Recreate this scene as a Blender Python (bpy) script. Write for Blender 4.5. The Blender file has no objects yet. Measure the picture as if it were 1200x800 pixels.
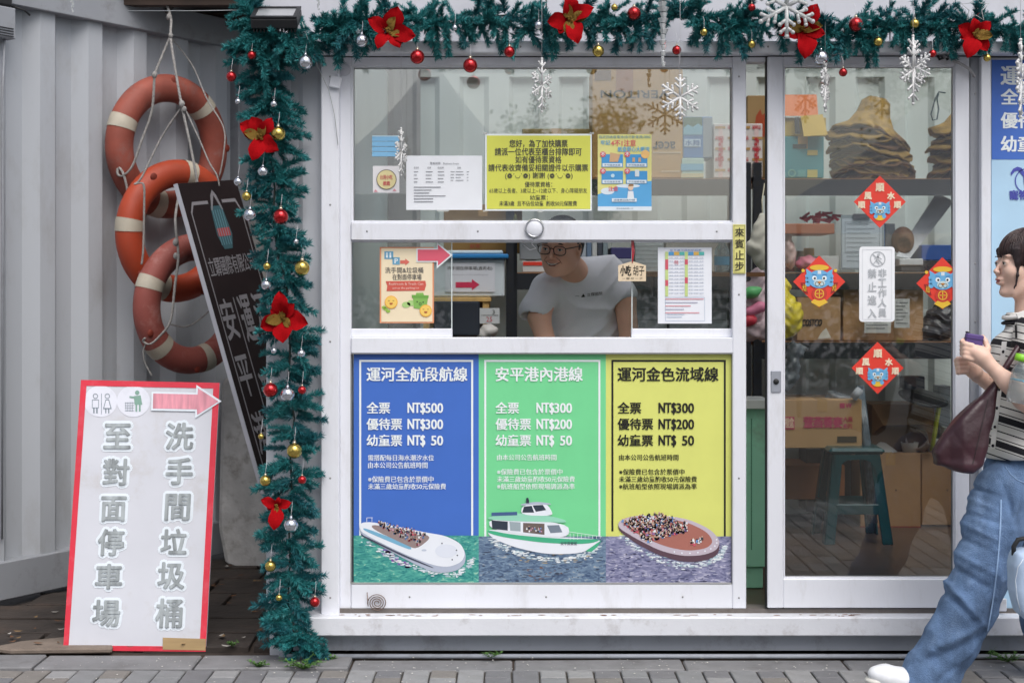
import bpy, bmesh, math, random
import numpy as np
from mathutils import Vector, Matrix, Euler
random.seed(7)
S = bpy.context.scene
C = S.collection
# ---------------------------------------------------------------- camera, world, sun, exposure
D0, F, CZ, HY = 5.4, 1666.667, 1.385, 338.0      # camera distance to the shop front, focal length in photo pixels, eye height, horizon row
cam_d = bpy.data.cameras.new('camera'); cam = bpy.data.objects.new('camera', cam_d); C.objects.link(cam)
cam.location = (0, -D0, CZ); cam.rotation_euler = (math.pi/2, 0, 0)
cam_d.sensor_width = 36; cam_d.lens = 50; cam_d.shift_y = -62/1200
cam_d.clip_end = 2000; cam_d.clip_start = 0.05
cam_d.dof.use_dof = True; cam_d.dof.focus_distance = 5.35; cam_d.dof.aperture_fstop = 3.5
S.camera = cam
w = bpy.data.worlds.new('World'); S.world = w; w.use_nodes = True
nt = w.node_tree; bg = nt.nodes['Background']
sky = nt.nodes.new('ShaderNodeTexSky'); sky.sky_type = 'NISHITA'; sky.sun_disc = False
sky.sun_elevation = math.radians(55); sky.sun_rotation = math.radians(157)
sky.dust_density = 4.0; sky.air_density = 1.0; sky.ozone_density = 1.0
hs = nt.nodes.new('ShaderNodeHueSaturation'); hs.inputs['Saturation'].default_value = 0.5
nt.links.new(sky.outputs[0], hs.inputs['Color']); nt.links.new(hs.outputs[0], bg.inputs[0])
bg.inputs[1].default_value = 0.15
sun_d = bpy.data.lights.new('sun', 'SUN'); sun = bpy.data.objects.new('sun', sun_d); C.objects.link(sun)
sun_d.energy = 1.5; sun_d.angle = math.radians(45); sun_d.color = (1, .98, .96)
# sun stands behind the camera and a little to the right
sun.rotation_euler = Vector((0.17, -0.547, 0.819)).to_track_quat('Z', 'Y').to_euler()
S.view_settings.view_transform = 'Standard'; S.view_settings.look = 'None'
S.view_settings.exposure = 0.19; S.view_settings.gamma = 1
S.cycles.max_bounces = 8; S.cycles.transparent_max_bounces = 16; S.cycles.caustics_reflective = False; S.cycles.caustics_refractive = False

# ---------------------------------------------------------------- helpers
def W(px, py, Y=0.0):
    d = D0 + Y
    return Vector(((px-600)*d/F, Y, CZ+(HY-py)*d/F))
def L(px, Y=0.0): return px*(D0+Y)/F
def lin(c):
    c /= 255.0
    return c/12.92 if c <= .04045 else ((c+.055)/1.055)**2.4
def col(r, g, b, k=1.0): return (min(lin(r)*k, .9), min(lin(g)*k, .9), min(lin(b)*k, .9), 1)
MATS = {}
def mat(name, rgb, rough=.5, metal=0, var=.08, vscale=6, bump=0, bscale=40, dirt=None, damt=.3, dscale=3, spec=.5,
        trans=0, coat=0, emit=0, sheen=0, alpha=1, stretch=None):
    if name in MATS: return MATS[name]
    m = bpy.data.materials.new(name); m.use_nodes = True; MATS[name] = m
    n, l = m.node_tree.nodes, m.node_tree.links
    b = n['Principled BSDF']; c = col(*rgb)
    b.inputs['Roughness'].default_value = rough; b.inputs['Metallic'].default_value = metal
    b.inputs['Specular IOR Level'].default_value = spec
    b.inputs['Transmission Weight'].default_value = trans; b.inputs['Coat Weight'].default_value = coat
    b.inputs['Sheen Weight'].default_value = sheen; b.inputs['Alpha'].default_value = alpha
    tc = n.new('ShaderNodeTexCoord'); src = tc.outputs['Object']
    if stretch:
        mp = n.new('ShaderNodeMapping'); mp.inputs['Scale'].default_value = stretch; l.new(src, mp.inputs[0]); src = mp.outputs[0]
    ns = n.new('ShaderNodeTexNoise'); ns.inputs['Scale'].default_value = vscale; ns.inputs['Detail'].default_value = 6
    l.new(src, ns.inputs['Vector'])
    mr = n.new('ShaderNodeMapRange'); mr.inputs[1].default_value = .3; mr.inputs[2].default_value = .7
    mr.inputs[3].default_value = 1-var; mr.inputs[4].default_value = 1+var; l.new(ns.outputs[0], mr.inputs[0])
    vm = n.new('ShaderNodeVectorMath'); vm.operation = 'SCALE'; vm.inputs[0].default_value = c[:3]; l.new(mr.outputs[0], vm.inputs['Scale'])
    out = vm.outputs[0]
    if dirt:
        n2 = n.new('ShaderNodeTexNoise'); n2.inputs['Scale'].default_value = dscale; n2.inputs['Detail'].default_value = 10; n2.inputs['Roughness'].default_value = .7
        l.new(src, n2.inputs['Vector'])
        m2 = n.new('ShaderNodeMapRange'); m2.inputs[1].default_value = .52; m2.inputs[2].default_value = .75; m2.inputs[3].default_value = 0; m2.inputs[4].default_value = damt
        l.new(n2.outputs[0], m2.inputs[0])
        mx = n.new('ShaderNodeMix'); mx.data_type = 'RGBA'; mx.inputs[7].default_value = col(*dirt)
        l.new(m2.outputs[0], mx.inputs[0]); l.new(out, mx.inputs[6]); out = mx.outputs[2]
    l.new(out, b.inputs['Base Color'])
    if bump:
        n3 = n.new('ShaderNodeTexNoise'); n3.inputs['Scale'].default_value = bscale; n3.inputs['Detail'].default_value = 5
        l.new(src, n3.inputs['Vector'])
        bp = n.new('ShaderNodeBump'); bp.inputs['Strength'].default_value = bump; bp.inputs['Distance'].default_value = .01
        l.new(n3.outputs[0], bp.inputs['Height']); l.new(bp.outputs[0], b.inputs['Normal'])
    if emit:
        b.inputs['Emission Color'].default_value = c; b.inputs['Emission Strength'].default_value = emit
    return m
def pr(r, g, b, rough=.45):
    """flat printed ink of one colour"""
    return mat('ink_%d_%d_%d' % (r, g, b), (r, g, b), rough, var=.03, vscale=9)
def glass(name='window_glass', tint=(.93, .96, .95), ior=1.5, boost=1.0, haze=0.0):
    if name in MATS: return MATS[name]
    m = bpy.data.materials.new(name); m.use_nodes = True; MATS[name] = m
    n, l = m.node_tree.nodes, m.node_tree.links; n.clear()
    o = n.new('ShaderNodeOutputMaterial'); fr = n.new('ShaderNodeFresnel'); fr.inputs[0].default_value = ior
    t = n.new('ShaderNodeBsdfTransparent'); t.inputs[0].default_value = (*tint, 1)
    g = n.new('ShaderNodeBsdfGlossy'); g.inputs['Roughness'].default_value = .0
    g.inputs['Color'].default_value = (1, 1, 1, 1)
    mx = n.new('ShaderNodeMixShader')
    ml = n.new('ShaderNodeMath'); ml.operation = 'MULTIPLY'; ml.inputs[1].default_value = boost; ml.use_clamp = True
    l.new(fr.outputs[0], ml.inputs[0]); l.new(ml.outputs[0], mx.inputs[0]); l.new(t.outputs[0], mx.inputs[1]); l.new(g.outputs[0], mx.inputs[2])
    sh = mx.outputs[0]
    if haze:   # pale uneven diffuse film mixed over the pane
        d = n.new('ShaderNodeBsdfDiffuse'); d.inputs[0].default_value = (.8, .82, .84, 1)
        ns = n.new('ShaderNodeTexNoise'); ns.inputs['Scale'].default_value = 5; ns.inputs['Detail'].default_value = 8
        tc = n.new('ShaderNodeTexCoord'); l.new(tc.outputs['Object'], ns.inputs['Vector'])
        mr = n.new('ShaderNodeMapRange'); mr.inputs[1].default_value = .35; mr.inputs[2].default_value = .7; mr.inputs[3].default_value = haze*.4; mr.inputs[4].default_value = haze
        l.new(ns.outputs[0], mr.inputs[0])
        m3 = n.new('ShaderNodeMixShader'); l.new(mr.outputs[0], m3.inputs[0]); l.new(sh, m3.inputs[1]); l.new(d.outputs[0], m3.inputs[2]); sh = m3.outputs[0]
    l.new(sh, o.inputs[0])
    return m

def tag(o, label=None, cat=None, group=None, kind=None):
    if label: o['label'] = label
    if cat: o['category'] = cat
    if group: o['group'] = group
    if kind: o['kind'] = kind
    return o
def thing(name, label, cat, loc=(0, 0, 0), group=None, rot=(0, 0, 0)):
    o = bpy.data.objects.new(name, None); C.objects.link(o); o.empty_display_size = .05
    o.location = loc; o.rotation_euler = rot
    return tag(o, label, cat, group)
def wloc(o):
    v = Vector(o.location)
    while o.parent: o = o.parent; v += Vector(o.location)
    return v
def obj(name, bm, m, parent=None, smooth=False, kind=None, local=False, bevel=0):
    """link a bmesh as ONE mesh object; vertices are given in world space unless local"""
    if bevel:
        bmesh.ops.bevel(bm, geom=[e for e in bm.edges], offset=bevel, segments=1, affect='EDGES', clamp_overlap=True)
    me = bpy.data.meshes.new(name)
    if parent is not None and not local:
        bmesh.ops.translate(bm, verts=bm.verts, vec=-wloc(parent))
    bm.to_mesh(me); bm.free()
    for x in (m if isinstance(m, (list, tuple)) else [m]): me.materials.append(x)
    if smooth:
        me.polygons.foreach_set('use_smooth', [True]*len(me.polygons))
    o = bpy.data.objects.new(name, me); C.objects.link(o)
    if parent is not None: o.parent = parent
    if kind: o['kind'] = kind
    return o
def dup_tree(root, loc=None, label=None, rot=None, scale=None, group=None):
    r = root.copy(); C.objects.link(r)
    if loc is not None: r.location = loc
    if rot is not None: r.rotation_euler = rot
    if scale is not None: r.scale = scale
    if label: r['label'] = label
    if group: r['group'] = group
    for ch in list(root.children):
        c = ch.copy(); C.objects.link(c); c.parent = r
        for g in list(ch.children):
            d = g.copy(); C.objects.link(d); d.parent = c
    return r
def BM(): return bmesh.new()
def box(bm, x0, x1, y0, y1, z0, z1, mi=0, M=None):
    v = [bm.verts.new((x, y, z)) for x in (x0, x1) for y in (y0, y1) for z in (z0, z1)]
    if M is not None:
        for q in v: q.co = M @ q.co
    for f in ((0, 1, 3, 2), (4, 6, 7, 5), (0, 4, 5, 1), (2, 3, 7, 6), (0, 2, 6, 4), (1, 5, 7, 3)):
        bm.faces.new([v[i] for i in f]).material_index = mi
    return v
def fbox(bm, px0, py0, px1, py1, Yf, Yb, mi=0):
    a, b = W(px0, py1, Yf), W(px1, py0, Yf)
    return box(bm, a.x, b.x, Yf, Yb, a.z, b.z, mi)
def mbox(name, m, parent, *a, bevel=0, **k):
    bm = BM(); box(bm, *a); return obj(name, bm, m, parent, bevel=bevel, **k)
def pbox(name, m, parent, px0, py0, px1, py1, Yf, Yb, bevel=0, **k):
    bm = BM(); fbox(bm, px0, py0, px1, py1, Yf, Yb); return obj(name, bm, m, parent, bevel=bevel, **k)
def tube(bm, pts, r, seg=8, mi=0, closed=False, caps=True):
    pts = [Vector(p) for p in pts]; n = len(pts); rings = []
    rr = r if isinstance(r, (list, tuple)) else [r]*n
    up = None
    for i, p in enumerate(pts):
        a = pts[i-1] if (i > 0 or closed) else p; b = pts[(i+1) % n] if (i < n-1 or closed) else p
        t = (b-a).normalized() if (b-a).length > 1e-9 else Vector((0, 0, 1))
        if up is None: up = t.orthogonal().normalized()
        up = (up - t*up.dot(t)); up = up.normalized() if up.length > 1e-6 else t.orthogonal().normalized()
        s = t.cross(up)
        rings.append([bm.verts.new(p + (up*math.cos(q)+s*math.sin(q))*rr[i]) for q in [2*math.pi*k/seg for k in range(seg)]])
    for i in range(n if closed else n-1):
        A, B = rings[i], rings[(i+1) % n]
        for k in range(seg):
            f = bm.faces.new((A[k], A[(k+1) % seg], B[(k+1) % seg], B[k])); f.material_index = mi; f.smooth = True
    if caps and not closed:
        for R_ in (rings[0][::-1], rings[-1]):
            f = bm.faces.new(R_); f.material_index = mi
    return rings
def ball(bm, c, r, seg=16, rings=10, mi=0, M=None, scale=(1, 1, 1)):
    mm = Matrix.Translation(c) @ (M or Matrix.Identity(4)) @ Matrix.Diagonal((*[s*r for s in scale], 1))
    ret = bmesh.ops.create_uvsphere(bm, u_segments=seg, v_segments=rings, radius=1, matrix=mm)
    fs = {f for v in ret['verts'] for f in v.link_faces}
    for f in fs: f.smooth = True; f.material_index = mi
def lathe(bm, prof, c=(0, 0, 0), seg=20, mi=0, M=None, smooth=True):
    """prof: list of (radius, z)"""
    c = Vector(c); rings = []
    for r, z in prof:
        if r < 1e-6: rings.append([bm.verts.new((0, 0, z))])
        else: rings.append([bm.verts.new((r*math.cos(2*math.pi*k/seg), r*math.sin(2*math.pi*k/seg), z)) for k in range(seg)])
    for A, B in zip(rings, rings[1:]):
        for k in range(seg):
            q = []
            for v in (A[k % len(A)], A[(k+1) % len(A)], B[(k+1) % len(B)], B[k % len(B)]):
                if v not in q: q.append(v)
            if len(q) > 2:
                try: f = bm.faces.new(q); f.smooth = smooth; f.material_index = mi
                except ValueError: pass
    MM = Matrix.Translation(c) @ (M or Matrix.Identity(4))
    for R_ in rings:
        for v in R_: v.co = MM @ v.co
def prism(bm, pts, off, mi=0):
    """pts: world polygon, off: vector; closed solid"""
    a = [bm.verts.new(p) for p in pts]; off = Vector(off); b = [bm.verts.new(Vector(p)+off) for p in pts]; n = len(a)
    f = bm.faces.new(a); f.material_index = mi; f = bm.faces.new(b[::-1]); f.material_index = mi
    for i in range(n):
        f = bm.faces.new((a[i], b[i], b[(i+1) % n], a[(i+1) % n])); f.material_index = mi
    bmesh.ops.recalc_face_normals(bm, faces=bm.faces)

# ---- lettering: glyph outlines from Blender's own font, measured and fitted into a rectangle
_ts = bpy.data.scenes.new('type_setting'); _tc = bpy.data.curves.new('type', 'FONT'); _to = bpy.data.objects.new('type', _tc); _ts.collection.objects.link(_to)
_vl = _ts.view_layers[0]; _cache = {}
def glyphs(s, bold=0.0, res=2, flip=False):
    k = (s, bold, res)
    if k not in _cache:
        _tc.body = s; _tc.offset = bold; _tc.resolution_u = res; _vl.update()
        me = bpy.data.meshes.new_from_object(_to.evaluated_get(_vl.depsgraph))
        vs = np.array([v.co[:2] for v in me.vertices]).reshape(-1, 2); fs = [tuple(p.vertices) for p in me.polygons]
        bpy.data.meshes.remove(me); _cache[k] = (vs, fs)
    return _cache[k]
class Plane:
    """a flat thing: maps photo pixels onto its own plane; lv lifts ink layers toward the viewer"""
    def __init__(s, P0=None, N=None, Y=None):
        if Y is not None: P0 = Vector((0, Y, 0)); N = Vector((0, -1, 0))
        s.P0, s.N = Vector(P0), Vector(N).normalized()
        s.eye = Vector((0, -D0, CZ))
    def __call__(s, px, py, lv=0):
        d = Vector(((px-600)/F, 1, (HY-py)/F))
        t = (s.P0-s.eye).dot(s.N)/d.dot(s.N)
        return s.eye + d*t + s.N*(lv*.0012)
class Print:
    """accumulates flat ink in layers, one mesh per (part name, colour)"""
    def __init__(s, plane, parent): s.p, s.parent, s.b = plane, parent, {}
    def g(s, name, m):
        k = (name, m.name)
        if k not in s.b: s.b[k] = (BM(), m)
        return s.b[k][0]
    def poly(s, pts, m, lv=1, name='printed_shape'):
        if name == 'printed_boat' and 5 <= len(pts) <= 16:      # soften the corners of hull shapes
            for _ in range(2):
                q = []
                for a, b in zip(pts, pts[1:]+pts[:1]): q += [(a[0]*.78+b[0]*.22, a[1]*.78+b[1]*.22), (a[0]*.22+b[0]*.78, a[1]*.22+b[1]*.78)]
                pts = q
        bm = s.g(name, m); f = bm.faces.new([bm.verts.new(s.p(x, y, lv)) for x, y in pts])
        if f.calc_area() and True:
            f.normal_update()
            if f.normal.dot(s.p.N) < 0: f.normal_flip()
    def rect(s, x0, y0, x1, y1, m, lv=1, name='printed_shape'): s.poly([(x0, y0), (x1, y0), (x1, y1), (x0, y1)], m, lv, name)
    def frame(s, x0, y0, x1, y1, t, m, lv=1, name='printed_border'):
        s.rect(x0, y0, x1, y0+t, m, lv, name); s.rect(x0, y1-t, x1, y1, m, lv, name)
        s.rect(x0, y0+t, x0+t, y1-t, m, lv, name); s.rect(x1-t, y0+t, x1, y1-t, m, lv, name)
    def disc(s, x, y, r, m, lv=1, name='printed_shape', ry=None, n=20, a0=0, a1=2*math.pi):
        ry = ry or r
        s.poly([(x+r*math.cos(a0+(a1-a0)*k/n), y+ry*math.sin(a0+(a1-a0)*k/n)) for k in range(n+(0 if abs(a1-a0) > 6.2 else 1))], m, lv, name)
    def ring(s, x, y, r, t, m, lv=1, name='printed_shape', n=24, ry=None):
        ry = ry or r
        for k in range(n):
            a, b = 2*math.pi*k/n, 2*math.pi*(k+1)/n
            s.poly([(x+r*math.cos(a), y+ry*math.sin(a)), (x+r*math.cos(b), y+ry*math.sin(b)), (x+(r-t)*math.cos(b), y+(ry-t)*math.sin(b)), (x+(r-t)*math.cos(a), y+(ry-t)*math.sin(a))], m, lv, name)
    def line(s, x0, y0, x1, y1, t, m, lv=1, name='printed_shape'):
        dx, dy = x1-x0, y1-y0; q = math.hypot(dx, dy) or 1; nx, ny = -dy/q*t/2, dx/q*t/2
        s.poly([(x0+nx, y0+ny), (x1+nx, y1+ny), (x1-nx, y1-ny), (x0-nx, y0-ny)], m, lv, name)
    def text(s, t, x0, y0, x1, y1, m, lv=2, bold=.02, res=2, rot=0, name='lettering', shear=0, halo=0):
        """bold strokes are several prints of the glyph shifted by a fraction of a stroke"""
        vs, fs = glyphs(t, 0, res)
        if not len(vs): return
        a, b = vs.min(0), vs.max(0); h = y1-y0; cx, cy = (x0+x1)/2, (y0+y1)/2
        r_ = halo or bold*h*1.1
        if halo: off = [(r_*q*math.cos(k*math.pi/6), r_*q*math.sin(k*math.pi/6)) for q in (1,) for k in range(12)]+[(r_*.5, 0), (-r_*.5, 0), (0, r_*.5), (0, -r_*.5)]
        elif r_ < .04: off = [(0, 0)]
        elif h < 8: off = [(-r_, 0), (r_, 0)]
        else: off = [(-r_, -r_*.5), (r_, -r_*.5), (r_, r_*.5), (-r_, r_*.5)]
        bm = s.g(name if h < 9 else name+'#%d' % len(s.b), m)
        for j, (ox, oy) in enumerate(off):
            out = []
            for v in vs:
                u, w_ = (v-a)/(b-a+1e-9)
                x, y = x0+(x1-x0)*u, y1-(y1-y0)*w_
                x += shear*(y-cy)
                if rot == 180: x, y = 2*cx-x, 2*cy-y
                out.append(bm.verts.new(s.p(x+ox, y+oy, lv+.12*j)))
            for f in fs:
                try: bm.faces.new([out[i] for i in f])
                except ValueError: pass
    def done(s):
        for (nm, _), (bm, m) in s.b.items():
            bm.normal_update()
            for f in bm.faces:
                if f.normal.dot(s.p.N) < 0: f.normal_flip()
            obj(nm.split('#')[0], bm, m, s.parent, kind='stuff' if ('#' not in nm and nm != 'printed_border' and len(bm.faces) > 40) else None)
        s.b = {}
def sheet(name, label, cat, px0, py0, px1, py1, Y, m, thick=.002, group=None, part='paper', rnd=0):
    """a flat sheet taped or glued at depth Y (front face), with its Empty at its bottom edge; returns thing, Print"""
    t = thing(name, label, cat, W((px0+px1)/2, py1, Y), group)
    if rnd:
        pts = []
        for cx, cy, a in ((px1-rnd, py0+rnd, -90), (px1-rnd, py1-rnd, 0), (px0+rnd, py1-rnd, 90), (px0+rnd, py0+rnd, 180)):
            for k in range(5): q = math.radians(a+22.5*k); pts.append(W(cx+rnd*math.cos(q), cy+rnd*math.sin(q), Y))
        bm = BM(); prism(bm, pts, (0, thick, 0))
    else:
        bm = BM(); fbox(bm, px0, py0, px1, py1, Y, Y+thick)
    obj(part, bm, m, t)
    return t, Print(Plane(Y=Y), t)

# ---- signed-distance modelling for bodies, cloth and bags (smooth unions meshed with surface nets)
class SDF:
    def __init__(s, lo, hi, h):
        s.lo = np.array(lo, float); s.h = h
        s.n = np.ceil((np.array(hi)-s.lo)/h).astype(int)+1
        s.v = np.full(s.n, 1e3, np.float32)
        s.ax = [s.lo[i]+np.arange(s.n[i])*h for i in range(3)]
    def _sub(s, lo, hi, m):
        a = np.clip(np.floor((np.array(lo)-m-s.lo)/s.h).astype(int), 0, s.n); b = np.clip(np.ceil((np.array(hi)+m-s.lo)/s.h).astype(int)+1, 0, s.n)
        sl = tuple(slice(a[i], max(b[i], a[i])) for i in range(3))
        X, Y, Z = np.meshgrid(*[s.ax[i][sl[i]] for i in range(3)], indexing='ij', sparse=True)
        return sl, X, Y, Z
    def _op(s, sl, d, k, sub=False):
        v = s.v[sl]; d = d.astype(np.float32)
        if d.size == 0: return
        if sub:
            h = np.clip(.5-.5*(v+d)/max(k, 1e-5), 0, 1); s.v[sl] = v*(1-h)-d*h+k*h*(1-h)
        else:
            h = np.clip(.5+.5*(v-d)/max(k, 1e-5), 0, 1); s.v[sl] = v*(1-h)+d*h-k*h*(1-h)
    def cap(s, a, b, r1, r2=None, k=.01, sub=False, sc=(1, 1, 1)):
        """tapered capsule; sc squashes the distance metric per axis (bigger = thinner)"""
        r2 = r1 if r2 is None else r2; a, b = np.array(a, float), np.array(b, float); R_ = max(r1, r2)
        sl, X, Y, Z = s._sub(np.minimum(a, b)-R_, np.maximum(a, b)+R_, k+2.5*s.h)
        ba = (b-a)*sc; L2 = max(ba@ba, 1e-12)
        x, y, z = (X-a[0])*sc[0], (Y-a[1])*sc[1], (Z-a[2])*sc[2]
        t = np.clip((x*ba[0]+y*ba[1]+z*ba[2])/L2, 0, 1)
        d = np.sqrt((x-ba[0]*t)**2+(y-ba[1]*t)**2+(z-ba[2]*t)**2)-(r1+(r2-r1)*t)
        s._op(sl, d/max(sc), k, sub)
    def ell(s, c, r, k=.01, rot=None, sub=False):
        c, r = np.array(c, float), np.array(r, float); R_ = r.max()
        sl, X, Y, Z = s._sub(c-R_, c+R_, k+2.5*s.h)
        x, y, z = X-c[0], Y-c[1], Z-c[2]
        if rot is not None:
            Mx = np.array(rot.to_3x3() if isinstance(rot, Matrix) else Euler([math.radians(q) for q in rot]).to_matrix()).T
            x, y, z = (Mx[i][0]*x+Mx[i][1]*y+Mx[i][2]*z for i in range(3))
        k0 = np.sqrt((x/r[0])**2+(y/r[1])**2+(z/r[2])**2); k1 = np.sqrt((x/r[0]**2)**2+(y/r[1]**2)**2+(z/r[2]**2)**2)
        d = k0*(k0-1)/np.maximum(k1, 1e-6)
        s._op(sl, d, k, sub)
    def chain(s, pts, rs, k=.01, sc=(1, 1, 1)):
        for i in range(len(pts)-1): s.cap(pts[i], pts[i+1], rs[i], rs[i+1], k, sc=sc)
    def poly(s, pts, yc, th, rnd, k=.01):
        """rounded solid on an XZ polygon; th(X, Z) is the half thickness along Y"""
        X, Y, Z = np.meshgrid(*s.ax, indexing='ij', sparse=True); n = len(pts); X2, Z2 = X[:, 0, :], Z[:, 0, :]
        d = np.full((X2+Z2).shape, 1e9); sg = np.ones_like(d)
        for i in range(n):
            (ax, az), (bx, bz) = pts[i], pts[i-1]; ex, ez = bx-ax, bz-az; wx, wz = X2-ax, Z2-az
            t = np.clip((wx*ex+wz*ez)/(ex*ex+ez*ez), 0, 1); d = np.minimum(d, (wx-ex*t)**2+(wz-ez*t)**2)
            c1, c2, c3 = Z2 >= az, Z2 < bz, ex*wz > ez*wx; sg = np.where((c1 & c2 & c3) | (~c1 & ~c2 & ~c3), -sg, sg)
        d2 = (np.sqrt(d)*sg)[:, None, :]+rnd; dy = np.abs(Y-yc)-th(X, Z)+rnd
        q = np.minimum(np.maximum(d2, dy), 0)+np.sqrt(np.maximum(d2, 0)**2+np.maximum(dy, 0)**2)-rnd
        s._op((slice(None),)*3, q, k)
    def cut(s, f):
        """intersect with the region where f(X,Y,Z) < 0"""
        X, Y, Z = np.meshgrid(*s.ax, indexing='ij', sparse=True); s.v = np.maximum(s.v, f(X, Y, Z).astype(np.float32))
    def warp(s, f):
        X, Y, Z = np.meshgrid(*s.ax, indexing='ij', sparse=True); s.v = s.v + (np.abs(s.v) < .05)*f(X, Y, Z).astype(np.float32)
    def mesh(s, smooth=2):
        V = s.v; I = V < 0
        n = np.array(V.shape)
        cs = [(i, j, k) for i in (0, 1) for j in (0, 1) for k in (0, 1)]
        def crn(A, c): return A[c[0]:n[0]-1+c[0], c[1]:n[1]-1+c[1], c[2]:n[2]-1+c[2]]
        cnt = sum(crn(I, c).astype(np.int8) for c in cs); act = (cnt > 0) & (cnt < 8)
        idx = -np.ones(act.shape, int); ii = np.argwhere(act); idx[act] = np.arange(len(ii))
        cv = np.stack([crn(V, c)[act] for c in cs], 1); pos = np.zeros((len(ii), 3)); num = np.zeros(len(ii))
        for a in range(8):
            for b in range(a+1, 8):
                ca, cb = np.array(cs[a]), np.array(cs[b])
                if np.abs(ca-cb).sum() != 1: continue
                va, vb = cv[:, a], cv[:, b]; m = (va < 0) != (vb < 0)
                t = np.where(m, va/np.where(m, va-vb, 1), 0)
                pos += np.where(m[:, None], ca+(cb-ca)*t[:, None], 0); num += m
        P = s.lo + (ii + pos/num[:, None])*s.h
        quads = []
        for ax in range(3):
            o1, o2 = (ax+1) % 3, (ax+2) % 3
            A = np.take(I, range(0, n[ax]-1), ax); B = np.take(I, range(1, n[ax]), ax)
            e = np.argwhere(A != B); e = e[(e[:, o1] > 0) & (e[:, o2] > 0) & (e[:, o1] < n[o1]-1) & (e[:, o2] < n[o2]-1)]
            ins = A[tuple(e.T)]
            q = []
            for d1, d2 in ((-1, -1), (0, -1), (0, 0), (-1, 0)):
                f = e.copy(); f[:, o1] += d1; f[:, o2] += d2; q.append(idx[tuple(f.T)])
            q = np.stack(q, 1); q[~ins] = q[~ins][:, ::-1]; quads.append(q)
        Q = np.concatenate(quads); Q = Q[(Q >= 0).all(1)]
        for _ in range(smooth):
            acc = np.zeros_like(P); c = np.zeros(len(P))
            for a, b in ((0, 1), (1, 2), (2, 3), (3, 0)):
                np.add.at(acc, Q[:, a], P[Q[:, b]]); np.add.at(acc, Q[:, b], P[Q[:, a]]); np.add.at(c, Q[:, a], 1); np.add.at(c, Q[:, b], 1)
            P = P*.5 + .5*acc/np.maximum(c, 1)[:, None]
        return P, Q
def sdf_obj(name, g, mats, parent, pick=None, smooth=2, kind=None):
    P, Q = g.mesh(smooth); me = bpy.data.meshes.new(name)
    if parent is not None: P = P-np.array(wloc(parent))
    me.from_pydata(P.tolist(), [], Q.tolist())
    for x in (mats if isinstance(mats, (list, tuple)) else [mats]): me.materials.append(x)
    if pick is not None:
        cen = P[Q].mean(1) + (np.array(wloc(parent)) if parent is not None else 0)
        me.polygons.foreach_set('material_index', pick(cen).astype(np.int32))
    me.polygons.foreach_set('use_smooth', [True]*len(Q)); me.update()
    o = bpy.data.objects.new(name, me); C.objects.link(o)
    if parent is not None: o.parent = parent
    if kind: o['kind'] = kind
    return o
# ================================================================ materials
white = mat('white_painted_aluminium', (226, 228, 235), .38, var=.035, vscale=2, dirt=(160, 154, 144), damt=.3, dscale=7, bump=.05, bscale=60, stretch=(1.6, 1.6, .5))
white2 = mat('white_painted_steel', (218, 220, 226), .5, var=.05, vscale=3, dirt=(120, 105, 90), damt=.55, dscale=9, bump=.08, bscale=50)
panelw = mat('pale_grey_wall_panel', (196, 199, 206), .55, var=.05, vscale=2, dirt=(130, 128, 122), damt=.4, dscale=4, stretch=(1, 1, .35))
fasciam = mat('grey_white_fascia', (198, 199, 207), .55, var=.04, vscale=3, dirt=(140, 135, 130), damt=.3, dscale=4)
basem = mat('grey_painted_base', (160, 165, 174), .6, var=.08, vscale=5, dirt=(90, 85, 78), damt=.6, dscale=8)
trackm = mat('dark_dirty_track', (104, 98, 94), .6, var=.2, vscale=14, dirt=(60, 50, 42), damt=.7, dscale=14)
contm = mat('grey_white_container_paint', (174, 178, 184), .6, var=.05, vscale=1.6, dirt=(120, 110, 98), damt=.35, dscale=5, bump=.06, bscale=25, stretch=(1, 1, .4))
contd = mat('container_rail_paint', (146, 149, 155), .6, var=.08, vscale=3, dirt=(90, 84, 76), damt=.6, dscale=6)
inwall = mat('pale_interior_wall', (214, 224, 222), .55, var=.04, vscale=2)
darkm = mat('black_rubber', (28, 28, 30), .6, var=.1)
rackm = mat('black_rack_steel', (38, 40, 46), .45, var=.1, metal=.3)
wood = mat('brown_shelf_board', (150, 105, 68), .6, var=.15, vscale=9, stretch=(.3, 3, 3))
floorm = mat('dark_wood_floor', (92, 74, 62), .35, var=.15, vscale=5, stretch=(1, 6, 1), dirt=(60, 50, 44), damt=.5, dscale=4)
earth = mat('dark_damp_earth', (58, 49, 43), .9, var=.35, vscale=5, bump=.6, bscale=30, dirt=(84, 72, 62), damt=.6, dscale=6)
slabm = mat('dark_worn_slab', (54, 47, 43), .85, var=.3, vscale=6, bump=.5, bscale=30, dirt=(82, 66, 56), damt=.7, dscale=5)
kerbm = mat('grey_kerb_stone', (124, 124, 126), .8, var=.12, vscale=8, bump=.3, bscale=50, dirt=(88, 85, 84), damt=.6, dscale=6)
pavm = [mat('paver_%s' % n, c, .85, var=.1, vscale=14, bump=.35, bscale=80, dirt=(96, 93, 90), damt=.5, dscale=9) for n, c in
        (('a', (128, 129, 131)), ('b', (142, 142, 143)), ('c', (114, 114, 117)), ('d', (124, 120, 116)))]
jointm = mat('sandy_joint', (74, 70, 66), .95, var=.2, vscale=30)
plazam = mat('plaza_paving', (140, 140, 142), .85, var=.12, vscale=3)
cgl = glass(); 

# ================================================================ the ground
bm = BM()
for x0, x1, y0, y1, z in ((-400, 400, -400, 400, -.05),):
    bm.faces.new([bm.verts.new(p) for p in ((x0, y0, z), (x1, y0, z), (x1, y1, z), (x0, y1, z))])
obj('ground', bm, plazam, kind='structure')
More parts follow.
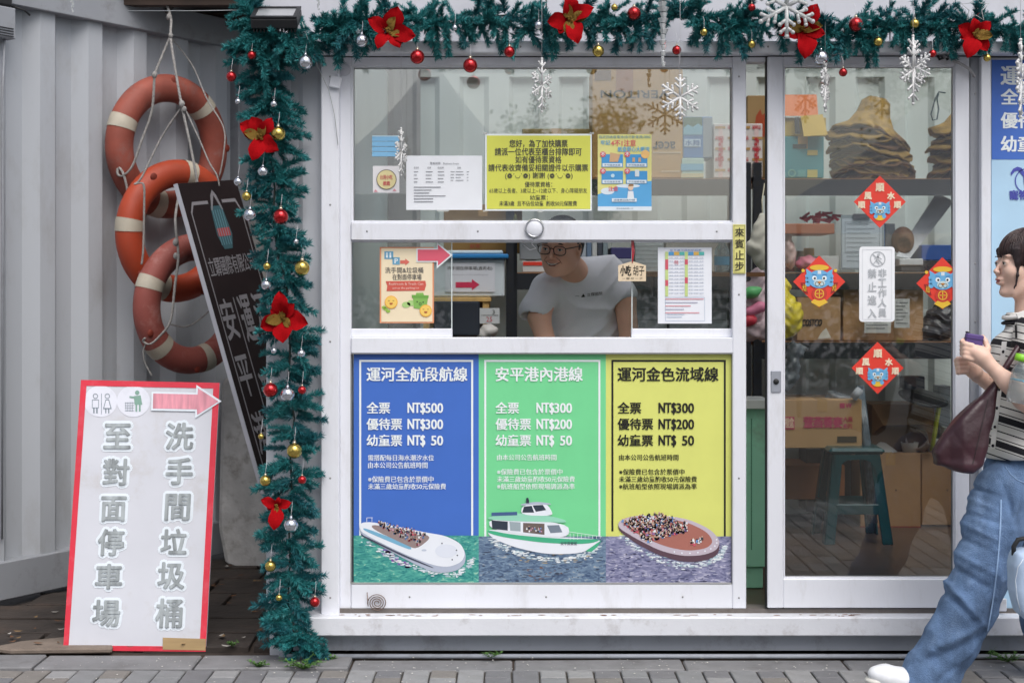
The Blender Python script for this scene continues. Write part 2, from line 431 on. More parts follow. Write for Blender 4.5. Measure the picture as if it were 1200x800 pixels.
# damp earth under and behind the containers
bm = BM(); N = 40
vs = [[bm.verts.new((-3.6+7.2*i/N, -.2+5.2*j/30, (.008*math.sin(i*1.7+j*2.3)*math.cos(j*.9-i*.4) if j > 1 else -.014))) for j in range(31)] for i in range(N+1)]
for i in range(N):
    for j in range(30): bm.faces.new((vs[i][j], vs[i+1][j], vs[i+1][j+1], vs[i][j+1]))
earth_o = obj('earth_ground', bm, earth, smooth=True, kind='structure')
random.seed(3)
yy = .03
for r in range(7):
    dpt = random.uniform(.2, .34); x = -2.3+random.random()*.2
    while x < -.45:
        wd = random.uniform(.26, .5); g_ = .012
        bm = BM(); pts = []
        for (a, b) in ((0, 0), (.5, -.01), (1, 0), (1, 1), (.45, 1.01), (0, 1)):
            pts.append(Vector((x+g_+a*(wd-2*g_)+random.uniform(-.004, .004), yy+g_+b*(dpt-2*g_)+random.uniform(-.004, .004), -.02)))
        prism(bm, pts, (0, 0, .034+random.uniform(0, .007)))
        obj('paving_slab', bm, slabm, earth_o, bevel=.003)
        x += wd
    yy += dpt
# pavement of small setts laid lengthwise away from the shop, joints recessed
pav = obj('pavement', (lambda b: (box(b, -6, 6, -9, -.2, -.04, -.012), b)[1])(BM()), jointm, kind='structure')
random.seed(11); protos = []
for k in range(8):
    half = k % 2; bm = BM(); ln = .094 if half else .196
    box(bm, .003, .095, .003, ln, -.04, -.001); j = .0015
    for v in bm.verts:
        if v.co.z > -.01: v.co += Vector((random.uniform(-j, j), random.uniform(-j, j), random.uniform(-.002, .001)))
    bmesh.ops.bevel(bm, geom=[e for e in bm.edges if all(v.co.z > -.01 for v in e.verts)], offset=.0035, segments=1, affect='EDGES')
    me = bpy.data.meshes.new('paver'); bm.to_mesh(me); bm.free(); me.materials.append(pavm[k//2]); protos.append((me, half))
rest = BM(); cnt = 0; PRN = random.Random(77)
for i in range(-34, 34):
    y = -.225; first = True; run = (i*7919) % 5
    k = 0
    while y > -3.9:
        half = PRN.random() < .22
        c = [p for p in protos if p[1] == half]; me = PRN.choice(c)[0]
        ln = .1 if half else .2
        if first and i % 2: half = True; ln = .1; me = PRN.choice([p for p in protos if p[1] == 1])[0]
        first = False
        y -= ln
        if y > -.95 and abs(i*.1) < 2.25 and cnt < 290:
            o = bpy.data.objects.new('paver', me); C.objects.link(o); o.parent = pav; o.location = (i*.0985, y, random.uniform(-.001, .001)); cnt += 1
        else:
            b2 = BM(); b2.from_mesh(me); mi = pavm.index(me.materials[0])
            bmesh.ops.translate(b2, verts=b2.verts, vec=(i*.0985, y, random.uniform(-.001, .001)))
            tmp = bpy.data.meshes.new('t'); b2.to_mesh(tmp); b2.free(); nf = len(rest.faces); rest.from_mesh(tmp); bpy.data.meshes.remove(tmp)
            rest.faces.ensure_lookup_table()
            for f in rest.faces[nf:]: f.material_index = mi
        k += 1
obj('paver', rest, pavm, pav, kind='stuff')
# kerb stones along the edge of the pavement
random.seed(5)
x = -2.95
for wd, tilt in ((.62, 0), (.58, .004), (.585, 0), (.57, .003), (.6, 0), (.63, .004), (.6, 0), (.62, .002), (.61, 0), (.6, .003)):
    bm = BM(); hz = .002 if x < -1 else -.006; yb = -.035 if x < -1 else -.075
    box(bm, x+.004, x+wd-.004, -.215, yb, -.06, hz+.001)
    for v in bm.verts: v.co.z += tilt if v.co.x > x+.3 else 0
    obj('kerb_stone', bm, kerbm, pav, bevel=.005); x += wd

# ================================================================ the kiosk
K = thing('ticket_kiosk', 'white container ticket kiosk with sliding windows, glass door and blue green yellow panels', 'ticket kiosk', (-.7, 0, 0))
# fascia boards behind the garland, butted with dark joints
for a, b in ((299, 640), (640, 1043), (1043, 1420)):
    pbox('fascia_board', fasciam, K, a+.8, -70, b-.8, 49, .0, .04, bevel=.002)
pbox('header_beam', white, K, 297, 48, 1420, 62, -.1, .05, bevel=.004)
pbox('painted_shadow_line', darkm, K, 320, 61, 1420, 67.5, -.02, .04)  # black strip standing in for the shadow line under the header
# left wall panel with a shallow pressed rib
bm = BM(); ys = W(0, 58).z; yb = .1
prof = [(312, .02), (336, .02), (341, .032), (350, .032), (355, .02), (380, .02)]
a = [[bm.verts.new((W(x, 0, y).x, y, z)) for x, y in prof] for z in (yb, ys)]
for i in range(len(prof)-1): bm.faces.new((a[0][i], a[0][i+1], a[1][i+1], a[1][i]))
bk = [[bm.verts.new((W(x, 0, .02).x, .06, z)) for x in (312, 380)] for z in (yb, ys)]
bm.faces.new((bk[0][1], bk[0][0], bk[1][0], bk[1][1])); bm.faces.new((bk[0][0], a[0][0], a[1][0], bk[1][0]))
obj('wall_panel', bm, panelw, K)
pbox('corner_foot', white2, K, 316, 730, 337, 768, -.01, .06, bevel=.003)
pbox('corner_post', white, K, 376, 66.5, 397.5, 728, -.045, .06, bevel=.004)
# body
mbox('side_wall', inwall, K, -.71, -.66, .06, 2.4, .03, 2.52)
mbox('side_wall', inwall, K, 2.62, 2.67, .0, 2.4, .03, 1.25); mbox('side_wall', inwall, K, 2.62, 2.67, .0, 2.4, 2.35, 2.52)  # unseen far wall, band left open to brighten the interior
mbox('ceiling', inwall, K, -.71, 2.67, 2.3, 2.45, 2.53, 2.58); mbox('added_clear_roof', glass('added_roof_glazing', (.97, .98, .98), 1.3), K, -.71, 2.67, .05, 2.3, 2.55, 2.56)  # clear roof is invented, added to let daylight into the kiosk
mbox('floor', floorm, K, -.655, 2.615, .0, 2.35, .12, .168)
def corr(bm, P, Q, z0, z1, depth, pitch, nrm, duty=(.36, .5, .86)):
    """corrugated sheet from P to Q (xy), ribs of the given pitch and depth along nrm"""
    P, Q, nrm = Vector(P), Vector(Q), Vector(nrm); Ln = (Q-P).length; u = (Q-P)/Ln; t = 0; pts = []
    while t < Ln:
        for f, d in ((0, 0), (duty[0], 0), (duty[1], 1), (duty[2], 1)):
            if t+f*pitch <= Ln: pts.append((t+f*pitch, d))
        t += pitch
    pts.append((Ln, 0)); vs = []
    for q, d in pts:
        p = P+u*q+nrm*(-d*depth); vs.append((bm.verts.new((p.x, p.y, z0)), bm.verts.new((p.x, p.y, z1))))
    for A, B in zip(vs, vs[1:]): bm.faces.new((A[0], B[0], B[1], A[1]))
bm = BM(); corr(bm, (-.66, 2.3), (2.62, 2.3), .165, 2.53, .03, .268, (0, -1), (.4, .48, .9)); obj('back_wall', bm, inwall, K)
# sill ledge, base, pipe
pbox('ledge', white2, K, 345, 723, 1420, 745, -.10, .05, bevel=.004)
pbox('sill_track', trackm, K, 398, 713, 1420, 721.5, -.03, .05)
mbox('base_beam', basem, K, W(345, 0).x, W(1420, 0).x, -.03, .05, .02, W(0, 744, -.03).z)
bm = BM(); z = W(0, 768.5, -.06).z; tube(bm, [(W(330, 0).x, -.06, z), (W(1420, 0).x, -.06, z)], .009, 10); obj('pipe', bm, basem, K, smooth=True)
# fixed window: frame, panes
def member(nm, px0, py0, px1, py1, Yf=-.02, Yb=.04, m=white, par=None, bev=.003): return pbox(nm, m, par or K, px0, py0, px1, py1, Yf, Yb, bevel=bev)
wf = member('window_frame', 398, 66.5, 411.5, 713)
member('rail', 411.5, 66.5, 858.5, 77, par=wf); member('rail', 411.5, 261, 860, 281.5, Yf=-.03, par=wf)
member('rail', 411.5, 395.5, 858.5, 414, Yf=-.03, par=wf); member('rail', 411.5, 684, 858.5, 713, Yf=-.025, par=wf)
member('stile', 858.5, 66.5, 874.5, 713, Yf=-.028, par=wf)
member('bead', 411.5, 77, 414, 261, Yf=-.012, par=wf, bev=.001); member('bead', 414, 77, 858, 79, Yf=-.012, par=wf, bev=.001)
member('bead', 414, 258.5, 858, 261, Yf=-.012, par=wf, bev=.001)
upg = glass('upper_window_glass', (.94, .96, .96), 1.5, 3.2, haze=.012)
pbox('upper_pane', upg, K, 411, 76, 860, 262, .012, .017)
# two sliding sashes, open in the middle
for a, b, mn in ((411.5, 530, 'l'), (740, 858.5, 'r')):
    s_ = member('sliding_sash', a, 385, b, 395.5, Yf=.0, Yb=.03)
    pbox('pane', glass('sash_glass', (.88, .92, .92), 1.5, 1.3, haze=.02), s_, a, 281.5, b, 385, .012, .017)
    pbox('edge_strip', mat('clear_edge', (205, 215, 215), .2), s_, (b-1.2 if mn == 'l' else a), 281.5, (b if mn == 'l' else a+1.2), 385, .011, .018)
member('window_track', 411.5, 281.5, 858.5, 284, Yf=-.005, Yb=.03, bev=.001)
# sliding glass door
dr = member('sliding_door', 899.5, 66.5, 918, 712, Yf=-.045, Yb=-.005)
member('rail', 918, 66.5, 1119, 77, Yf=-.044, Yb=-.006, par=dr); member('rail', 918, 678, 1119, 712, Yf=-.044, Yb=-.006, par=dr)
member('stile', 1119, 66.5, 1136, 712, Yf=-.045, Yb=-.005, par=dr)
for q in ((918, 77, 920, 678), (1117, 77, 1119, 678), (920, 77, 1117, 79), (920, 675.5, 1117, 678)): member('bead', *q, Yf=-.036, Yb=-.01, par=dr, bev=.001)
pbox('pane', glass('door_glass', (.94, .96, .95), 1.5, 1.5, haze=.008), dr, 918, 77, 1119, 678, -.026, -.021)
lk = pbox('lock', mat('lock_grey', (168, 172, 182), .35, metal=.4), dr, 903.5, 434, 915.5, 460, -.05, -.044, bevel=.003)
bm = BM(); lathe(bm, [(0, .004), (.009, .004), (.011, 0)], W(909.5, 447, -.051), 14, M=Matrix.Rotation(math.pi/2, 4, 'X')); obj('keyhole', bm, darkm, lk)
pbox('door_seal', darkm, dr, 897.6, 67, 899.5, 712, -.035, -.01)
member('jamb', 875, 66.5, 899.2, 72.5, Yf=-.02, Yb=.05)
pbox('door_frame', mat('grey_door_frame', (150, 153, 160), .5, dirt=(110, 108, 104), damt=.3), K, 1136.5, 66.5, 1150, 718, -.02, .05, bevel=.003)
pbox('banner_frame', white, K, 1150, 66.5, 1161.5, 728, -.05, .04, bevel=.003)
pbox('banner_panel', white, K, 1161.5, 66.5, 1420, 722, -.012, .04)
pbox('door_bottom_track', white2, K, 1137, 701, 1180, 716, -.06, -.0525, bevel=.003)
bm = BM(); tube(bm, [W(1105, 66, -.06), W(1112, 69, -.07), W(1124, 74, -.07), W(1136, 81, -.07), W(1142, 90, -.05)], .0055, 8); obj('door_cable', bm, mat('grey_cable', (160, 158, 160), .5), K, smooth=True)
bm = BM(); [tube(bm, [W(x, 66, -.05), W(x+2, 70, -.08), W(x+6, 68, -.05)], .005, 6) for x in (1099, 1108)]; obj('cable_clip', bm, darkm, K)

# ---------------------------------------------------------------- corrugated container on the left (side wall running away to the right)
KC = thing('storage_container', 'grey white corrugated shipping container wall behind the life rings', 'shipping container', (-2.2, .8, 0))
u = Vector((.67, 1)).normalized(); P = Vector((-2.22, .77)); nn = Vector((u.y, -u.x))
bm = BM(); corr(bm, P-u*1.4, P+u*1.47, .2, 2.62, .05, .268, nn, (.3, .46, .78)); obj('corrugated_wall', bm, contm, KC)
def along(bm, t0, t1, off0, off1, z0, z1):
    q = [P+u*t0+nn*off0, P+u*t1+nn*off0, P+u*t1+nn*off1, P+u*t0+nn*off1]
    prism(bm, [Vector((p.x, p.y, z0)) for p in q], (0, 0, z1-z0))
bm = BM(); along(bm, -1.4, 1.47, .02, -.06, .035, .2); obj('bottom_rail', bm, contd, KC, bevel=.004)
bm = BM(); along(bm, -1.4, 1.6, .03, -.06, 2.62, 2.76); obj('top_rail', bm, contd, KC, bevel=.004)
bm = BM(); along(bm, 1.42, 1.5, .025, -.08, .035, 2.62); obj('corner_post', bm, contd, KC, bevel=.004)
e = P+u*1.5
bm = BM(); corr(bm, (e.x-.02, e.y+.12), (e.x+.9, e.y+.12), .1, 2.7, .03, .3, (0, -1), (.5, .58, .92)); obj('end_wall', bm, mat('plain_grey_panel', (150, 148, 146), .7, var=.06, vscale=3, dirt=(105, 92, 80), damt=.5, dscale=5), KC)  # plain grey panel, a tone darker than the ribbed side wall
# roof sheet that joins the two containers, dark underside, above the life rings
RF = thing('passage_roof', 'dark roof sheet spanning the gap above the life rings', 'roof', (-1.5, 1.2, 2.8))
bm = BM(); prism(bm, [Vector(p) for p in ((-2.9, 1.25, 2.79), (-.72, 1.25, 2.79), (-.72, 3.2, 2.79), (-2.9, 3.2, 2.79))], (0, 0, .03)); obj('roof_sheet', bm, mat('dark_roof_sheet', (44, 42, 42), .7), RF)
bm = BM()
for k in range(4): box(bm, -2.3, -.75, 1.3+.55*k, 1.36+.55*k, 2.72, 2.788)
obj('purlin', bm, mat('rusty_purlin', (66, 52, 44), .8, var=.3), RF)
# concrete block behind the leaning sign
bm = BM(); prof = [(.0, .02), (.05, .0), (.46, 0), (.48, .03), (.44, .92), (.42, .95), (.0, .95), (-.02, .92), (-.035, .2)]
prism(bm, [Vector((-1.415+x, 1.62, z)) for x, z in prof], (0, .3, 0))
o = obj('concrete_block', bm, mat('pale_concrete', (190, 188, 186), .9, var=.16, vscale=9, bump=.5, bscale=30, dirt=(110, 100, 90), damt=.85, dscale=11), bevel=.03)
tag(o, 'tall pale stained concrete block standing behind the leaning dark sign', 'concrete block')
# flat stone at the kerb
bm = BM(); random.seed(2)
pts = [W(px, 765, 0) for px in ()] or [Vector((-1.98, .02, .0)), Vector((-1.9, .11, 0)), Vector((-1.7, .2, 0)), Vector((-1.55, .19, 0)), Vector((-1.52, .0, 0)), Vector((-1.9, -.02, 0))]
prism(bm, pts, (0, 0, .022)); o = obj('flat_stone', bm, mat('buff_stone', (120, 108, 98), .9, var=.2, vscale=9, bump=.4), bevel=.006)
tag(o, 'flat buff stone lying on the earth left of the red framed sign', 'stone')

# screws and mastic on the frames
scr = mat('zinc_screw', (150, 150, 150), .35, metal=.8)
def screws(pts, par):
    for x, y, Y in pts:
        bm = BM(); lathe(bm, [(0, .0012), (.003, .0012), (.0038, 0)], W(x, y, Y), 8, M=Matrix.Rotation(math.pi/2, 4, 'X')); obj('screw', bm, scr, par)
screws([(x, 55, -.1005) for x in (330, 470, 610, 760, 900, 1046, 1180)]+[(387, y, -.0455) for y in (90, 240, 400, 560, 700)]+[(1143, y, -.0205) for y in (110, 309, 377, 520, 650)], K)
screws([(866, y, -.0285) for y in (90, 345, 560, 700)]+[(x, 271, -.0305) for x in (430, 560, 840)]+[(x, 699, -.0255) for x in (480, 640, 800)], wf)
seal = mat('grey_mastic', (150, 150, 148), .7)
for q in ((411.3, 414, 857.8, 414.9), (411.3, 683.2, 857.8, 684)): pbox('mastic_line', seal, wf, *q, -.026, -.004)
for x in (410.6, 857.9): pbox('mastic_line', seal, wf, x, 415, x+.9, 683, -.0215, -.002)
# rust and chips along the front of the ledge
rust = mat('rust_stain', (128, 84, 58), .8, var=.4, vscale=40)
R_ = random.Random(12); bm = BM()
for k in range(46):
    x = R_.choice([R_.uniform(398, 520), R_.uniform(400, 1140), R_.uniform(930, 1010)]); y = R_.uniform(723.4, 725.6); w_ = R_.uniform(1, 7); z = W(0, 723, -.10).z
    a = W(x, y, -.1); d0 = R_.uniform(.004, .03); pts = [Vector((a.x+L(w_, 0)*math.cos(q)*R_.uniform(.6, 1), -.085+d0+.006*math.sin(q)*R_.uniform(.5, 1), z+.0012)) for q in [2*math.pi*j/8 for j in range(8)]]
    bm.faces.new([bm.verts.new(q) for q in pts])
obj('rust_mark', bm, rust, K, kind='stuff')

# meter box on the container wall at the picture's left edge
q = P+u*(-.03)+nn*.03
MB_ = thing('meter_box', 'small grey vented meter box at the top left edge of the container wall', 'meter box', (q.x, q.y, 2.35))
bm = BM(); along(bm, -.12, .035, .0, .06, W(0, 48, .8).z, W(0, 12, .8).z); obj('box_body', bm, contd, MB_, bevel=.004)
bm = BM(); along(bm, -.12, .03, .0, .05, W(0, 11, .8).z, W(0, -40, .8).z); obj('coil_housing', bm, darkm, MB_, bevel=.01)
for k in range(4):
    bm = BM(); zz_ = W(0, 36+3*k, .8).z; along(bm, -.1, .022, .0605, .063, zz_-.004, zz_); obj('vent_slat', bm, darkm, MB_)
bm = BM(); pq = lambda t, o_, z: (lambda v: Vector((v.x, v.y, z)))(P+u*t+nn*o_)
tube(bm, [pq(.0, .03, W(0, 48, .8).z), pq(.0, .012, W(0, 120, .8).z), pq(.005, .012, W(0, 250, .8).z), pq(0, .012, .3)], .005, 6); obj('conduit', bm, contd, MB_, smooth=True)
bm = BM(); tube(bm, [pq(.05, .01, W(0, 8, .8).z), pq(.06, .03, W(0, 9, .8).z), pq(.1, .035, W(0, 11, .8).z), pq(.13, .03, W(0, 15, .8).z)], .004, 6); tag(obj('wall_hook', bm, darkm, smooth=True), 'short dark bent hook on the container wall beside the meter box', 'hook')

# grit, crumbs of mortar and pale droppings on the setts and the kerb
R_ = random.Random(40); V, Fc = [], []
for _ in range(420):
    x, y = R_.uniform(-2.2, 2.2), -.06-abs(R_.gauss(0, .22)); z = .004; s_ = R_.choice([.0015, .0025, .002, .004]); n0 = len(V)
    V += [(x+s_*R_.uniform(.6, 1.3)*math.cos(q), y+s_*R_.uniform(.6, 1.3)*math.sin(q), z) for q in (0, 1.3, 2.5, 3.8, 5)]+[(x, y, z+s_*.5)]
    Fc += [(n0+j, n0+(j+1) % 5, n0+5) for j in range(5)]
me = bpy.data.meshes.new('grit'); me.from_pydata(V, [], Fc); me.materials.append(mat('pale_grit', (186, 184, 178), .9, var=.5, vscale=30)); o = bpy.data.objects.new('grit', me); C.objects.link(o); tag(o, 'pale grit scattered over the setts and kerb stones', 'grit', kind='stuff')

# dead leaves and scraps on the dark ground between the containers
R_ = random.Random(52); V, Fc, MI = [], [], []
for _ in range(130):
    x, y = R_.uniform(-2.0, -.75), R_.uniform(.0, 1.7); a = R_.uniform(0, 6.28); l = R_.uniform(.008, .024); n0 = len(V); z = .024+R_.uniform(0, .004)
    for f, w_ in ((-1, 0), (-.3, .4), (.4, .35), (1, 0), (.4, -.35), (-.3, -.4)): V.append((x+l*(f*math.cos(a)-w_*math.sin(a)), y+l*(f*math.sin(a)+w_*math.cos(a)), z+.004*abs(f)))
    Fc.append(tuple(range(n0, n0+6))); MI.append(R_.choice([0, 0, 1, 2]))
me = bpy.data.meshes.new('leaf_litter'); me.from_pydata(V, [], Fc); [me.materials.append(mat('litter_%d' % i, c, .9, var=.4, vscale=40)) for i, c in enumerate(((96, 66, 44), (130, 104, 70), (160, 156, 150)))]; me.polygons.foreach_set('material_index', MI)
o = bpy.data.objects.new('leaf_litter', me); C.objects.link(o); tag(o, 'dead leaves and scraps on the dark ground between the containers', 'leaf litter', kind='stuff')
# ================================================================ garlands
teal = mat('teal_tinsel', (44, 122, 124), .5, var=.35, vscale=30, spec=.4)
teald = mat('dark_teal_tinsel', (34, 102, 110), .5, var=.3, vscale=30)
wire = mat('dark_wire', (40, 52, 48), .5)
def sprig_mesh(seed, ln, m, droop):
    r = random.Random(seed); bm = BM(); pts = []
    for i in range(7):
        t = i/6; pts.append(Vector((math.sin(t*1.3+seed)*.006, ln*t, -droop*t*t)))
    tube(bm, pts, [.0022*(1-.5*i/6) for i in range(7)], 4)
    for i in range(290):
        t = r.uniform(.02, 1.0); q = t*6; k = min(int(q), 5); p = pts[k].lerp(pts[k+1], q-k)
        a = r.uniform(0, 2*math.pi); out = Vector((math.cos(a), 0, math.sin(a))); fw = Vector((0, 1, -2*droop*t/ln*.6))
        l = r.uniform(.022, .034)*(1-.2*t); tilt = r.uniform(.5, 1.0)
        d = (out*tilt+fw*r.uniform(.45, .9)).normalized(); s_ = d.cross(Vector((r.uniform(-1, 1), r.uniform(-1, 1), r.uniform(-1, 1)))).normalized()*.0013
        mid = p+d*l*.55+Vector((0, 0, -.001)); e = p+d*l+Vector((r.uniform(-.003, .003), 0, r.uniform(-.003, .003)))
        v = [bm.verts.new(x) for x in (p-s_, p+s_, mid+s_, mid-s_, e)]
        bm.faces.new(v[:4]); bm.faces.new((v[3], v[2], v[4]))
    me = bpy.data.meshes.new('sprig'); bm.to_mesh(me); bm.free(); me.materials.append(m); return me
sprigs = [sprig_mesh(i, .098+.009*(i % 4), teal if i % 3 else teald, .012+.008*(i % 3)) for i in range(8)]
def garland(name, label, path, rad, n, mode, seed, extra=0):
    r = random.Random(seed); pts = [W(x, y, Y) for x, y, Y in path]
    t = thing(name, label, 'garland', pts[-1]); fine = []
    for a, b in zip(pts, pts[1:]):
        for k in range(6): fine.append(a.lerp(b, k/6))
    fine.append(pts[-1])
    bm = BM(); tube(bm, fine, .004, 6); obj('core_wire', bm, wire, t)
    base = wloc(t); m = len(fine)-1
    for i in range(n):
        q = (i+r.random())/n*m; k = min(int(q), m-1); p = fine[k].lerp(fine[k+1], q-k)
        if mode == 'top': ang = r.choice([r.gauss(-90, 26), r.gauss(-90, 30), r.gauss(80, 30), r.gauss(0, 25), r.gauss(180, 25)])
        else: ang = r.choice([r.gauss(8, 18), r.gauss(172, 18), r.gauss(-40, 20), r.gauss(190, 22), r.gauss(-8, 16)])
        yaw = r.uniform(-38, 30)
        a = math.radians(ang); d = Vector((math.cos(a)*math.cos(math.radians(yaw)), math.sin(math.radians(yaw)), math.sin(a)*math.cos(math.radians(yaw))))
        sc = rad*r.uniform(.75, 1.12)
        o = bpy.data.objects.new('sprig', sprigs[r.randrange(8)]); C.objects.link(o); o.parent = t
        o.location = p-base+Vector((r.uniform(-.012, .012), r.uniform(-.02, .01), r.uniform(-.012, .012)))
        o.rotation_euler = (d.to_track_quat('Y', 'Z').to_matrix().to_4x4() @ Matrix.Rotation(r.uniform(-1, 1), 4, 'Y')).to_euler()
        o.scale = (sc, sc, sc)
    if extra:   # the shorter tufts between the sprigs, too many to be parts
        V, Fc = [], []
        for i in range(extra):
            q = r.random()*m; k = min(int(q), m-1); p = fine[k].lerp(fine[k+1], q-k)
            a = r.uniform(0, 6.28) if mode == 'top' else math.radians(r.choice([r.gauss(5, 25), r.gauss(175, 25)])); yaw = math.radians(r.uniform(-60, 30))
            d = Vector((math.cos(a)*math.cos(yaw), math.sin(yaw), math.sin(a)*math.cos(yaw))); sc = rad*r.uniform(.55, .8)
            Mt = Matrix.Translation(p-base+Vector((r.uniform(-.02, .02), r.uniform(-.02, .015), r.uniform(-.02, .02)))) @ d.to_track_quat('Y', 'Z').to_matrix().to_4x4() @ Matrix.Diagonal((sc, sc, sc, 1))
            me = sprigs[r.randrange(8)]; n0 = len(V); V += [tuple(Mt @ v.co) for v in me.vertices]; Fc += [tuple(n0+j for j in f.vertices) for f in me.polygons]
        me = bpy.data.meshes.new('tufts'); me.from_pydata(V, [], Fc); me.materials.append(teal); o = bpy.data.objects.new('tufts', me); C.objects.link(o); o.parent = t; o['kind'] = 'stuff'
    return t
top_path = [(294, 4, -.09), (298, 34, -.12), (322, 46, -.14), (352, 42, -.15), (388, 44, -.13), (408, 28, -.13), (430, 24, -.13), (470, 22, -.14), (512, 30, -.14), (550, 24, -.14), (592, 18, -.13), (630, 34, -.14), (670, 26, -.14), (712, 20, -.14),
            (745, 28, -.14), (785, 14, -.13), (822, 26, -.14), (860, 30, -.14), (905, 22, -.14), (950, 36, -.14), (985, 38, -.14), (1015, 40, -.14), (1052, 30, -.14), (1085, 28, -.14), (1120, 30, -.14), (1160, 34, -.14), (1200, 34, -.14), (1240, 30, -.14)]
garland('pine_garland', 'teal tinsel pine garland running along the fascia over the windows', top_path, 1.0, 298, 'top', 4, 330)
side_path = [(304, 44, -.12), (304, 66, -.1), (312, 92, -.08), (320, 125, -.08), (322, 150, -.08), (318, 185, -.08), (322, 220, -.08), (320, 260, -.08), (326, 300, -.08), (336, 330, -.08), (338, 370, -.08), (340, 410, -.08), (338, 450, -.08), (345, 490, -.08),
             (340, 530, -.08), (342, 570, -.08), (338, 610, -.08), (340, 650, -.09), (338, 690, -.09), (342, 725, -.12), (350, 748, -.13), (352, 762, -.13)]
garland('pine_garland', 'teal tinsel pine garland hanging down the kiosk corner beside the life rings', side_path, .98, 298, 'side', 9, 120)

# ---- baubles
red_m = mat('red_gloss_bauble', (176, 14, 22), .12, metal=.75, var=.03, coat=.5)
silver_m = mat('silver_bauble', (205, 208, 216), .16, metal=.95, var=.03)
gold_m = mat('gold_bauble', (196, 172, 92), .2, metal=.95, var=.03)
cap_m = mat('bauble_cap', (210, 200, 180), .3, metal=.9); thread_m = mat('pale_thread', (200, 200, 205), .7)
BP = {}
for nm, mm in (('red', red_m), ('silver', silver_m), ('gold', gold_m)):
    bm = BM(); ball(bm, (0, 0, -.5), .5, 20, 14)
    me = bpy.data.meshes.new('shell'); bm.to_mesh(me); bm.free(); me.materials.append(mm)
    bm = BM(); lathe(bm, [(0, .12), (.11, .12), (.13, -.02), (.0, -.02)], seg=10); tube(bm, [(-.06, 0, .12), (-.05, 0, .2), (.05, 0, .2), (.06, 0, .12)], .015, 5)
    me2 = bpy.data.meshes.new('cap'); bm.to_mesh(me2); bm.free(); me2.materials.append(cap_m if nm != 'silver' else silver_m)
    BP[nm] = (me, me2)
def bauble(px, py, d, c, label, Y=None):
    Y = (-.2 if py < 100 and px > 380 else -.185) if Y is None else Y
    s_ = L(d, Y); p = W(px, py, Y)+Vector((0, 0, s_/2))
    t = thing('bauble', label, 'bauble', p, 'baubles on the garlands')
    for me, nm in zip(BP[c], ('shell', 'cap')):
        o = bpy.data.objects.new(nm, me); C.objects.link(o); o.parent = t; o.scale = (s_,)*3
    bm = BM(); tube(bm, [p+Vector((0, 0, s_*.2)), p+Vector((.002, .01, s_*.2+.025)), p+Vector((0, .03, s_*.2+.045))], .0008, 4); obj('thread', bm, thread_m, t)
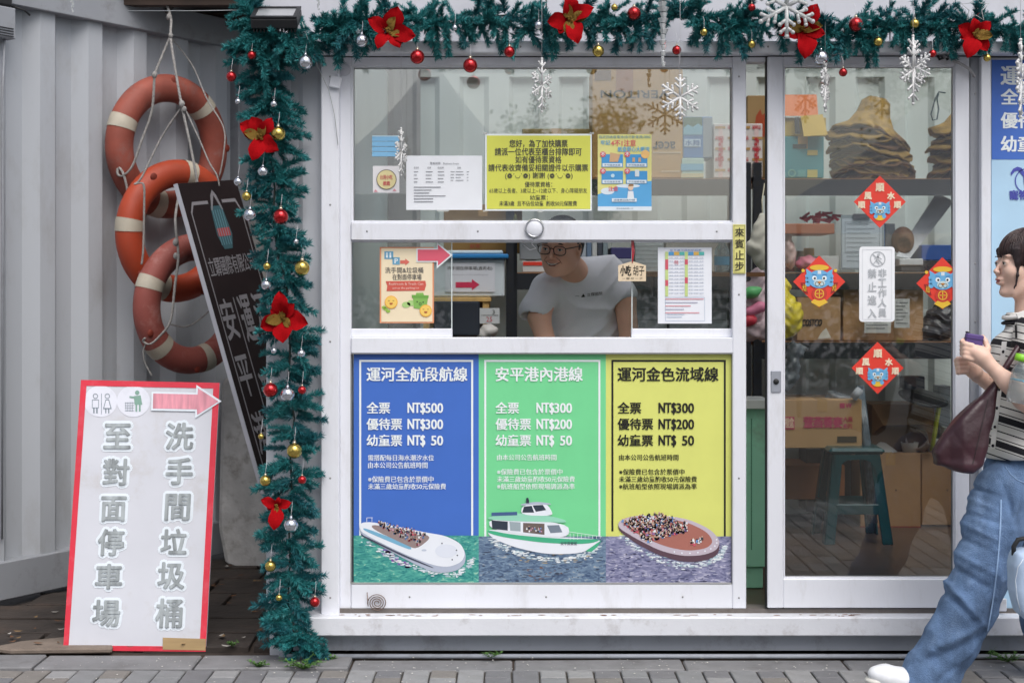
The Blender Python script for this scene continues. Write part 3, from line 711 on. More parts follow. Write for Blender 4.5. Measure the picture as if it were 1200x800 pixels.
for b in [
    (358, 73, 17, 'silver', 'large silver bauble hanging just under the left end of the header beam'),
    (424, 48, 15, 'silver', 'silver bauble hanging immediately left of the leftmost top poinsettia'),
    (489, 67, 17, 'red', 'large red bauble just right of and below the leftmost top poinsettia'),
    (551, 77, 17, 'red', 'largest low red bauble over the upper window above the blank paper gap'),
    (533, 33, 7, 'silver', 'tiny silver bauble in the top garland above the large low red bauble'),
    (597, 61, 13, 'red', 'mid sized red bauble over the window left of the gold bauble'),
    (631, 30, 10, 'silver', 'small silver bauble immediately left of the poinsettia above the yellow notice'),
    (701, 60, 14, 'gold', 'gold bauble right below the poinsettia above the yellow notice'),
    (720, 9, 8, 'gold', 'tiny gold bauble high in the garland beside the large red one'),
    (743, 16, 16, 'red', 'large red bauble high in the garland left of the icicle ornament'),
    (793, 59, 11, 'red', 'small red bauble just right of the icicle ornament'),
    (825, 38, 9, 'gold', 'small gold bauble right of the icicle in the top garland'),
    (881, 9, 9, 'red', 'small red bauble directly left of the big flat snowflake'),
    (881, 52, 9, 'gold', 'small gold bauble hanging over the gap beside the sliding door'),
    (962, 68, 18, 'silver', 'large silver bauble hanging over the sliding glass door'),
    (988, 85, 10, 'red', 'red bauble hanging lowest in front of the sliding door glass'),
    (1003, 29, 17, 'red', 'large red bauble in the garland above the sliding door'),
    (1029, 49, 11, 'gold', 'gold bauble in the garland between the large red one and the clear snowflake'),
    (1072, 28, 11, 'gold', 'gold bauble on the thread line of the clear snowflake'),
    (1093, 63, 9, 'red', 'small red bauble touching the right side of the clear snowflake'),
    (1157, 68, 9, 'gold', 'small gold bauble just above the blue price banner corner'),
    (295, 65, 10, 'red', 'small red bauble at the left tip of the header beam'),
    (271, 90, 12, 'red', 'red bauble sticking out left at the top of the side garland'),
    (279, 119, 7, 'silver', 'tiny silver bauble left of the side garland above the red poinsettia'),
    (321, 122, 8, 'silver', 'tiny silver bauble centred just above the upper side poinsettia'),
    (326, 157, 17, 'gold', 'large gold bauble on the right petals of the upper side poinsettia'),
    (308, 201, 12, 'silver', 'silver bauble hanging right below the upper side poinsettia'),
    (279, 213, 10, 'silver', 'silver bauble at the left edge of the garland above the dark sign corner'),
    (289, 230, 11, 'gold', 'gold bauble at the left edge beside the top of the dark sign'),
    (293, 252, 15, 'silver', 'large silver bauble overlapping the right edge of the dark sign'),
    (329, 254, 18, 'red', 'large red bauble in the middle of the side garland beside the dark sign'),
    (313, 312, 9, 'gold', 'small gold bauble at the left edge above the middle side poinsettia'),
    (354, 314, 18, 'gold', 'large gold bauble right of centre above the middle side poinsettia'),
    (312, 334, 12, 'silver', 'silver bauble immediately upper left of the middle side poinsettia'),
    (347, 283, 6, 'silver', 'tiny silver bauble above the large gold one on the side garland'),
    (321, 411, 7, 'silver', 'tiny silver bauble lower left of the middle side poinsettia'),
    (353, 414, 9, 'silver', 'small silver bauble lower right of the middle side poinsettia'),
    (317, 457, 17, 'red', 'large red bauble left of the silver one halfway down the side garland'),
    (337, 462, 17, 'silver', 'large silver bauble between two red ones on the side garland'),
    (354, 457, 10, 'red', 'small red bauble right of the silver one halfway down the side garland'),
    (306, 511, 7, 'gold', 'tiny gold bauble at the left edge where the dark sign passes behind'),
    (345, 528, 18, 'gold', 'large gold bauble in the lower half of the side garland'),
    (311, 563, 13, 'gold', 'gold bauble at the left edge just above the lowest poinsettia'),
    (354, 562, 10, 'red', 'small red bauble upper right of the lowest poinsettia'),
    (341, 615, 17, 'silver', 'large silver bauble right below the lowest poinsettia'),
    (317, 663, 13, 'gold', 'gold bauble below the lowest poinsettia near the left edge'),
    (327, 700, 8, 'gold', 'tiny pale gold bauble near the foot of the side garland'),
    (369, 705, 12, 'red', 'red bauble lowest on the side garland at its right edge')]: bauble(*b)

# ---- poinsettias
petal_m = mat('red_velvet_petal', (150, 8, 16), .95, var=.2, vscale=60, spec=.1, bump=.2, bscale=120)
glit_m = mat('gold_glitter_leaf', (160, 128, 58), .5, metal=.5, var=.9, vscale=420, bump=.8, bscale=300)
def petal(bm, ln, wd, cup, mi=0):
    rows = 6; vs = []
    for i in range(rows+1):
        t = i/rows; w_ = wd*math.sin(math.pi*min(1, t*.92+.06))**.8*(1 if t < .97 else .15)
        y = ln*t; z = cup*math.sin(t*2.2)*ln
        vs.append([bm.verts.new((x*w_*(1+.1*math.sin(y*9+x*3)), y, z+abs(x)*w_*.3+.05*math.sin(y*8+x*7+cup*20))) for x in (-.5, -.25, 0, .25, .5)])
    for a, b in zip(vs, vs[1:]):
        for k in range(4): f = bm.faces.new((a[k], a[k+1], b[k+1], b[k])); f.smooth = True; f.material_index = mi
def mk(me_name, fn, m):
    bm = BM(); fn(bm); me = bpy.data.meshes.new(me_name); bm.to_mesh(me); bm.free(); me.materials.append(m); return me
pet = [mk('petal', lambda b, a=a, w_=w_: petal(b, 1, w_, a), petal_m) for a, w_ in ((.34, .68), (.22, .76), (.42, .62))]
gpet = mk('glitter_leaf', lambda b: petal(b, .72, .45, .3), glit_m)
def cen(b):
    r = random.Random(1)
    for _ in range(9): ball(b, (r.uniform(-.1, .1), r.uniform(-.1, .1), .12+r.uniform(0, .08)), .05, 6, 4)
cent = mk('flower_centre', cen, glit_m)
def poins(px, py, r, spec, label, Y=-.2):
    rr = L(r*1.06, Y); t = thing('poinsettia', label, 'artificial flower', W(px, py, Y), 'poinsettias on the garlands'); R_ = random.Random(int(px))
    base = Matrix.Rotation(math.radians(88), 4, 'X')
    for kind, ang, s_, lift in spec:
        o = bpy.data.objects.new('petal' if kind == 'p' else 'glitter_leaf', pet[R_.randrange(3)] if kind == 'p' else gpet); C.objects.link(o); o.parent = t
        M = base @ Matrix.Rotation(math.radians(ang-90), 4, 'Z') @ Matrix.Rotation(math.radians(lift), 4, 'X') @ Matrix.Rotation(math.radians(R_.uniform(-14, 14)), 4, 'Y')
        o.rotation_euler = M.to_euler(); o.scale = (rr*s_,)*3
        o.location = (0, -.006 if kind == 'g' else R_.uniform(-.003, .003), 0)
    o = bpy.data.objects.new('flower_centre', cent); C.objects.link(o); o.parent = t; o.rotation_euler = base.to_euler(); o.scale = (rr,)*3; o.location = (0, -.008, 0)
poins(456, 38, 31, [('p', 150, .85, 4), ('p', 70, .95, 8), ('p', -10, 1, 0), ('p', 245, .8, 6), ('p', 300, .8, 10), ('g', 60, .8, 10), ('g', -20, .8, 6)], 'leftmost red poinsettia of the top garland with a gold beaded heart')
poins(668, 24, 29, [('p', 185, .9, 4), ('p', 100, .95, 8), ('p', 20, 1, 5), ('p', 285, 1.1, 6), ('p', 235, .7, 2), ('g', 110, .9, 10), ('g', 15, 1, 6), ('g', 262, .95, 8)], 'red poinsettia with gold lace leaves above the yellow notice')
poins(940, 36, 30, [('p', 195, .95, 4), ('p', 60, 1.05, 8), ('p', 350, .8, 0), ('p', 268, 1.15, 4), ('g', 170, .9, 8), ('g', 5, 1, 8)], 'red poinsettia partly behind the flat snowflake above the door')
poins(1141, 42, 24, [('p', 150, .9, 4), ('p', 95, .8, 8), ('p', 40, .9, 3), ('p', 250, 1.25, 6), ('p', 305, .95, 2), ('p', 190, .7, 2), ('g', -5, 1.1, 8), ('g', 50, .6, 8)], 'rightmost red poinsettia beside the blue banner corner')
poins(306, 161, 27, [('p', 150, 1, 4), ('p', 115, .9, 8), ('p', 60, .9, 0), ('p', 250, 1.1, 6), ('p', -35, 1, 5), ('g', 170, 1.0, 10), ('g', 75, .8, 6)], 'red poinsettia near the top of the side garland with gold bauble', Y=-.16)
poins(333, 372, 25, [('p', 95, 1.2, 4), ('p', 50, .8, 8), ('p', -15, 1.15, 3), ('p', 270, 1.15, 6), ('p', 200, 1.1, 2), ('p', 150, .7, 2), ('g', 195, 1.15, 8), ('g', 110, .75, 8), ('g', -50, .8, 8)], 'red poinsettia halfway down the side garland with broad gold lace leaf', Y=-.16)
poins(325, 592, 19, [('p', 160, 1.0, 4), ('p', 75, .6, 8), ('p', 10, .9, 3), ('p', 262, 1.4, 6), ('p', 200, .6, 2), ('g', 265, .6, 10)], 'lowest and smallest red poinsettia on the side garland', Y=-.16)

# ---- snowflakes, icicles, stars on threads
acr = mat('clear_acrylic', (244, 246, 250), .18, trans=.3, var=.02); wacr = mat('frosted_white_acrylic', (240, 243, 248), .2, trans=.5, var=.02)
def branch(bm, p, a, ln, th, dep, subs, yaw):
    def pt(x, z): return Vector(p)+Vector((x*math.cos(yaw), x*math.sin(yaw), z))
    d = Vector((math.cos(a), math.sin(a)))
    def bar(x0, z0, x1, z1, t_):
        tube(bm, [pt(x0, z0), pt(x1, z1)], t_/2, 6); ball(bm, pt(x1, z1), t_*.62, 8, 6)
    bar(0, 0, d.x*ln, d.y*ln, th)
    for f, l in subs:
        for s_ in (-1, 1):
            e = a+s_*math.radians(52); bar(d.x*ln*f, d.y*ln*f, d.x*ln*f+math.cos(e)*ln*l, d.y*ln*f+math.sin(e)*ln*l, th*.85)
def flake(px, py, r, yaw, label, m, Y=-.24, top=None, long=1.0, a0=90, th=.12, th_abs=None):
    R_ = L(r, Y); p = W(px, py, Y); t = thing('snowflake', label, 'snowflake ornament', p, 'hanging snowflake ornaments')
    bm = BM(); T = R_*th
    for k in range(6):
        a = math.radians(a0+60*k); ln = R_*(long if k in (0, 3) else 1)
        branch(bm, p, a, ln, T, .004, ((.42, .3), (.7, .26)), math.radians(yaw))
    obj('flake', bm, m, t)
    if top is not None:
        bm = BM(); q = W(px, top, Y); tube(bm, [p+Vector((0, 0, R_*long)), Vector((p.x, p.y, q.z))], .0009, 4); obj('thread', bm, thread_m, t)
flake(922, 8, 35, 0, 'big flat white snowflake cut off by the picture top above the door', wacr, Y=-.27, th=.14, top=-60)
flake(1070, 82, 24, 38, 'clear faceted snowflake on a string in front of the door top', acr, top=-60, long=1.65, th=.13)
flake(1072, 78, 22, -48, 'clear faceted snowflake crossing the one before the door top', acr, long=1.3, th=.13)
flake(635, 100, 22, 55, 'clear snowflake turned edge on before the upper window', acr, top=-60, long=1.4, Y=-.22)
flake(797, 114, 25, 18, 'clear snowflake before the large brown carton in the window', acr, top=-60, Y=-.24, th=.13)
flake(967, 100, 24, 66, 'clear snowflake turned edge on before the teal and orange cartons', acr, top=-60, long=1.25, Y=-.2)
flake(1196, 92, 30, 62, 'clear snowflake before the blue price banner at the right edge', acr, top=-60, long=1.5, Y=-.24)
def icicle(px, y0, y1, wd, label, Y=-.25, m=wacr):
    p = W(px, y1, Y); q = W(px, y0, Y); t = thing('icicle_ornament', label, 'icicle ornament', p); bm = BM(); n = 14; r0 = L(wd/2, Y)
    for i in range(n):
        f = i/n; z = q.z+(p.z-q.z)*f; k = (1-.75*f)*(1 if i % 2 else .7)
        lathe(bm, [(0, .0), (r0*k, -(q.z-p.z)/n*.3), (r0*k*.6, -(q.z-p.z)/n*1.05), (0, -(q.z-p.z)/n*1.1)], (q.x+.002*math.sin(i*2), Y, z), 7, smooth=False)
    obj('spire', bm, m, t)
    bm = BM(); tube(bm, [q, q+Vector((0, 0, .3))], .0009, 4); obj('thread', bm, thread_m, t)
icicle(777, -12, 78, 18, 'long frosted white icicle ornament hanging before the upper window')
icicle(85, -25, 15, 10, 'small icicle tip hanging at the picture top before the container wall', Y=.15)
icicle(373, -25, 12, 9, 'small icicle tip hanging at the picture top beside the flood lamp', Y=-.2)
def star(px, py, r, label, m, Y=-.2):
    t = thing('star_ornament', label, 'star ornament', W(px, py, Y)); R_ = L(r, Y); p = W(px, py, Y); bm = BM(); o_ = []
    for k in range(10): a = math.pi/2+k*math.pi/5; rr = R_ if k % 2 == 0 else R_*.45; o_.append(p+Vector((rr*math.cos(a), 0, rr*math.sin(a))))
    tube(bm, o_, .0022, 5, closed=True); obj('star_outline', bm, m, t)
    bm = BM(); tube(bm, [o_[0], o_[0]+Vector((0, 0, .2))], .0008, 4); obj('thread', bm, thread_m, t)
star(1143, 10, 17, 'white outlined star hanging above the rightmost poinsettia', wacr)
bm = BM(); p = W(1145, 16, -.19); pts = []
for k in range(10): a = math.pi/2+k*math.pi/5; rr = .012 if k % 2 == 0 else .005; pts.append(p+Vector((rr*math.cos(a), 0, rr*math.sin(a))))
prism(bm, pts, (0, .003, 0)); tag(obj('star_ornament', bm, petal_m), 'tiny solid red star inside the white outlined star', 'star ornament')
star(796, 118, 9, 'small clear star hanging before the carton behind the snowflake', acr, Y=-.15)
flake(470, 178, 17, 70, 'clear snowflake turned edge on before the blue mask in the window', acr, top=-60, long=1.6, Y=-.12, th=.14)
# fairy light wires and small fixtures
wm = mat('clear_wire', (176, 180, 180), .4)
def cable(label, pts, r=.0014, m=wm, name='string_light_wire', cat='wire'):
    bm = BM(); tube(bm, [W(*p) for p in pts], r, 5); return tag(obj(name, bm, m, smooth=True), label, cat)
cable('thin wire slanting from the flood lamp down past the corner post', [(354, 26, -.2), (362, 50, -.16), (372, 78, -.1), (385, 105, -.06), (392, 135, -.055), (396, 170, -.055)])
cable('thin pale string stretched across the container wall top', [(150, 13, .3), (230, 13, .1), (290, 12, -.1)])
cable('two fine strings hanging beside the corner post to the square tag', [(395, 28, -.15), (396, 60, -.12), (396, 86, -.08)])
t = thing('square_tag', 'small pale square tag with rounded corners hung on the corner post', 'tag', W(393, 105, -.07))
bm = BM(); M = Matrix.Rotation(math.radians(12), 4, 'Y'); c = W(393, 96, -.06)
box(bm, -.022, .022, -.004, .004, -.024, .024, M=Matrix.Translation(c) @ M); obj('tag_body', bm, white, t, bevel=.004)
t = thing('round_badge', 'round pale badge fixed at the top left of the window frame', 'badge', W(405, 89, -.03))
bm = BM(); lathe(bm, [(0, .006), (.02, .006), (.023, .002), (.023, 0)], W(404, 82, -.022), 20, M=Matrix.Rotation(math.pi/2, 4, 'X')); obj('disc', bm, fasciam, t)
# flood lamp
FL = thing('flood_lamp', 'black LED flood lamp with finned housing at the kiosk corner', 'flood lamp', W(325, 30, -.12))
hm = mat('black_cast_housing', (26, 27, 30), .5, var=.1)
def quad3(pts): return [W(*p) for p in pts]
Mx = Matrix.Translation(W(324, 22, -.15)) @ Matrix.Rotation(math.radians(-62), 4, 'X')
bm = BM(); box(bm, -.085, .085, -.02, .02, -.065, .065, M=Mx)
obj('housing', bm, hm, FL, bevel=.005)
bm = BM()
for k in range(13): box(bm, -.078+.0125*k, -.074+.0125*k, .0, .034, -.06, .06, M=Mx)
obj('cooling_fin', bm, hm, FL, kind='stuff')
bm = BM(); box(bm, -.085, .085, -.027, -.02, -.065, -.05, M=Mx); box(bm, -.085, .085, -.027, -.02, .05, .065, M=Mx); box(bm, -.085, -.07, -.027, -.02, -.05, .05, M=Mx); box(bm, .07, .085, -.027, -.02, -.05, .05, M=Mx); obj('bezel', bm, hm, FL)
bm = BM(); box(bm, -.07, .07, -.0225, -.0205, -.05, .05, M=Mx); obj('lens', bm, mat('lamp_glass', (150, 152, 155), .15), FL)
bm = BM(); tube(bm, [W(352, 40, -.12), W(366, 44, -.1), W(380, 40, -.06), W(384, 30, -.02)], .005, 6); obj('lead', bm, hm, FL, smooth=True)
bm = BM(); tube(bm, [W(304, 30, -.1), W(304, 34, -.02)], .006, 6); tube(bm, [W(345, 30, -.1), W(345, 34, -.02)], .006, 6); obj('bracket', bm, hm, FL)
# strings of wire behind the header's left end
cable('pair of thin wires sagging under the left end of the header beam', [(315, 66, -.03), (330, 72, -.04), (345, 73, -.06), (356, 70, -.12)], .002)
# wireless bell on the mid rail
t = thing('wireless_bell', 'round white doorbell with a chrome rim on the middle rail', 'doorbell', W(626.5, 278, -.05))
Mr = Matrix.Rotation(math.pi/2, 4, 'X')
bm = BM(); lathe(bm, [(.036, 0), (.036, .012), (.033, .016), (.029, .014), (.029, 0)], W(626.5, 267.5, -.03), 28, M=Mr); obj('rim', bm, mat('chrome', (200, 202, 206), .18, metal=.95), t)
bm = BM(); lathe(bm, [(0, .017), (.02, .016), (.029, .012)], W(626.5, 267.5, -.03), 28, M=Mr); obj('button', bm, white, t)
bm = BM(); tube(bm, [W(626, 279, -.035), W(623, 286, -.02), W(628, 291, .0), W(621, 293, .01), W(612, 286, .015)], .0017, 6); obj('lead', bm, thread_m, t, smooth=True)
# mosquito coil wire spiral on the bottom rail
bm = BM(); c = W(442, 706, -.034); pts = []
for k in range(84):
    a = k/84*2*math.pi*3.6; r_ = .006+.031*k/84; pts.append(c+Vector((r_*math.cos(a), 0, r_*math.sin(a)*.92)))
pts.append(c+Vector((-.038, -.0, .04)))
tube(bm, pts, .0017, 5); tag(obj('wire_coil', bm, mat('rusty_wire', (120, 100, 90), .5, metal=.5), smooth=True), 'dark wire spiral fixed to the bottom rail below the blue panel', 'wire coil')
# ================================================================ price panels on the kiosk front
ink = pr(26, 26, 22); wht = pr(236, 242, 246); blk = pr(34, 34, 38)
def water_mat(name, c1, c2, c3, scale=9):
    m = bpy.data.materials.new(name); m.use_nodes = True; MATS[name] = m; n, l = m.node_tree.nodes, m.node_tree.links
    b = n['Principled BSDF']; b.inputs['Roughness'].default_value = .4
    tc = n.new('ShaderNodeTexCoord'); mp = n.new('ShaderNodeMapping'); mp.inputs['Scale'].default_value = (1, 1, 2.6); mp.inputs['Rotation'].default_value = (0, .25, 0)
    l.new(tc.outputs['Object'], mp.inputs[0])
    a = n.new('ShaderNodeTexNoise'); a.inputs['Scale'].default_value = scale*3.4; a.inputs['Detail'].default_value = 10; a.inputs['Distortion'].default_value = 1.6; l.new(mp.outputs[0], a.inputs['Vector'])
    r = n.new('ShaderNodeValToRGB'); r.color_ramp.elements[0].position = .34; r.color_ramp.elements[0].color = col(*c1)
    r.color_ramp.elements[1].position = .62; r.color_ramp.elements[1].color = col(*c2)
    e = r.color_ramp.elements.new(.74); e.color = col(*c3)
    l.new(a.outputs[0], r.inputs[0]); l.new(r.outputs[0], b.inputs['Base Color']); return m
w1 = water_mat('printed_green_water', (30, 120, 124), (90, 176, 160), (190, 216, 190)); w2 = water_mat('printed_grey_water', (64, 84, 116), (122, 146, 170), (180, 178, 172)); w3 = water_mat('printed_violet_water', (92, 96, 132), (156, 156, 186), (214, 212, 222))
def blend(P0, x0, x1, y0, y1, m1, seed, lv=2, n=110):
    r = random.Random(seed)
    for _ in range(n):
        x = r.uniform(x0, x1); y = r.uniform(y0, y1); P0.disc(x, y, r.uniform(.8, 3.6), m1, lv, ry=r.uniform(.2, .6), n=8, name='printed_ripples')
R2 = random.Random(31)
def wake(P0, path, wd, n, seed):
    r = random.Random(seed)
    for _ in range(n):
        q = r.random()*(len(path)-1); i = int(q); f = q-i; x = path[i][0]*(1-f)+path[i+1][0]*f+r.gauss(0, 1.5); y = path[i][1]*(1-f)+path[i+1][1]*f+r.gauss(0, wd*.6)
        P0.disc(x, y, r.uniform(.8, 3.4), r.choice([foam, foam, pr(240, 244, 246), pr(170, 196, 206)]), r.uniform(2.3, 2.9), 'printed_ripples', ry=r.uniform(.3, .9), n=7)
PX = [(414.5, 561), (561, 710), (710, 857)]
bgs = [pr(66, 110, 196), pr(118, 214, 150), pr(218, 222, 120)]
hull_w = pr(232, 236, 244); hull_s = pr(178, 186, 204); hull_d = pr(70, 74, 92); foam = pr(214, 224, 232); dkg = pr(70, 176, 134); glassp = pr(48, 58, 72)
titles = ['運河全航段航線', '安平港內港線', '運河金色流域線']
prices = [('500', '300', ' 50'), ('300', '200', ' 50'), ('300', '200', ' 50')]
labs = ['blue price board for the full canal route with a white tour boat', 'green price board for the inner harbour line with a green and white cruiser', 'yellow price board for the golden canal line with a packed open boat']
def crowd(P_, poly, n, seed, cols, lv=5, s=1.2):
    """printed passengers inside a quad (four corners)"""
    r = random.Random(seed); a, b, c, d = [Vector((*q, 0)) for q in poly]
    pts = []
    for i in range(n):
        u_, v_ = r.random(), r.random(); pts.append((a.lerp(b, u_)).lerp(d.lerp(c, u_), v_))
    pts.sort(key=lambda q: q.y)
    for q in pts:
        m_ = cols[r.randrange(len(cols))]
        P_.poly([(q.x-s, q.y+s*2.2), (q.x+s, q.y+s*2.2), (q.x+s*.8, q.y), (q.x-s*.8, q.y)], m_, lv, 'printed_passengers'); P_.disc(q.x, q.y-s*.5, s*.62, r.choice([pr(206, 170, 150), pr(206, 170, 150), pr(70, 54, 50), pr(226, 224, 220)]), lv+.4, 'printed_passengers', n=7)
cc = [pr(206, 90, 110), pr(110, 150, 206), pr(44, 56, 100), pr(224, 226, 232), pr(236, 238, 240), pr(140, 60, 70), pr(90, 120, 170), pr(200, 150, 170), pr(60, 60, 66)]
for i, (x0, x1) in enumerate(PX):
    t, p = sheet('price_board', labs[i], 'price board', x0, 414, x1, 684, -.004, bgs[i], .006, 'price panels under the window', 'panel_board')
    tc_ = wht if i < 2 else ink; ox = [0, 151, 294][i]
    for q in ((x0+6.5, 421.5, x1-6.5, 423.8), ): p.rect(*q, tc_, 1, 'printed_border')
    p.rect(x0+6.5, 423.8, x0+8.8, 628 if i < 2 else 622, tc_, 1, 'printed_border'); p.rect(x1-8.8, 423.8, x1-6.5, 628, tc_, 1, 'printed_border')
    tw = [117.5, 101.5, 117.5][i]
    p.text(titles[i], 430+ox, 430, 430+ox+tw, 446.5, tc_, 2, .022, 3)
    for k, (a, wd) in enumerate((('全票', 27), ('優待票', 41), ('幼童票', 41))):
        y = 471+k*19; p.text(a, 430+ox, y, 430+ox+wd, y+13.2, tc_, 2, .024, 3)
        pc = prices[i][k]
        p.text('NT$', 478+ox, y+.6, 498+ox, y+14.2, tc_, 2, .03, 3)
        if pc[0] == ' ': p.text('50', 505.5+ox, y+1.2, 519+ox, y+12.4, tc_, 2, .03, 3)
        else: p.text(pc, 498.8+ox, y+1.2, 519+ox, y+12.4, tc_, 2, .03, 3)
    if i == 0:
        p.text('需搭配每日海水潮汐水位', 431.5, 532.5, 508.5, 539.5, tc_, 2, .015, 2); p.text('由本公司公告航班時間', 431.5, 541, 501, 548.3, tc_, 2, .015, 2)
        p.text('※保險費已包含於票價中', 431.5, 557.5, 508, 564.8, tc_, 2, .015, 2); p.text('未滿三歲幼童酌收50元保險費', 431.5, 566, 522.5, 573, tc_, 2, .015, 2)
    else:
        p.text('由本公司公告航班時間', 431.5+ox, 532, 501+ox, 539, tc_, 2, .015, 2)
        p.text('※保險費已包含於票價中', 431.5+ox, 549, 508+ox, 556, tc_, 2, .015, 2); p.text('未滿三歲幼童酌收50元保險費', 431.5+ox, 557.5, 522.5+ox, 564.5, tc_, 2, .015, 2)
        p.text('※航班船型依照現場調派為準', 431.5+ox, 566, 522.5+ox, 573, tc_, 2, .015, 2)
    wm_ = [w1, w2, w3][i]; p.rect(x0, 628 if i != 0 else 627, x1, 684, wm_, 1.5, 'printed_water')
    if i == 0:   # long white open tour boat seen from the bow quarter
        blend(p, 418, 558, 640, 682, pr(60, 150, 140), 1); [p.disc(450+28*q, 646+18*q+R2.uniform(-4, 4), R2.uniform(1.5, 4), pr(150, 96, 186) if R2.random() < .6 else pr(130, 110, 180), 2.2, 'printed_ripples', ry=R2.uniform(.4, 1.1), n=9) for q in [R2.random() for _ in range(60)]]
        wake(p, [(424, 630), (450, 648), (478, 662), (505, 671), (535, 673), (550, 662), (556, 652)], 2.6, 170, 3)
        p.poly([(421, 616), (424, 612), (436, 612), (500, 624), (522, 628), (540, 637), (546, 648), (545, 660), (536, 668), (520, 671), (500, 668), (423, 627)], hull_s, 3, 'printed_boat')
        p.poly([(421, 616), (424, 611.5), (438, 611), (500, 623.5), (522, 627), (540, 636), (545.5, 648), (541, 658), (526, 664), (508, 662), (470, 647), (424, 624)], hull_w, 3.4, 'printed_boat')
        p.poly([(423, 625), (470, 648), (508, 664), (508, 665.2), (470, 650.5), (423, 627)], hull_d, 3.7, 'printed_boat')
        p.poly([(426, 617), (470, 634), (482, 640), (482, 644), (466, 638), (426, 621)], pr(120, 176, 206), 3.7, 'printed_boat')
        p.poly([(436, 613), (499, 625), (505, 630), (488, 643), (476, 638), (436, 619)], pr(150, 132, 130), 3.8, 'printed_boat')
        p.disc(523, 645, 13, pr(222, 227, 238), 3.8, 'printed_boat', ry=8)
        p.disc(497, 644, 3, pr(192, 200, 216), 3.9, 'printed_boat', ry=1.2)
        for q in ((535, 644), (530, 655), (518, 636), (536, 650)): p.disc(*q, .9, hull_d, 4.2, 'printed_boat', n=8)
        crowd(p, [(444, 610), (500, 622), (492, 638), (446, 615)], 120, 2, cc, 5, 1.05)
        for xx in (430, 436): p.line(xx, 611, xx, 606, .6, hull_w, 4.5, 'printed_boat')
        p.line(430, 606, 437, 606, .6, hull_w, 4.6, 'printed_boat')
    if i == 1:   # two deck green and white cruiser
        blend(p, 565, 706, 640, 682, pr(60, 66, 84), 5); blend(p, 610, 690, 648, 660, pr(190, 170, 130), 6, n=22); blend(p, 618, 660, 662, 680, pr(120, 96, 88), 8, n=22)
        wake(p, [(574, 630), (592, 642), (630, 654), (665, 655), (690, 648), (703, 640)], 2.8, 190, 4)
        p.poly([(571, 618), (640, 628), (707, 631), (697, 640), (680, 648), (640, 649), (600, 640), (573, 628)], hull_w, 3, 'printed_boat')
        p.poly([(571, 620), (600, 626), (660, 631), (707, 631), (690, 637), (640, 636), (590, 629), (572, 624)], dkg, 3.4, 'printed_boat')
        p.poly([(686, 645), (705, 632), (700, 640), (693, 646)], dkg, 3.5, 'printed_boat')
        p.poly([(573, 606), (665, 612), (668, 628), (640, 629), (574, 620)], hull_w, 3.6, 'printed_boat')
        p.poly([(576, 609), (595, 610.5), (595, 621), (577, 619)], glassp, 3.9, 'printed_boat'); p.poly([(613, 612), (638, 613), (638, 626), (613, 623)], pr(110, 96, 92), 3.9, 'printed_boat')
        p.poly([(597, 610.5), (610, 611.5), (610, 622), (598, 621)], pr(156, 170, 176), 3.9, 'printed_boat')
        p.poly([(641, 615), (655, 614.5), (659, 623), (645, 624)], pr(120, 132, 146), 3.9, 'printed_boat')
        p.poly([(572, 605), (600, 600), (640, 603), (662, 608), (664, 612), (640, 611), (600, 610), (572, 608)], pr(150, 214, 186), 4.0, 'printed_boat')
        p.poly([(612, 591), (640, 589), (646, 597), (648, 604), (610, 603)], hull_w, 4.1, 'printed_boat'); p.poly([(614, 593), (623, 592), (626, 600), (612, 600)], glassp, 4.3, 'printed_boat'); p.poly([(624, 591.5), (636, 591), (640, 597), (628, 599)], glassp, 4.3, 'printed_boat')
        p.poly([(610, 590), (628, 587), (645, 589), (646, 591), (628, 590), (611, 592)], hull_s, 4.4, 'printed_boat')
        p.poly([(576, 600), (606, 599), (606, 603), (576, 604)], pr(70, 96, 140), 4.4, 'printed_boat')
        crowd(p, [(616, 616), (636, 617), (636, 622), (616, 621)], 14, 4, cc, 5, .9); p.disc(618, 584, 1.5, glassp, 5, 'printed_boat'); p.rect(616.5, 585, 620, 589, glassp, 5, 'printed_boat')
        for k in range(9): p.line(668+4.4*k, 632-.2*k, 668+4.4*k, 624+.5*k, .5, hull_w, 4.6, 'printed_boat')
        p.line(664, 622, 705, 628, .5, hull_w, 4.7, 'printed_boat')
        p.text('安平貴賓號', 657, 634, 676, 638, hull_d, 4.8, .01, 1)
    if i == 2:   # broad open boat packed with passengers
        blend(p, 714, 854, 640, 682, pr(198, 198, 216), 9); blend(p, 714, 854, 645, 682, pr(64, 66, 104), 10)
        wake(p, [(728, 626), (745, 642), (772, 655), (806, 663), (832, 659), (846, 648), (850, 640)], 3.0, 210, 5)
        p.poly([(724, 615), (728, 609), (745, 604), (800, 606), (832, 621), (844, 636), (841, 650), (825, 657), (800, 658), (772, 650), (745, 636), (726, 622)], pr(92, 68, 80), 3, 'printed_boat')
        p.poly([(724, 613), (728, 608), (745, 603), (800, 605), (832, 619), (844, 633), (840, 644), (824, 650), (800, 651), (774, 645), (748, 632), (726, 619)], pr(196, 184, 196), 3.4, 'printed_boat')
        p.poly([(732, 612), (748, 606), (800, 609), (828, 622), (836, 634), (828, 642), (806, 645), (780, 640), (752, 628), (734, 617)], pr(170, 108, 96), 3.7, 'printed_boat')
        crowd(p, [(727, 608), (772, 599), (808, 618), (760, 634)], 330, 7, cc+[pr(150, 110, 160), pr(120, 90, 150), pr(210, 170, 150)], 5, 1.35)
        crowd(p, [(780, 603), (804, 608), (806, 622), (790, 622)], 40, 8, cc, 5, 1.3); crowd(p, [(808, 631), (824, 628), (826, 634), (812, 637)], 9, 9, cc, 5, 1.5)
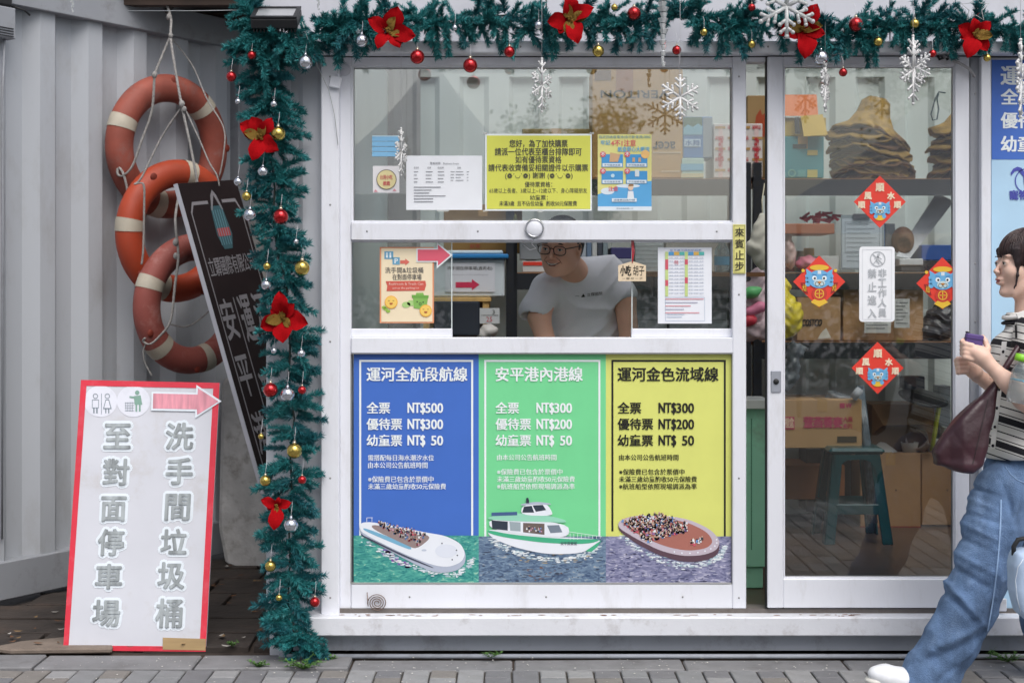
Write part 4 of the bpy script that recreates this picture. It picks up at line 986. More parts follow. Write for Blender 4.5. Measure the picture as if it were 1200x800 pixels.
        for k in range(9): a = math.radians(-10+16*k); p.disc(806+34*math.cos(a), 634+13.5*math.sin(a), 1.0, hull_w, 4.2, 'printed_boat', n=8)
    p.done()

# ================================================================ notices on the glass
tape = mat('clear_tape', (214, 218, 214), .25, alpha=.45)
def tapes(t, pts, Y):
    for x, y, a, b in pts: pbox('tape', tape, t, x, y, x+a, y+b, Y-.0012, Y-.0004)
YU = -.001+.012-.003
yel = pr(216, 218, 92); nt_ = pr(72, 72, 66)
t, p = sheet('queue_notice', 'yellow notice about queueing with one representative, taped in the upper window', 'notice', 568.5, 157, 693.5, 247, YU, wht)
p.rect(570.5, 159, 691.8, 245, yel, 1)
for s_, a, b, y0, y1, bd in (('您好，為了加快購票', 597, 665, 164, 173, .014), ('請派一位代表至櫃台排隊即可', 580, 681.5, 173.5, 182.5, .014), ('如有優待票資格', 604, 658, 183, 191.5, .01), ('請代表收齊備妥相關證件以示購票', 572.5, 689, 192.5, 201, .01),
    ('(❁´◡`❁) 謝謝 (❁´◡`❁)', 592, 671, 202, 210.5, .006), ('優待票資格：', 615, 647, 213, 219.5, .01), ('65歲以上長者、3歲以上~12歲以下、身心障礙朋友', 573.5, 688, 220.5, 226.5, .004), ('幼童票：', 621, 642, 228.5, 234.5, .01), ('未滿3歲  且不佔位幼童  酌收50元保險費', 585, 676, 235.5, 241.5, .012)):
    p.text(s_, a, y0, b, y1, nt_, 2, bd, 2)
p.done(); tapes(t, [(566, 155, 5, 2.5), (691, 155, 5, 2.5), (566, 246, 5, 2), (630, 246.5, 6, 2)], YU)
t, p = sheet('fare_sheet', 'white typed sheet of fares taped left of the yellow notice', 'notice', 476, 182.5, 565, 246, YU, pr(232, 235, 240))
g1 = pr(120, 122, 130)
p.text('營業時間　Business hours', 504, 190, 538, 193, g1, 2, .004, 1)
for x, wd in ((485, 6), (501, 4), (513, 7), (536, 4)): p.text('航班時', x, 195.5, x+wd, 198, g1, 2, 0, 1)
R_ = random.Random(5)
for k in range(4):
    for x, wd in ((485, 6), (499, 9), (513, 8)): p.rect(x, 201+k*4, x+wd*R_.uniform(.6, 1), 201.7+k*4, g1, 2)
    for x, wd in ((528, 5), (534, 10), (547, 3)): p.rect(x, 201+k*3.4, x+wd*R_.uniform(.6, 1), 201.6+k*3.4, g1, 2)
for k in range(6): p.rect(485, 219+k*3.4, 485+R_.uniform(18, 40), 219.8+k*3.4, g1, 2)
p.done(); tapes(t, [(512, 246, 14, 2)], YU)
t, p = sheet('battery_poster', 'pale yellow and blue cartoon battery recycling poster right of the yellow notice', 'poster', 700.5, 157.5, 763.5, 247, YU, pr(224, 220, 140))
lb = pr(92, 170, 222); pinkr = pr(216, 96, 110)
p.poly([(700.5, 228), (712, 224), (722, 219), (735, 216), (748, 216), (756, 213), (763.5, 212), (763.5, 243), (700.5, 243)], lb, 1); p.rect(700.5, 242, 763.5, 247, pr(222, 232, 240), 1.5)
p.disc(712, 224, 8, pr(222, 232, 240), 1.4, ry=4); p.disc(736, 218, 14, pr(222, 232, 240), 1.3, ry=2.2)
p.text('指定回收廢電池(含行動電源)須知', 702, 159, 762, 163, pr(70, 140, 170), 2, .004, 1); p.text('牢記', 704, 164.5, 715, 170, lb, 2, .02, 2); p.text('4不1注意', 716, 164, 745, 171.5, pinkr, 2, .02, 2); p.text('紙盒愛心大暖流', 724, 172, 761, 178, lb, 2, .02, 2)
for k, (x, y) in enumerate(((705, 181), (733.5, 181), (705, 200.5), (733.5, 200.5))):
    p.rect(x, y, x+25, y+15, pr(70, 152, 210), 2); p.rect(x+1, y+10.5, x+24, y+14.5, pr(226, 236, 240), 2.5); p.disc(x+1.5, y, 3.4, pinkr, 3); p.text('不', x-.8, y-2.3, x+3.8, y+2.3, wht, 3.6, .02, 2); p.text('不可隨意丟棄', x+3, y+11.5, x+22, y+13.8, pr(80, 120, 160), 3.3, 0, 1)
p.poly([(715, 179), (727, 181), (724, 190), (714, 190)], pr(206, 168, 130), 3); p.disc(756, 181, 5, pr(236, 190, 120), 3); p.rect(741, 185, 744, 190, pr(206, 168, 130), 3); p.rect(748, 185, 751, 190, pr(206, 168, 130), 3)
p.disc(718, 206, 2.2, pr(190, 222, 236), 3); p.rect(744, 199, 749, 207, pr(214, 224, 228), 3)
p.text('注意', 713, 218.5, 724, 224, pinkr, 2.6, .03, 2); p.disc(739, 220, 3.2, pr(236, 206, 180), 3); p.poly([(736, 224), (742, 224), (743, 233), (735, 233)], pr(232, 236, 240), 3); p.poly([(736, 218.5), (742.5, 218), (742, 216), (737, 216)], pr(150, 110, 70), 3.5)
p.rect(717, 232.5, 746, 236.5, pr(226, 236, 240), 3.4); p.text('請確實回收分類', 719, 233.3, 744, 235.8, pr(80, 120, 160), 4, 0, 1); p.text('環境保護局關心您', 722, 243.6, 742, 245.4, pr(120, 140, 150), 2.2, 0, 1)
p.done()
t = thing('face_mask', 'pale blue pleated surgical mask taped in the upper left window', 'face mask', W(452, 184, YU))
mb = mat('mask_blue', (134, 190, 228), .8, var=.05)
for k in range(4): pbox('pleat', mb, t, 436, 160+6*k, 468-(k % 2), 165.4+6*k, YU-.002*(k % 2)-.002, YU)
pbox('nose_wire_edge', pr(196, 224, 238), t, 436, 159, 468, 160.2, YU-.003, YU)
t, p = sheet('round_logo_card', 'small white card with a yellow disc under the blue mask', 'notice', 437, 194.5, 468, 226, YU, pr(228, 226, 228))
p.ring(453, 210.5, 11.8, .8, pr(110, 100, 96), 2.4); p.disc(453, 210.5, 11.2, pr(226, 214, 160), 2); p.text('台灣小吃', 445.5, 205, 460, 210.5, pr(206, 110, 110), 3, .02, 2); p.text('推薦', 449, 212.5, 457, 217.5, pr(206, 90, 96), 3, .04, 2)
for q in ((440, 223, 5), (462, 222, 4)): p.poly([(q[0]-2, q[1]+2), (q[0], q[1]-1), (q[0]+3, q[1]+2)], pr(214, 150, 160), 2)
p.done()
# toilets and bins poster, its arrow, timetable
t, p = sheet('toilet_poster', 'orange edged poster with cheerful bin and faces in the left sash', 'poster', 445, 289.5, 508.5, 378.5, YU, pr(226, 150, 110))
cream = pr(238, 222, 190); gy = pr(92, 90, 88)
p.rect(446.8, 291, 506.8, 377, cream, 1); p.rect(450.5, 294.5, 461, 303.5, pr(110, 166, 196), 2); p.rect(460, 301.5, 468.5, 310, pr(110, 166, 196), 2); p.text('♿', 452, 295.5, 459, 302.5, wht, 3, 0, 1) if False else None
for xx in (453.5, 457.5): p.disc(xx, 297, 1, wht, 3, n=8); p.rect(xx-1, 298.4, xx+1, 302, wht, 3)
p.text('P', 462.6, 303, 466.2, 308.6, wht, 3, .03, 2); p.poly([(469, 305), (475, 305), (475, 303), (480, 307), (475, 311), (475, 309), (469, 309)], pr(214, 110, 96), 2)
p.text('洗手間&垃圾桶', 451.5, 313, 496, 320, gy, 2, .014, 2); p.text('在對面停車場', 460, 321, 494, 328, gy, 2, .014, 2)
p.poly([(452, 329.5), (498.5, 329), (499.5, 334), (497.5, 340.5), (453, 341), (454, 335)], pr(206, 92, 78), 2); p.text('Restroom & Trash Can', 456, 330.8, 496, 334, pr(240, 210, 196), 3, .01, 1); p.text('across the parking lot', 460, 336, 491, 339.4, pr(240, 210, 196), 3, .01, 1)
p.poly([(484, 348), (501.5, 349), (499.5, 363), (485, 361)], pr(132, 182, 90), 2.4); p.poly([(482.5, 345.5), (502.5, 346), (502, 349.5), (483, 349)], pr(110, 166, 72), 2.8); p.poly([(488, 343), (496, 343), (497, 346), (487, 346)], pr(132, 182, 90), 2.6)
for q in ((476, 357, 5), (482, 355, 5)): p.disc(q[0], q[1], q[2], pr(170, 206, 130), 2.2, ry=3.4)
p.disc(489, 353.5, .8, blk, 3.4, n=8); p.disc(496, 354, .8, blk, 3.4, n=8); p.ring(492.5, 356, 1.6, .5, blk, 3.4, n=10)
for q in ((458.5, 354, 7.6), (499, 364, 7.2)):
    p.disc(q[0], q[1], q[2], pr(240, 176, 66), 3.5); p.disc(q[0], q[1], q[2]-.9, pr(248, 204, 104), 3.9)
    for s_ in (-1, 1): p.rect(q[0]+s_*2.6-1, q[1]-2, q[0]+s_*2.6+1, q[1]-1.4, pr(140, 90, 40), 4.4)
    p.poly([(q[0]-2.2, q[1]+.8), (q[0]+2.2, q[1]+.8), (q[0]+1.2, q[1]+2.8), (q[0]-1.2, q[1]+2.8)], pr(170, 80, 50), 4.4)
for q in ((452, 362), (455, 364.5), (450, 360)): p.disc(*q, 2.6, pr(150, 190, 80), 3, ry=1.7)
p.done()
def arrow(name, label, x0, y0, x1, y1, fill, edge, Y, hw=.36, hl=.44, e=1.5, pl=None, parent=None):
    ym = (y0+y1)/2; h = (y1-y0)/2; xs = x1-(x1-x0)*hl
    o_ = [(x0, ym-h*hw*1.45), (xs, ym-h*hw*1.45), (xs, y0), (x1, ym), (xs, y1), (xs, ym+h*hw*1.45), (x0, ym+h*hw*1.45)]
    i_ = [(x0+e, ym-h*hw*1.45+e), (xs+e, ym-h*hw*1.45+e), (xs+e, y0+2.3*e), (x1-1.9*e, ym), (xs+e, y1-2.3*e), (xs+e, ym+h*hw*1.45-e), (x0+e, ym+h*hw*1.45-e)]
    pl = pl or Plane(Y=Y)
    t = thing(name, label, 'arrow sign', pl((x0+x1)/2, y1)); bm = BM(); prism(bm, [pl(x, y, 0) for x, y in o_], -pl.N*.002); obj('card', bm, edge, t)
    q = Print(pl, t); q.poly(i_, fill, 1, 'arrow_fill'); q.done(); return t
arrow('arrow_sign', 'pink arrow with white border stuck on the left sash over the poster', 488, 283.5, 530.5, 314.5, pr(220, 96, 116), wht, YU-.004)
t, p = sheet('timetable', 'white boat timetable with coloured columns in the right sash', 'timetable', 771, 290, 834, 379, YU, pr(234, 237, 244))
cl = [pr(86, 160, 212), pr(222, 180, 90), pr(90, 186, 178)]; gl_ = pr(170, 184, 206); gm = pr(196, 214, 140); rm = pr(206, 88, 104)
for s_ in (0, 1):
    X = 779.5+s_*23
    p.rect(X, 295, X+3.5, 347, gm, 2)
    for a, b in (((304, 316), (328, 335)), ((304, 310), (325, 332)))[s_]: p.rect(X, a, X+3.5, b, rm, 2.5)
    for k in range(3):
        p.rect(X+4+k*6.3, 295, X+4+k*6.3+6, 299, cl[k], 2)
        for j in range(11): p.text('%d:%02d' % (9+(j+k) % 9, (j*15) % 60), X+4.9+k*6.3, 301+j*4.2, X+8.9+k*6.3, 302.6+j*4.2, pr(130, 140, 160), 2, 0, 1)
for j in range(13): p.rect(783.5, 299+j*4, 825, 299.3+j*4, gl_, 1.5)
for j in range(5): p.rect(779.5, 350+j*4, 779.5+(45, 38, 30, 22, 40)[j], 350.8+j*4, pr(150, 150, 176) if j % 2 else pr(214, 120, 130), 2)
p.frame(779.5, 348.5, 826, 376, .4, gl_, 1.5); p.text('安平運河遊船航班表', 785, 292, 822, 294.4, pr(90, 120, 180), 2, 0, 1); p.rect(781, 368, 802, 368.7, gl_, 2); p.rect(781, 371, 799, 371.7, gl_, 2)
p.text('停航', 790, 305, 795, 310, rm, 2.4, 0, 1)
p.done()
# vertical yellow strip
t, p = sheet('keep_out_strip', 'narrow pale yellow vertical strip asking visitors to stop, beside the door gap', 'sign', 859, 263, 873.8, 320.5, -.034, pr(222, 216, 134), .003)
p.frame(860, 264, 872.8, 319.5, .5, pr(150, 150, 90), 1)
for k, ch in enumerate('來賓止步'): p.text(ch, 861.3, 267+k*13.2, 871.7, 277.5+k*13.2, pr(50, 46, 36), 2, .012, 3)
p.done()
# hanging wooden tag
t = thing('wooden_tag', 'pale wooden plaque hanging on a red string at the right sash edge', 'plaque', W(741, 330, -.02))
pl = Plane(Y=-.02); bm = BM(); prism(bm, [pl(x, y) for x, y in ((724.5, 311), (741, 306), (757, 311), (757, 329.5), (724.5, 329.5))], (0, .004, 0)); obj('plaque', bm, pr(226, 206, 176), t)
p = Print(pl, t); p.text('小吃', 727, 311, 739.5, 323, ink, 1, .02, 2); p.text('胡子', 742, 311, 755, 323, ink, 1, 0, 2); p.text('一 腳 印 一 步', 729, 325, 753, 327.5, ink, 1, 0, 1); p.done()
bm = BM(); tube(bm, [W(741, 308, -.022), W(741, 295, -.01), W(740.5, 282, -.006)], .0022, 5); tube(bm, [W(741, 308, -.022), W(743, 295, -.01), W(742, 282, -.006)], .0018, 5); obj('string', bm, pr(196, 56, 66), t)
# ---- door stickers
YD = -.0285
def diamond(cx, cy, r, kind, label):
    pl = Plane(Y=YD); t = thing('new_year_diamond', label, 'sticker', W(cx, cy+r, YD), 'new year diamonds on the glass door'); bm = BM()
    prism(bm, [pl(cx, cy-r), pl(cx+r, cy), pl(cx, cy+r), pl(cx-r, cy)], (0, .0015, 0)); obj('card', bm, pr(224, 64, 50), t); p = Print(pl, t)
    cr = pr(244, 226, 196); bl = pr(108, 174, 218); gd = pr(228, 186, 60); dr_ = pr(150, 40, 40)
    if kind == 'text':
        for s_, x, y, q in (('順', 0, -17, 9.5), ('風', -14, -7, 8.5), ('水', 13, -7, 8.5), ('順', -21.5, 3.5, 8), ('順', 20.5, 3.5, 8)): p.text(s_, cx+x-q/2, cy+y-q/2, cx+x+q/2, cy+y+q/2, cr, 2, .045, 2)
        y = cy+8; s = .82
    else:
        y = cy-3; s = 1.12
        p.poly([(cx-9*s, cy+24), (cx, cy+r-1), (cx+9*s, cy+24), (cx, cy+15)], gd, 1.6); p.disc(cx, y-12*s, 10*s, gd, 1.6, ry=3*s)
        for s_ in (-1, 1):
            p.poly([(cx+s_*17, cy+1), (cx+s_*22, cy+1), (cx+s_*18, cy+12), (cx+s_*13, cy+14)], dr_, 1.6); p.text('大吉', min(cx+s_*15.2, cx+s_*19.8), cy+3, max(cx+s_*15.2, cx+s_*19.8), cy+11, gd, 2.2, .02, 1)
            p.disc(cx+s_*19, cy-13, 2, gd, 2)
        p.disc(cx, cy+14, 9, pr(196, 60, 50), 1.8, ry=8); p.ring(cx, cy+14, 5.5, 1, gd, 2.2); p.rect(cx-.5, cy+9, cx+.5, cy+19, gd, 2.4); p.rect(cx-4, cy+13.4, cx+4, cy+14.4, gd, 2.4)
    if kind == 'text': p.disc(cx, y+12*s, 8*s, gd, 1.8, ry=5*s); p.disc(cx-6*s, y+11*s, 3*s, bl, 2, n=10); p.disc(cx+6*s, y+11*s, 3*s, bl, 2, n=10)
    for s_ in (-1, 1):
        p.poly([(cx+s_*8*s, y-7*s), (cx+s_*14*s, y-11*s), (cx+s_*13*s, y-2*s)], bl, 2.4)
        for k in range(3): p.disc(cx+s_*12*s, y+(-3+4*k)*s, 2.8*s, bl, 2.2, n=10)
    p.disc(cx, y, 12*s, bl, 2.8, ry=9.5*s); p.disc(cx, y+4*s, 6*s, pr(196, 216, 220), 3.2, ry=3.8*s); p.disc(cx, y+3.4*s, 1.9*s, pr(220, 150, 60), 3.8, ry=1.1*s)
    p.ring(cx-2.4*s, y+5*s, 2.4*s, .5, ink, 3.9, n=10); p.ring(cx+2.4*s, y+5*s, 2.4*s, .5, ink, 3.9, n=10)
    for s_ in (-1, 1): p.disc(cx+s_*5.2*s, y-1*s, 2.5*s, wht, 3.4, n=12); p.disc(cx+s_*4.8*s, y-.8*s, 1.2*s, ink, 3.9, n=10); p.line(cx+s_*3*s, y-4.4*s, cx+s_*8*s, y-5*s, .8*s, pr(80, 130, 190), 3.6)
    p.rect(cx-1.8*s, y-9*s, cx+1.8*s, y-5.4*s, pr(216, 226, 232), 3.2)
    p.done()
diamond(1031, 236.5, 30.5, 'text', 'red diamond with gold characters above a blue creature, top of the door')
diamond(960, 330, 30.5, 'face', 'red diamond with big blue creature face, left of the white door sign')
diamond(1104.5, 332, 30.5, 'face', 'red diamond with big blue creature face, right of the white door sign')
diamond(1028.5, 431, 30.5, 'text', 'red diamond with gold characters below the white door sign')
t, p = sheet('staff_only_sign', 'white rounded plate with grey characters barring visitors, stuck on the door', 'sign', 1007, 289, 1048.5, 377, YD-.002, pr(238, 240, 244), .003, rnd=4, part='plate')
gg = pr(184, 188, 192)
p.ring(1028.5, 303.5, 9.2, 1.4, gg, 1); p.line(1022.5, 297.5, 1034.5, 309.5, 1.3, gg, 1.5); p.disc(1029.5, 298.5, 1.7, gg, 2, n=10); p.line(1029, 300, 1027, 305, 2.2, gg, 2); p.line(1027, 305, 1030.5, 309.5, 1.2, gg, 2); p.line(1027, 305, 1023.5, 309, 1.2, gg, 2); p.line(1028.5, 301, 1033, 303.5, 1, gg, 2); p.line(1028.5, 301, 1024.5, 303, 1, gg, 2)
p.frame(1010.5, 292, 1045, 374.5, .5, pr(214, 217, 220), 1)
for k, ch in enumerate('禁止進入'): p.text(ch, 1017, 315+k*15.6, 1026.8, 325.5+k*15.6, gg, 2, .022, 2)
for k, ch in enumerate('非工作人員'): p.text(ch, 1029.3, 315+k*11.6, 1038.6, 324.6+k*11.6, gg, 2, .022, 2)
p.done()
# banner at the right: blue fare board over a pale blue sheet
t, p = sheet('fare_banner', 'blue and pale blue fare banner on the right edge behind the passer-by', 'banner', 1162, 70.5, 1330, 712, -.016, pr(178, 212, 236), .003, part='banner_sheet')
p.rect(1162, 70.5, 1330, 187, bgs[0], 1)
for k, s_ in enumerate(('運河全航段航線', '全票', '優待票', '幼童票')):
    y = 77+k*27.5; q = 24 if k == 0 else 19; n_ = len(s_); p.text(s_, 1173, y, 1173+q*n_*1.02, y+q*.97, wht, 2, .03, 3)
p.poly([(1184, 203), (1187, 198), (1192, 195.5), (1197, 197), (1203, 206), (1206, 215), (1213, 221), (1203, 224), (1200, 217), (1199, 207), (1193, 200), (1189, 201), (1185, 206)], pr(72, 78, 170), 2)
p.ring(1204, 212, 15, 1.2, pr(72, 78, 170), 2); p.text('寵物友善', 1183, 223, 1226, 234, pr(72, 78, 170), 2, .03, 2); p.done()
# ================================================================ things inside the kiosk
card = mat('brown_cardboard', (176, 138, 98), .8, var=.07, vscale=4, bump=.08, bscale=70, dirt=(140, 106, 74), damt=.35); cardd = mat('dark_cardboard', (128, 98, 70), .8, var=.08, vscale=4)
tapeb = mat('brown_packing_tape', (190, 150, 96), .25, var=.05)
Yi = 1.55
def rack(name, label, x0, x1, Yf, Yb, levels, posts=True):
    """open steel rack: levels are shelf-top heights"""
    t = thing(name, label, 'shelving rack', ((x0+x1)/2, (Yf+Yb)/2, .168))
    for z in levels:
        s_ = mbox('shelf_board', wood, t, x0+.004, x1-.004, Yf+.004, Yb-.004, z-.02, z-.001)
        mbox('shelf_beam', rackm, t, x0, x1, Yf-.002, Yf+.003, z-.085 if z > 1.0 else z-.06, z-.005)
    for x in (x0, x1-.04):
        for y in (Yf-.004, Yb-.035):
            bm = BM(); box(bm, x, x+.04, y, y+.003, .168, 2.0); box(bm, x if x > x0 else x, x+.003, y+.003, y+.04, .168, 2.0); obj('post', bm, rackm, t)
            if y < Yf:
                bm = BM()
                for k in range(34): z = .22+.052*k; box(bm, x+.013, x+.027, y-.0008, y-.0003, z, z+.022)
                obj('post_slots', bm, darkm, t)
    return t
zt, zm, zl = W(0, 209, Yi).z, W(0, 319, Yi).z, W(0, 400, Yi).z
rack('steel_rack', 'black perforated steel rack with brown boards behind the window clerk', W(593, 0, Yi).x, W(880, 0, Yi).x, Yi, Yi+.5, (zt, zm, zl, .5))
rack('steel_rack', 'black perforated steel rack with brown boards behind the glass door', W(883, 0, Yi).x, W(1180, 0, Yi).x, Yi, Yi+.5, (zt, zm, zl))
def carton(label, px0, py0, px1, py1, Yf, depth, m=card, name='carton', flaps=None, tp=True, cat='carton', rot=0):
    """cardboard box: front face spans the pixel box at depth Yf"""
    a, b = W(px0, py1, Yf), W(px1, py0, Yf); cx = (a.x+b.x)/2; wd = b.x-a.x
    t = thing(name, label, cat, (cx, Yf+depth/2, a.z)); M = Matrix.Translation((cx, Yf+depth/2, 0)) @ Matrix.Rotation(math.radians(rot), 4, 'Z')
    bm = BM(); box(bm, -wd/2, wd/2, -depth/2, depth/2, a.z, b.z, M=M); obj('box_body', bm, m, t, bevel=.003)
    if tp:
        bm = BM(); box(bm, -.024, .024, -depth/2-.0012, depth/2, b.z+.0005, b.z+.0015, M=M); box(bm, -.024, .024, -depth/2-.0015, -depth/2-.0005, b.z-.06, b.z+.001, M=M); obj('packing_tape', bm, tapeb, t)
    return t, Print(Plane(Y=Yf-.0015), t)
# -- top shelf
Yt = Yi+.03; bk_ = pr(58, 50, 36); redp = pr(190, 50, 60)
t, p = carton('tall upside down computer carton standing in the upper window', 694, 80, 800, 208.5, Yt, .3, mat('tan_carton', (186, 146, 86), .75, var=.08, vscale=3, dirt=(160, 120, 74), damt=.4))
p.text('VERITON', 704, 106, 784, 115, bk_, 1, .02, 3, rot=180); p.text('acer', 765, 166, 800-9, 174, bk_, 1, .03, 3, rot=180)
p.rect(722, 80.5, 742, 108, mat('old_brown_tape', (160, 110, 76), .3), 1); p.rect(697, 82, 716, 94, pr(110, 82, 54), 1.5); p.rect(765, 178, 798, 179.5, pr(214, 190, 150), 1); p.rect(775, 200, 797, 201.5, pr(214, 190, 150), 1); p.done()
t, p = carton('low flat brown carton beside the tall computer carton top shelf', 612, 151, 692, 208.5, Yt+.03, .3, mat('olive_carton', (150, 128, 74), .8, var=.1)); p.done()
t, p = carton('blue scenic photo box standing right of the tall carton', 800.5, 137, 835, 185, Yt+.02, .2, pr(64, 120, 178), tp=False, name='photo_box', cat='box')
p.rect(801, 137.5, 823, 149, pr(60, 100, 70), 1); p.poly([(801, 150), (806, 146), (812, 149), (818, 145), (823, 148), (823, 158), (801, 158)], pr(120, 180, 200), 1.4); p.rect(802, 163, 821, 172, pr(190, 214, 230), 1.4, 'printed_shape'); p.text('水舞', 803, 164, 820, 171, pr(60, 110, 170), 2, .03, 1); p.rect(824, 138, 834.8, 184, pr(140, 152, 160), 1); p.done()
t, p = carton('pale beach picture box under the blue scenic box', 797.5, 185.3, 825, 208.5, Yt, .22, pr(176, 206, 196), tp=False, name='photo_box', cat='box')
p.rect(798, 192, 824.5, 200, pr(116, 178, 206), 1); p.rect(798, 203, 824.5, 208, pr(206, 200, 160), 1); p.done()
t, p = carton('white carton wrapped with red printed tape behind window stile', 836.5, 145, 893.5, 208.5, Yt, .3, pr(214, 208, 204), tp=False)
R_ = random.Random(3)
for k in range(5):
    for s_ in range(4): p.text('易碎品', 838+s_*14.5, 147+k*12.5, 848+s_*14.5, 151.5+k*12.5, redp, 2, .03, 1) if (k+s_) % 2 else p.rect(838+s_*14.5, 148+k*12.5, 850+s_*14.5, 151+k*12.5, tapeb, 1)
for x in (842, 856, 884): p.rect(x, 146, x+5, 208, pr(226, 200, 196), .8); p.text('易碎', x+.5, 160, x+4.5, 196, redp, 2.2, .02, 1)
p.done()
t, p = carton('dark carton with red leaf print standing behind the white taped one', 876, 112, 905, 208.5, Yt+.32, .1, mat('dim_tan_carton', (150, 124, 84), .8), tp=False)
p.poly([(884, 150), (886, 136), (891, 128), (893, 135), (898, 132), (900, 146), (896, 160), (888, 162)], pr(160, 70, 40), 1); p.done()
t, p = carton('teal carton with hand slot on the rack top shelf', 916, 160, 965.5, 208.5, Yt, .28, mat('teal_carton', (64, 140, 148), .7, var=.07))
p.rect(929, 169, 945, 174, pr(34, 50, 54), 1); p.rect(946, 176, 958, 182, pr(190, 170, 90), 1); p.rect(946, 199, 958, 208, pr(190, 180, 100), 1); p.ring(928, 203, 4.5, 1.2, pr(120, 176, 160), 1); p.rect(935, 199, 944, 207, pr(90, 160, 160), 1); p.done()
t = thing('open_carton', 'open yellow and orange carton stacked on the teal carton', 'carton', W(942, 160, Yt+.05))
oc = mat('ochre_carton', (190, 160, 74), .75); og = mat('orange_carton_lid', (214, 118, 60), .7)
pbox('box_body', oc, t, 916, 138, 968, 159.6, Yt+.02, Yt+.24, bevel=.002)
bm = BM(); prism(bm, [W(*q) for q in ((914, 111, Yt+.06), (957, 111, Yt+.06), (959, 136, Yt), (914, 136, Yt))], (0, .004, 0)); obj('lid_flap', bm, og, t)
bm = BM(); prism(bm, [W(*q) for q in ((938, 136, Yt), (964, 134, Yt), (970, 158, Yt-.06), (942, 160, Yt-.05))], (0, .004, 0)); obj('front_flap', bm, oc, t)
bm = BM(); prism(bm, [W(*q) for q in ((931, 138, Yt-.01), (936, 137, Yt-.01), (938, 157, Yt-.02), (932, 157, Yt-.02))], (0, .006, 0)); obj('dark_gap', bm, darkm, t)
p = Print(Plane(Y=Yt-.004), t)
# woven hats stacked: cut-out discs with a domed crown
hat = mat('woven_hat_fibre', (156, 126, 64), .9, var=.35, vscale=22, bump=.4, bscale=90, dirt=(110, 80, 40), damt=.6, dscale=12); hatd = mat('hat_dark_rim', (96, 66, 36), .9, var=.3, vscale=20, bump=.4)
def hats(label, cx, n, base_y, topy, Yc, seed, rx=.235):
    r = random.Random(seed); zb = W(0, base_y, Yc-.2).z; zt_ = W(0, topy, Yc-.2).z; t = thing('hat_stack', label, 'stack of hats', (cx, Yc, zb))
    for k in range(n):
        f = k/(n-1); z = zb+.01+(zt_-zb-.2)*f; tilt = (0.02+.25*f**1.5+r.uniform(-.06, .06)); rr = rx*r.uniform(.9, 1.06); ox = r.uniform(-.02, .02)-.02*f
        bm = BM(); prof = [(0, .0+(.19 if k == n-1 else .05)), (.045, (.183 if k == n-1 else .049)), (.072, .16 if k == n-1 else .045), (.084, .11 if k == n-1 else .04), (.1, .05 if k == n-1 else .028), (rr*.75, .018), (rr, -.012), (rr-.004, -.02), (rr*.7, .008), (.09, .03 if k < n-1 else .09), (0, .03 if k < n-1 else .17)]
        lathe(bm, prof, (cx+ox, Yc, z), 40, M=Matrix.Rotation(tilt, 4, 'Y') @ Matrix.Rotation(r.uniform(-.06, .06), 4, 'X'))
        for v in bm.verts:
            a = math.atan2(v.co.y-Yc, v.co.x-cx); q = math.hypot(v.co.x-cx, v.co.y-Yc); v.co.z += (.012*math.sin(a*3+k)+.009*math.sin(a*7+k*2)+.004*math.sin(a*17+k*5))*min(1, q/.2)
        obj('hat', bm, hat if k % 3 != 1 else hatd, t, smooth=True)
hats('stack of brown woven wide brimmed hats with the domed one on top', W(1022, 0, Yi+.24).x, 15, 209, 106, Yi+.26, 4, .21)
hats('second stack of brown woven hats at the right door edge with cord', W(1140, 0, Yi+.24).x, 13, 209, 110, Yi+.26, 9, .2)
bm = BM(); tube(bm, [W(x, y, Yi+.02) for x, y in ((1108, 109), (1100, 108), (1096, 116), (1091, 134), (1093, 141), (1098, 140), (1100, 128), (1098, 116), (1100, 110))], .0035, 6); tag(obj('cord_loop', bm, pr(40, 70, 84), smooth=True), 'dark blue cord loop dangling from the second hat stack', 'cord')
# -- middle shelves behind the door
def blob(name, label, cat, parts, m, h=.006, k=.03, crease=0, cs=60, seed=0, cut=None):
    """soft thing (bag, cloth) from smooth-joined ellipsoids [(centre, radii)]"""
    c = np.array([q[0] for q in parts]); r = np.array([q[1] for q in parts]); lo = (c-r).min(0)-.04; hi = (c+r).max(0)+.04
    g = SDF(lo, hi, h)
    for q in parts: g.ell(q[0], q[1], k, q[2] if len(q) > 2 else None)
    if crease: g.warp(lambda X, Y, Z: crease*(np.sin(cs*X+2.3*np.sin(cs*.6*Z+seed)+seed)*np.cos(cs*.7*Z+1.7*np.sin(cs*.5*Y))+.6*np.sin(cs*1.9*Z+3*np.sin(cs*X*.8))))
    t = thing(name, label, cat, (float(c[:, 0].mean()), float(c[:, 1].mean()), float((c-r)[:, 2].min())))
    sdf_obj('bag_body' if 'bag' in name else 'body', g, m, t); return t
def P3(px, py, Y): return tuple(W(px, py, Y))
plas = mat('clear_plastic_bag', (206, 210, 212), .2, trans=.4, var=.1, alpha=.8); 
t = blob('carrier_bag', 'yellow plastic carrier bag slumped against the door stile', 'bag', [(P3(914, 366, 1.4), (.07, .08, .12)), (P3(925, 372, 1.42), (.065, .08, .1)), (P3(918, 338, 1.42), (.03, .04, .06))], mat('yellow_plastic', (224, 202, 50), .35, var=.1), crease=.006)
t = blob('plastic_bag', 'clear plastic bag of red green and pink goods in the door gap', 'bag', [(P3(884, 382, 1.0), (.1, .09, .07)), (P3(882, 352, 1.0), (.09, .08, .08)), (P3(890, 330, 1.0), (.04, .05, .07))], mat('bag_pinkish', (214, 190, 194), .3, var=.2), crease=.007, seed=2)
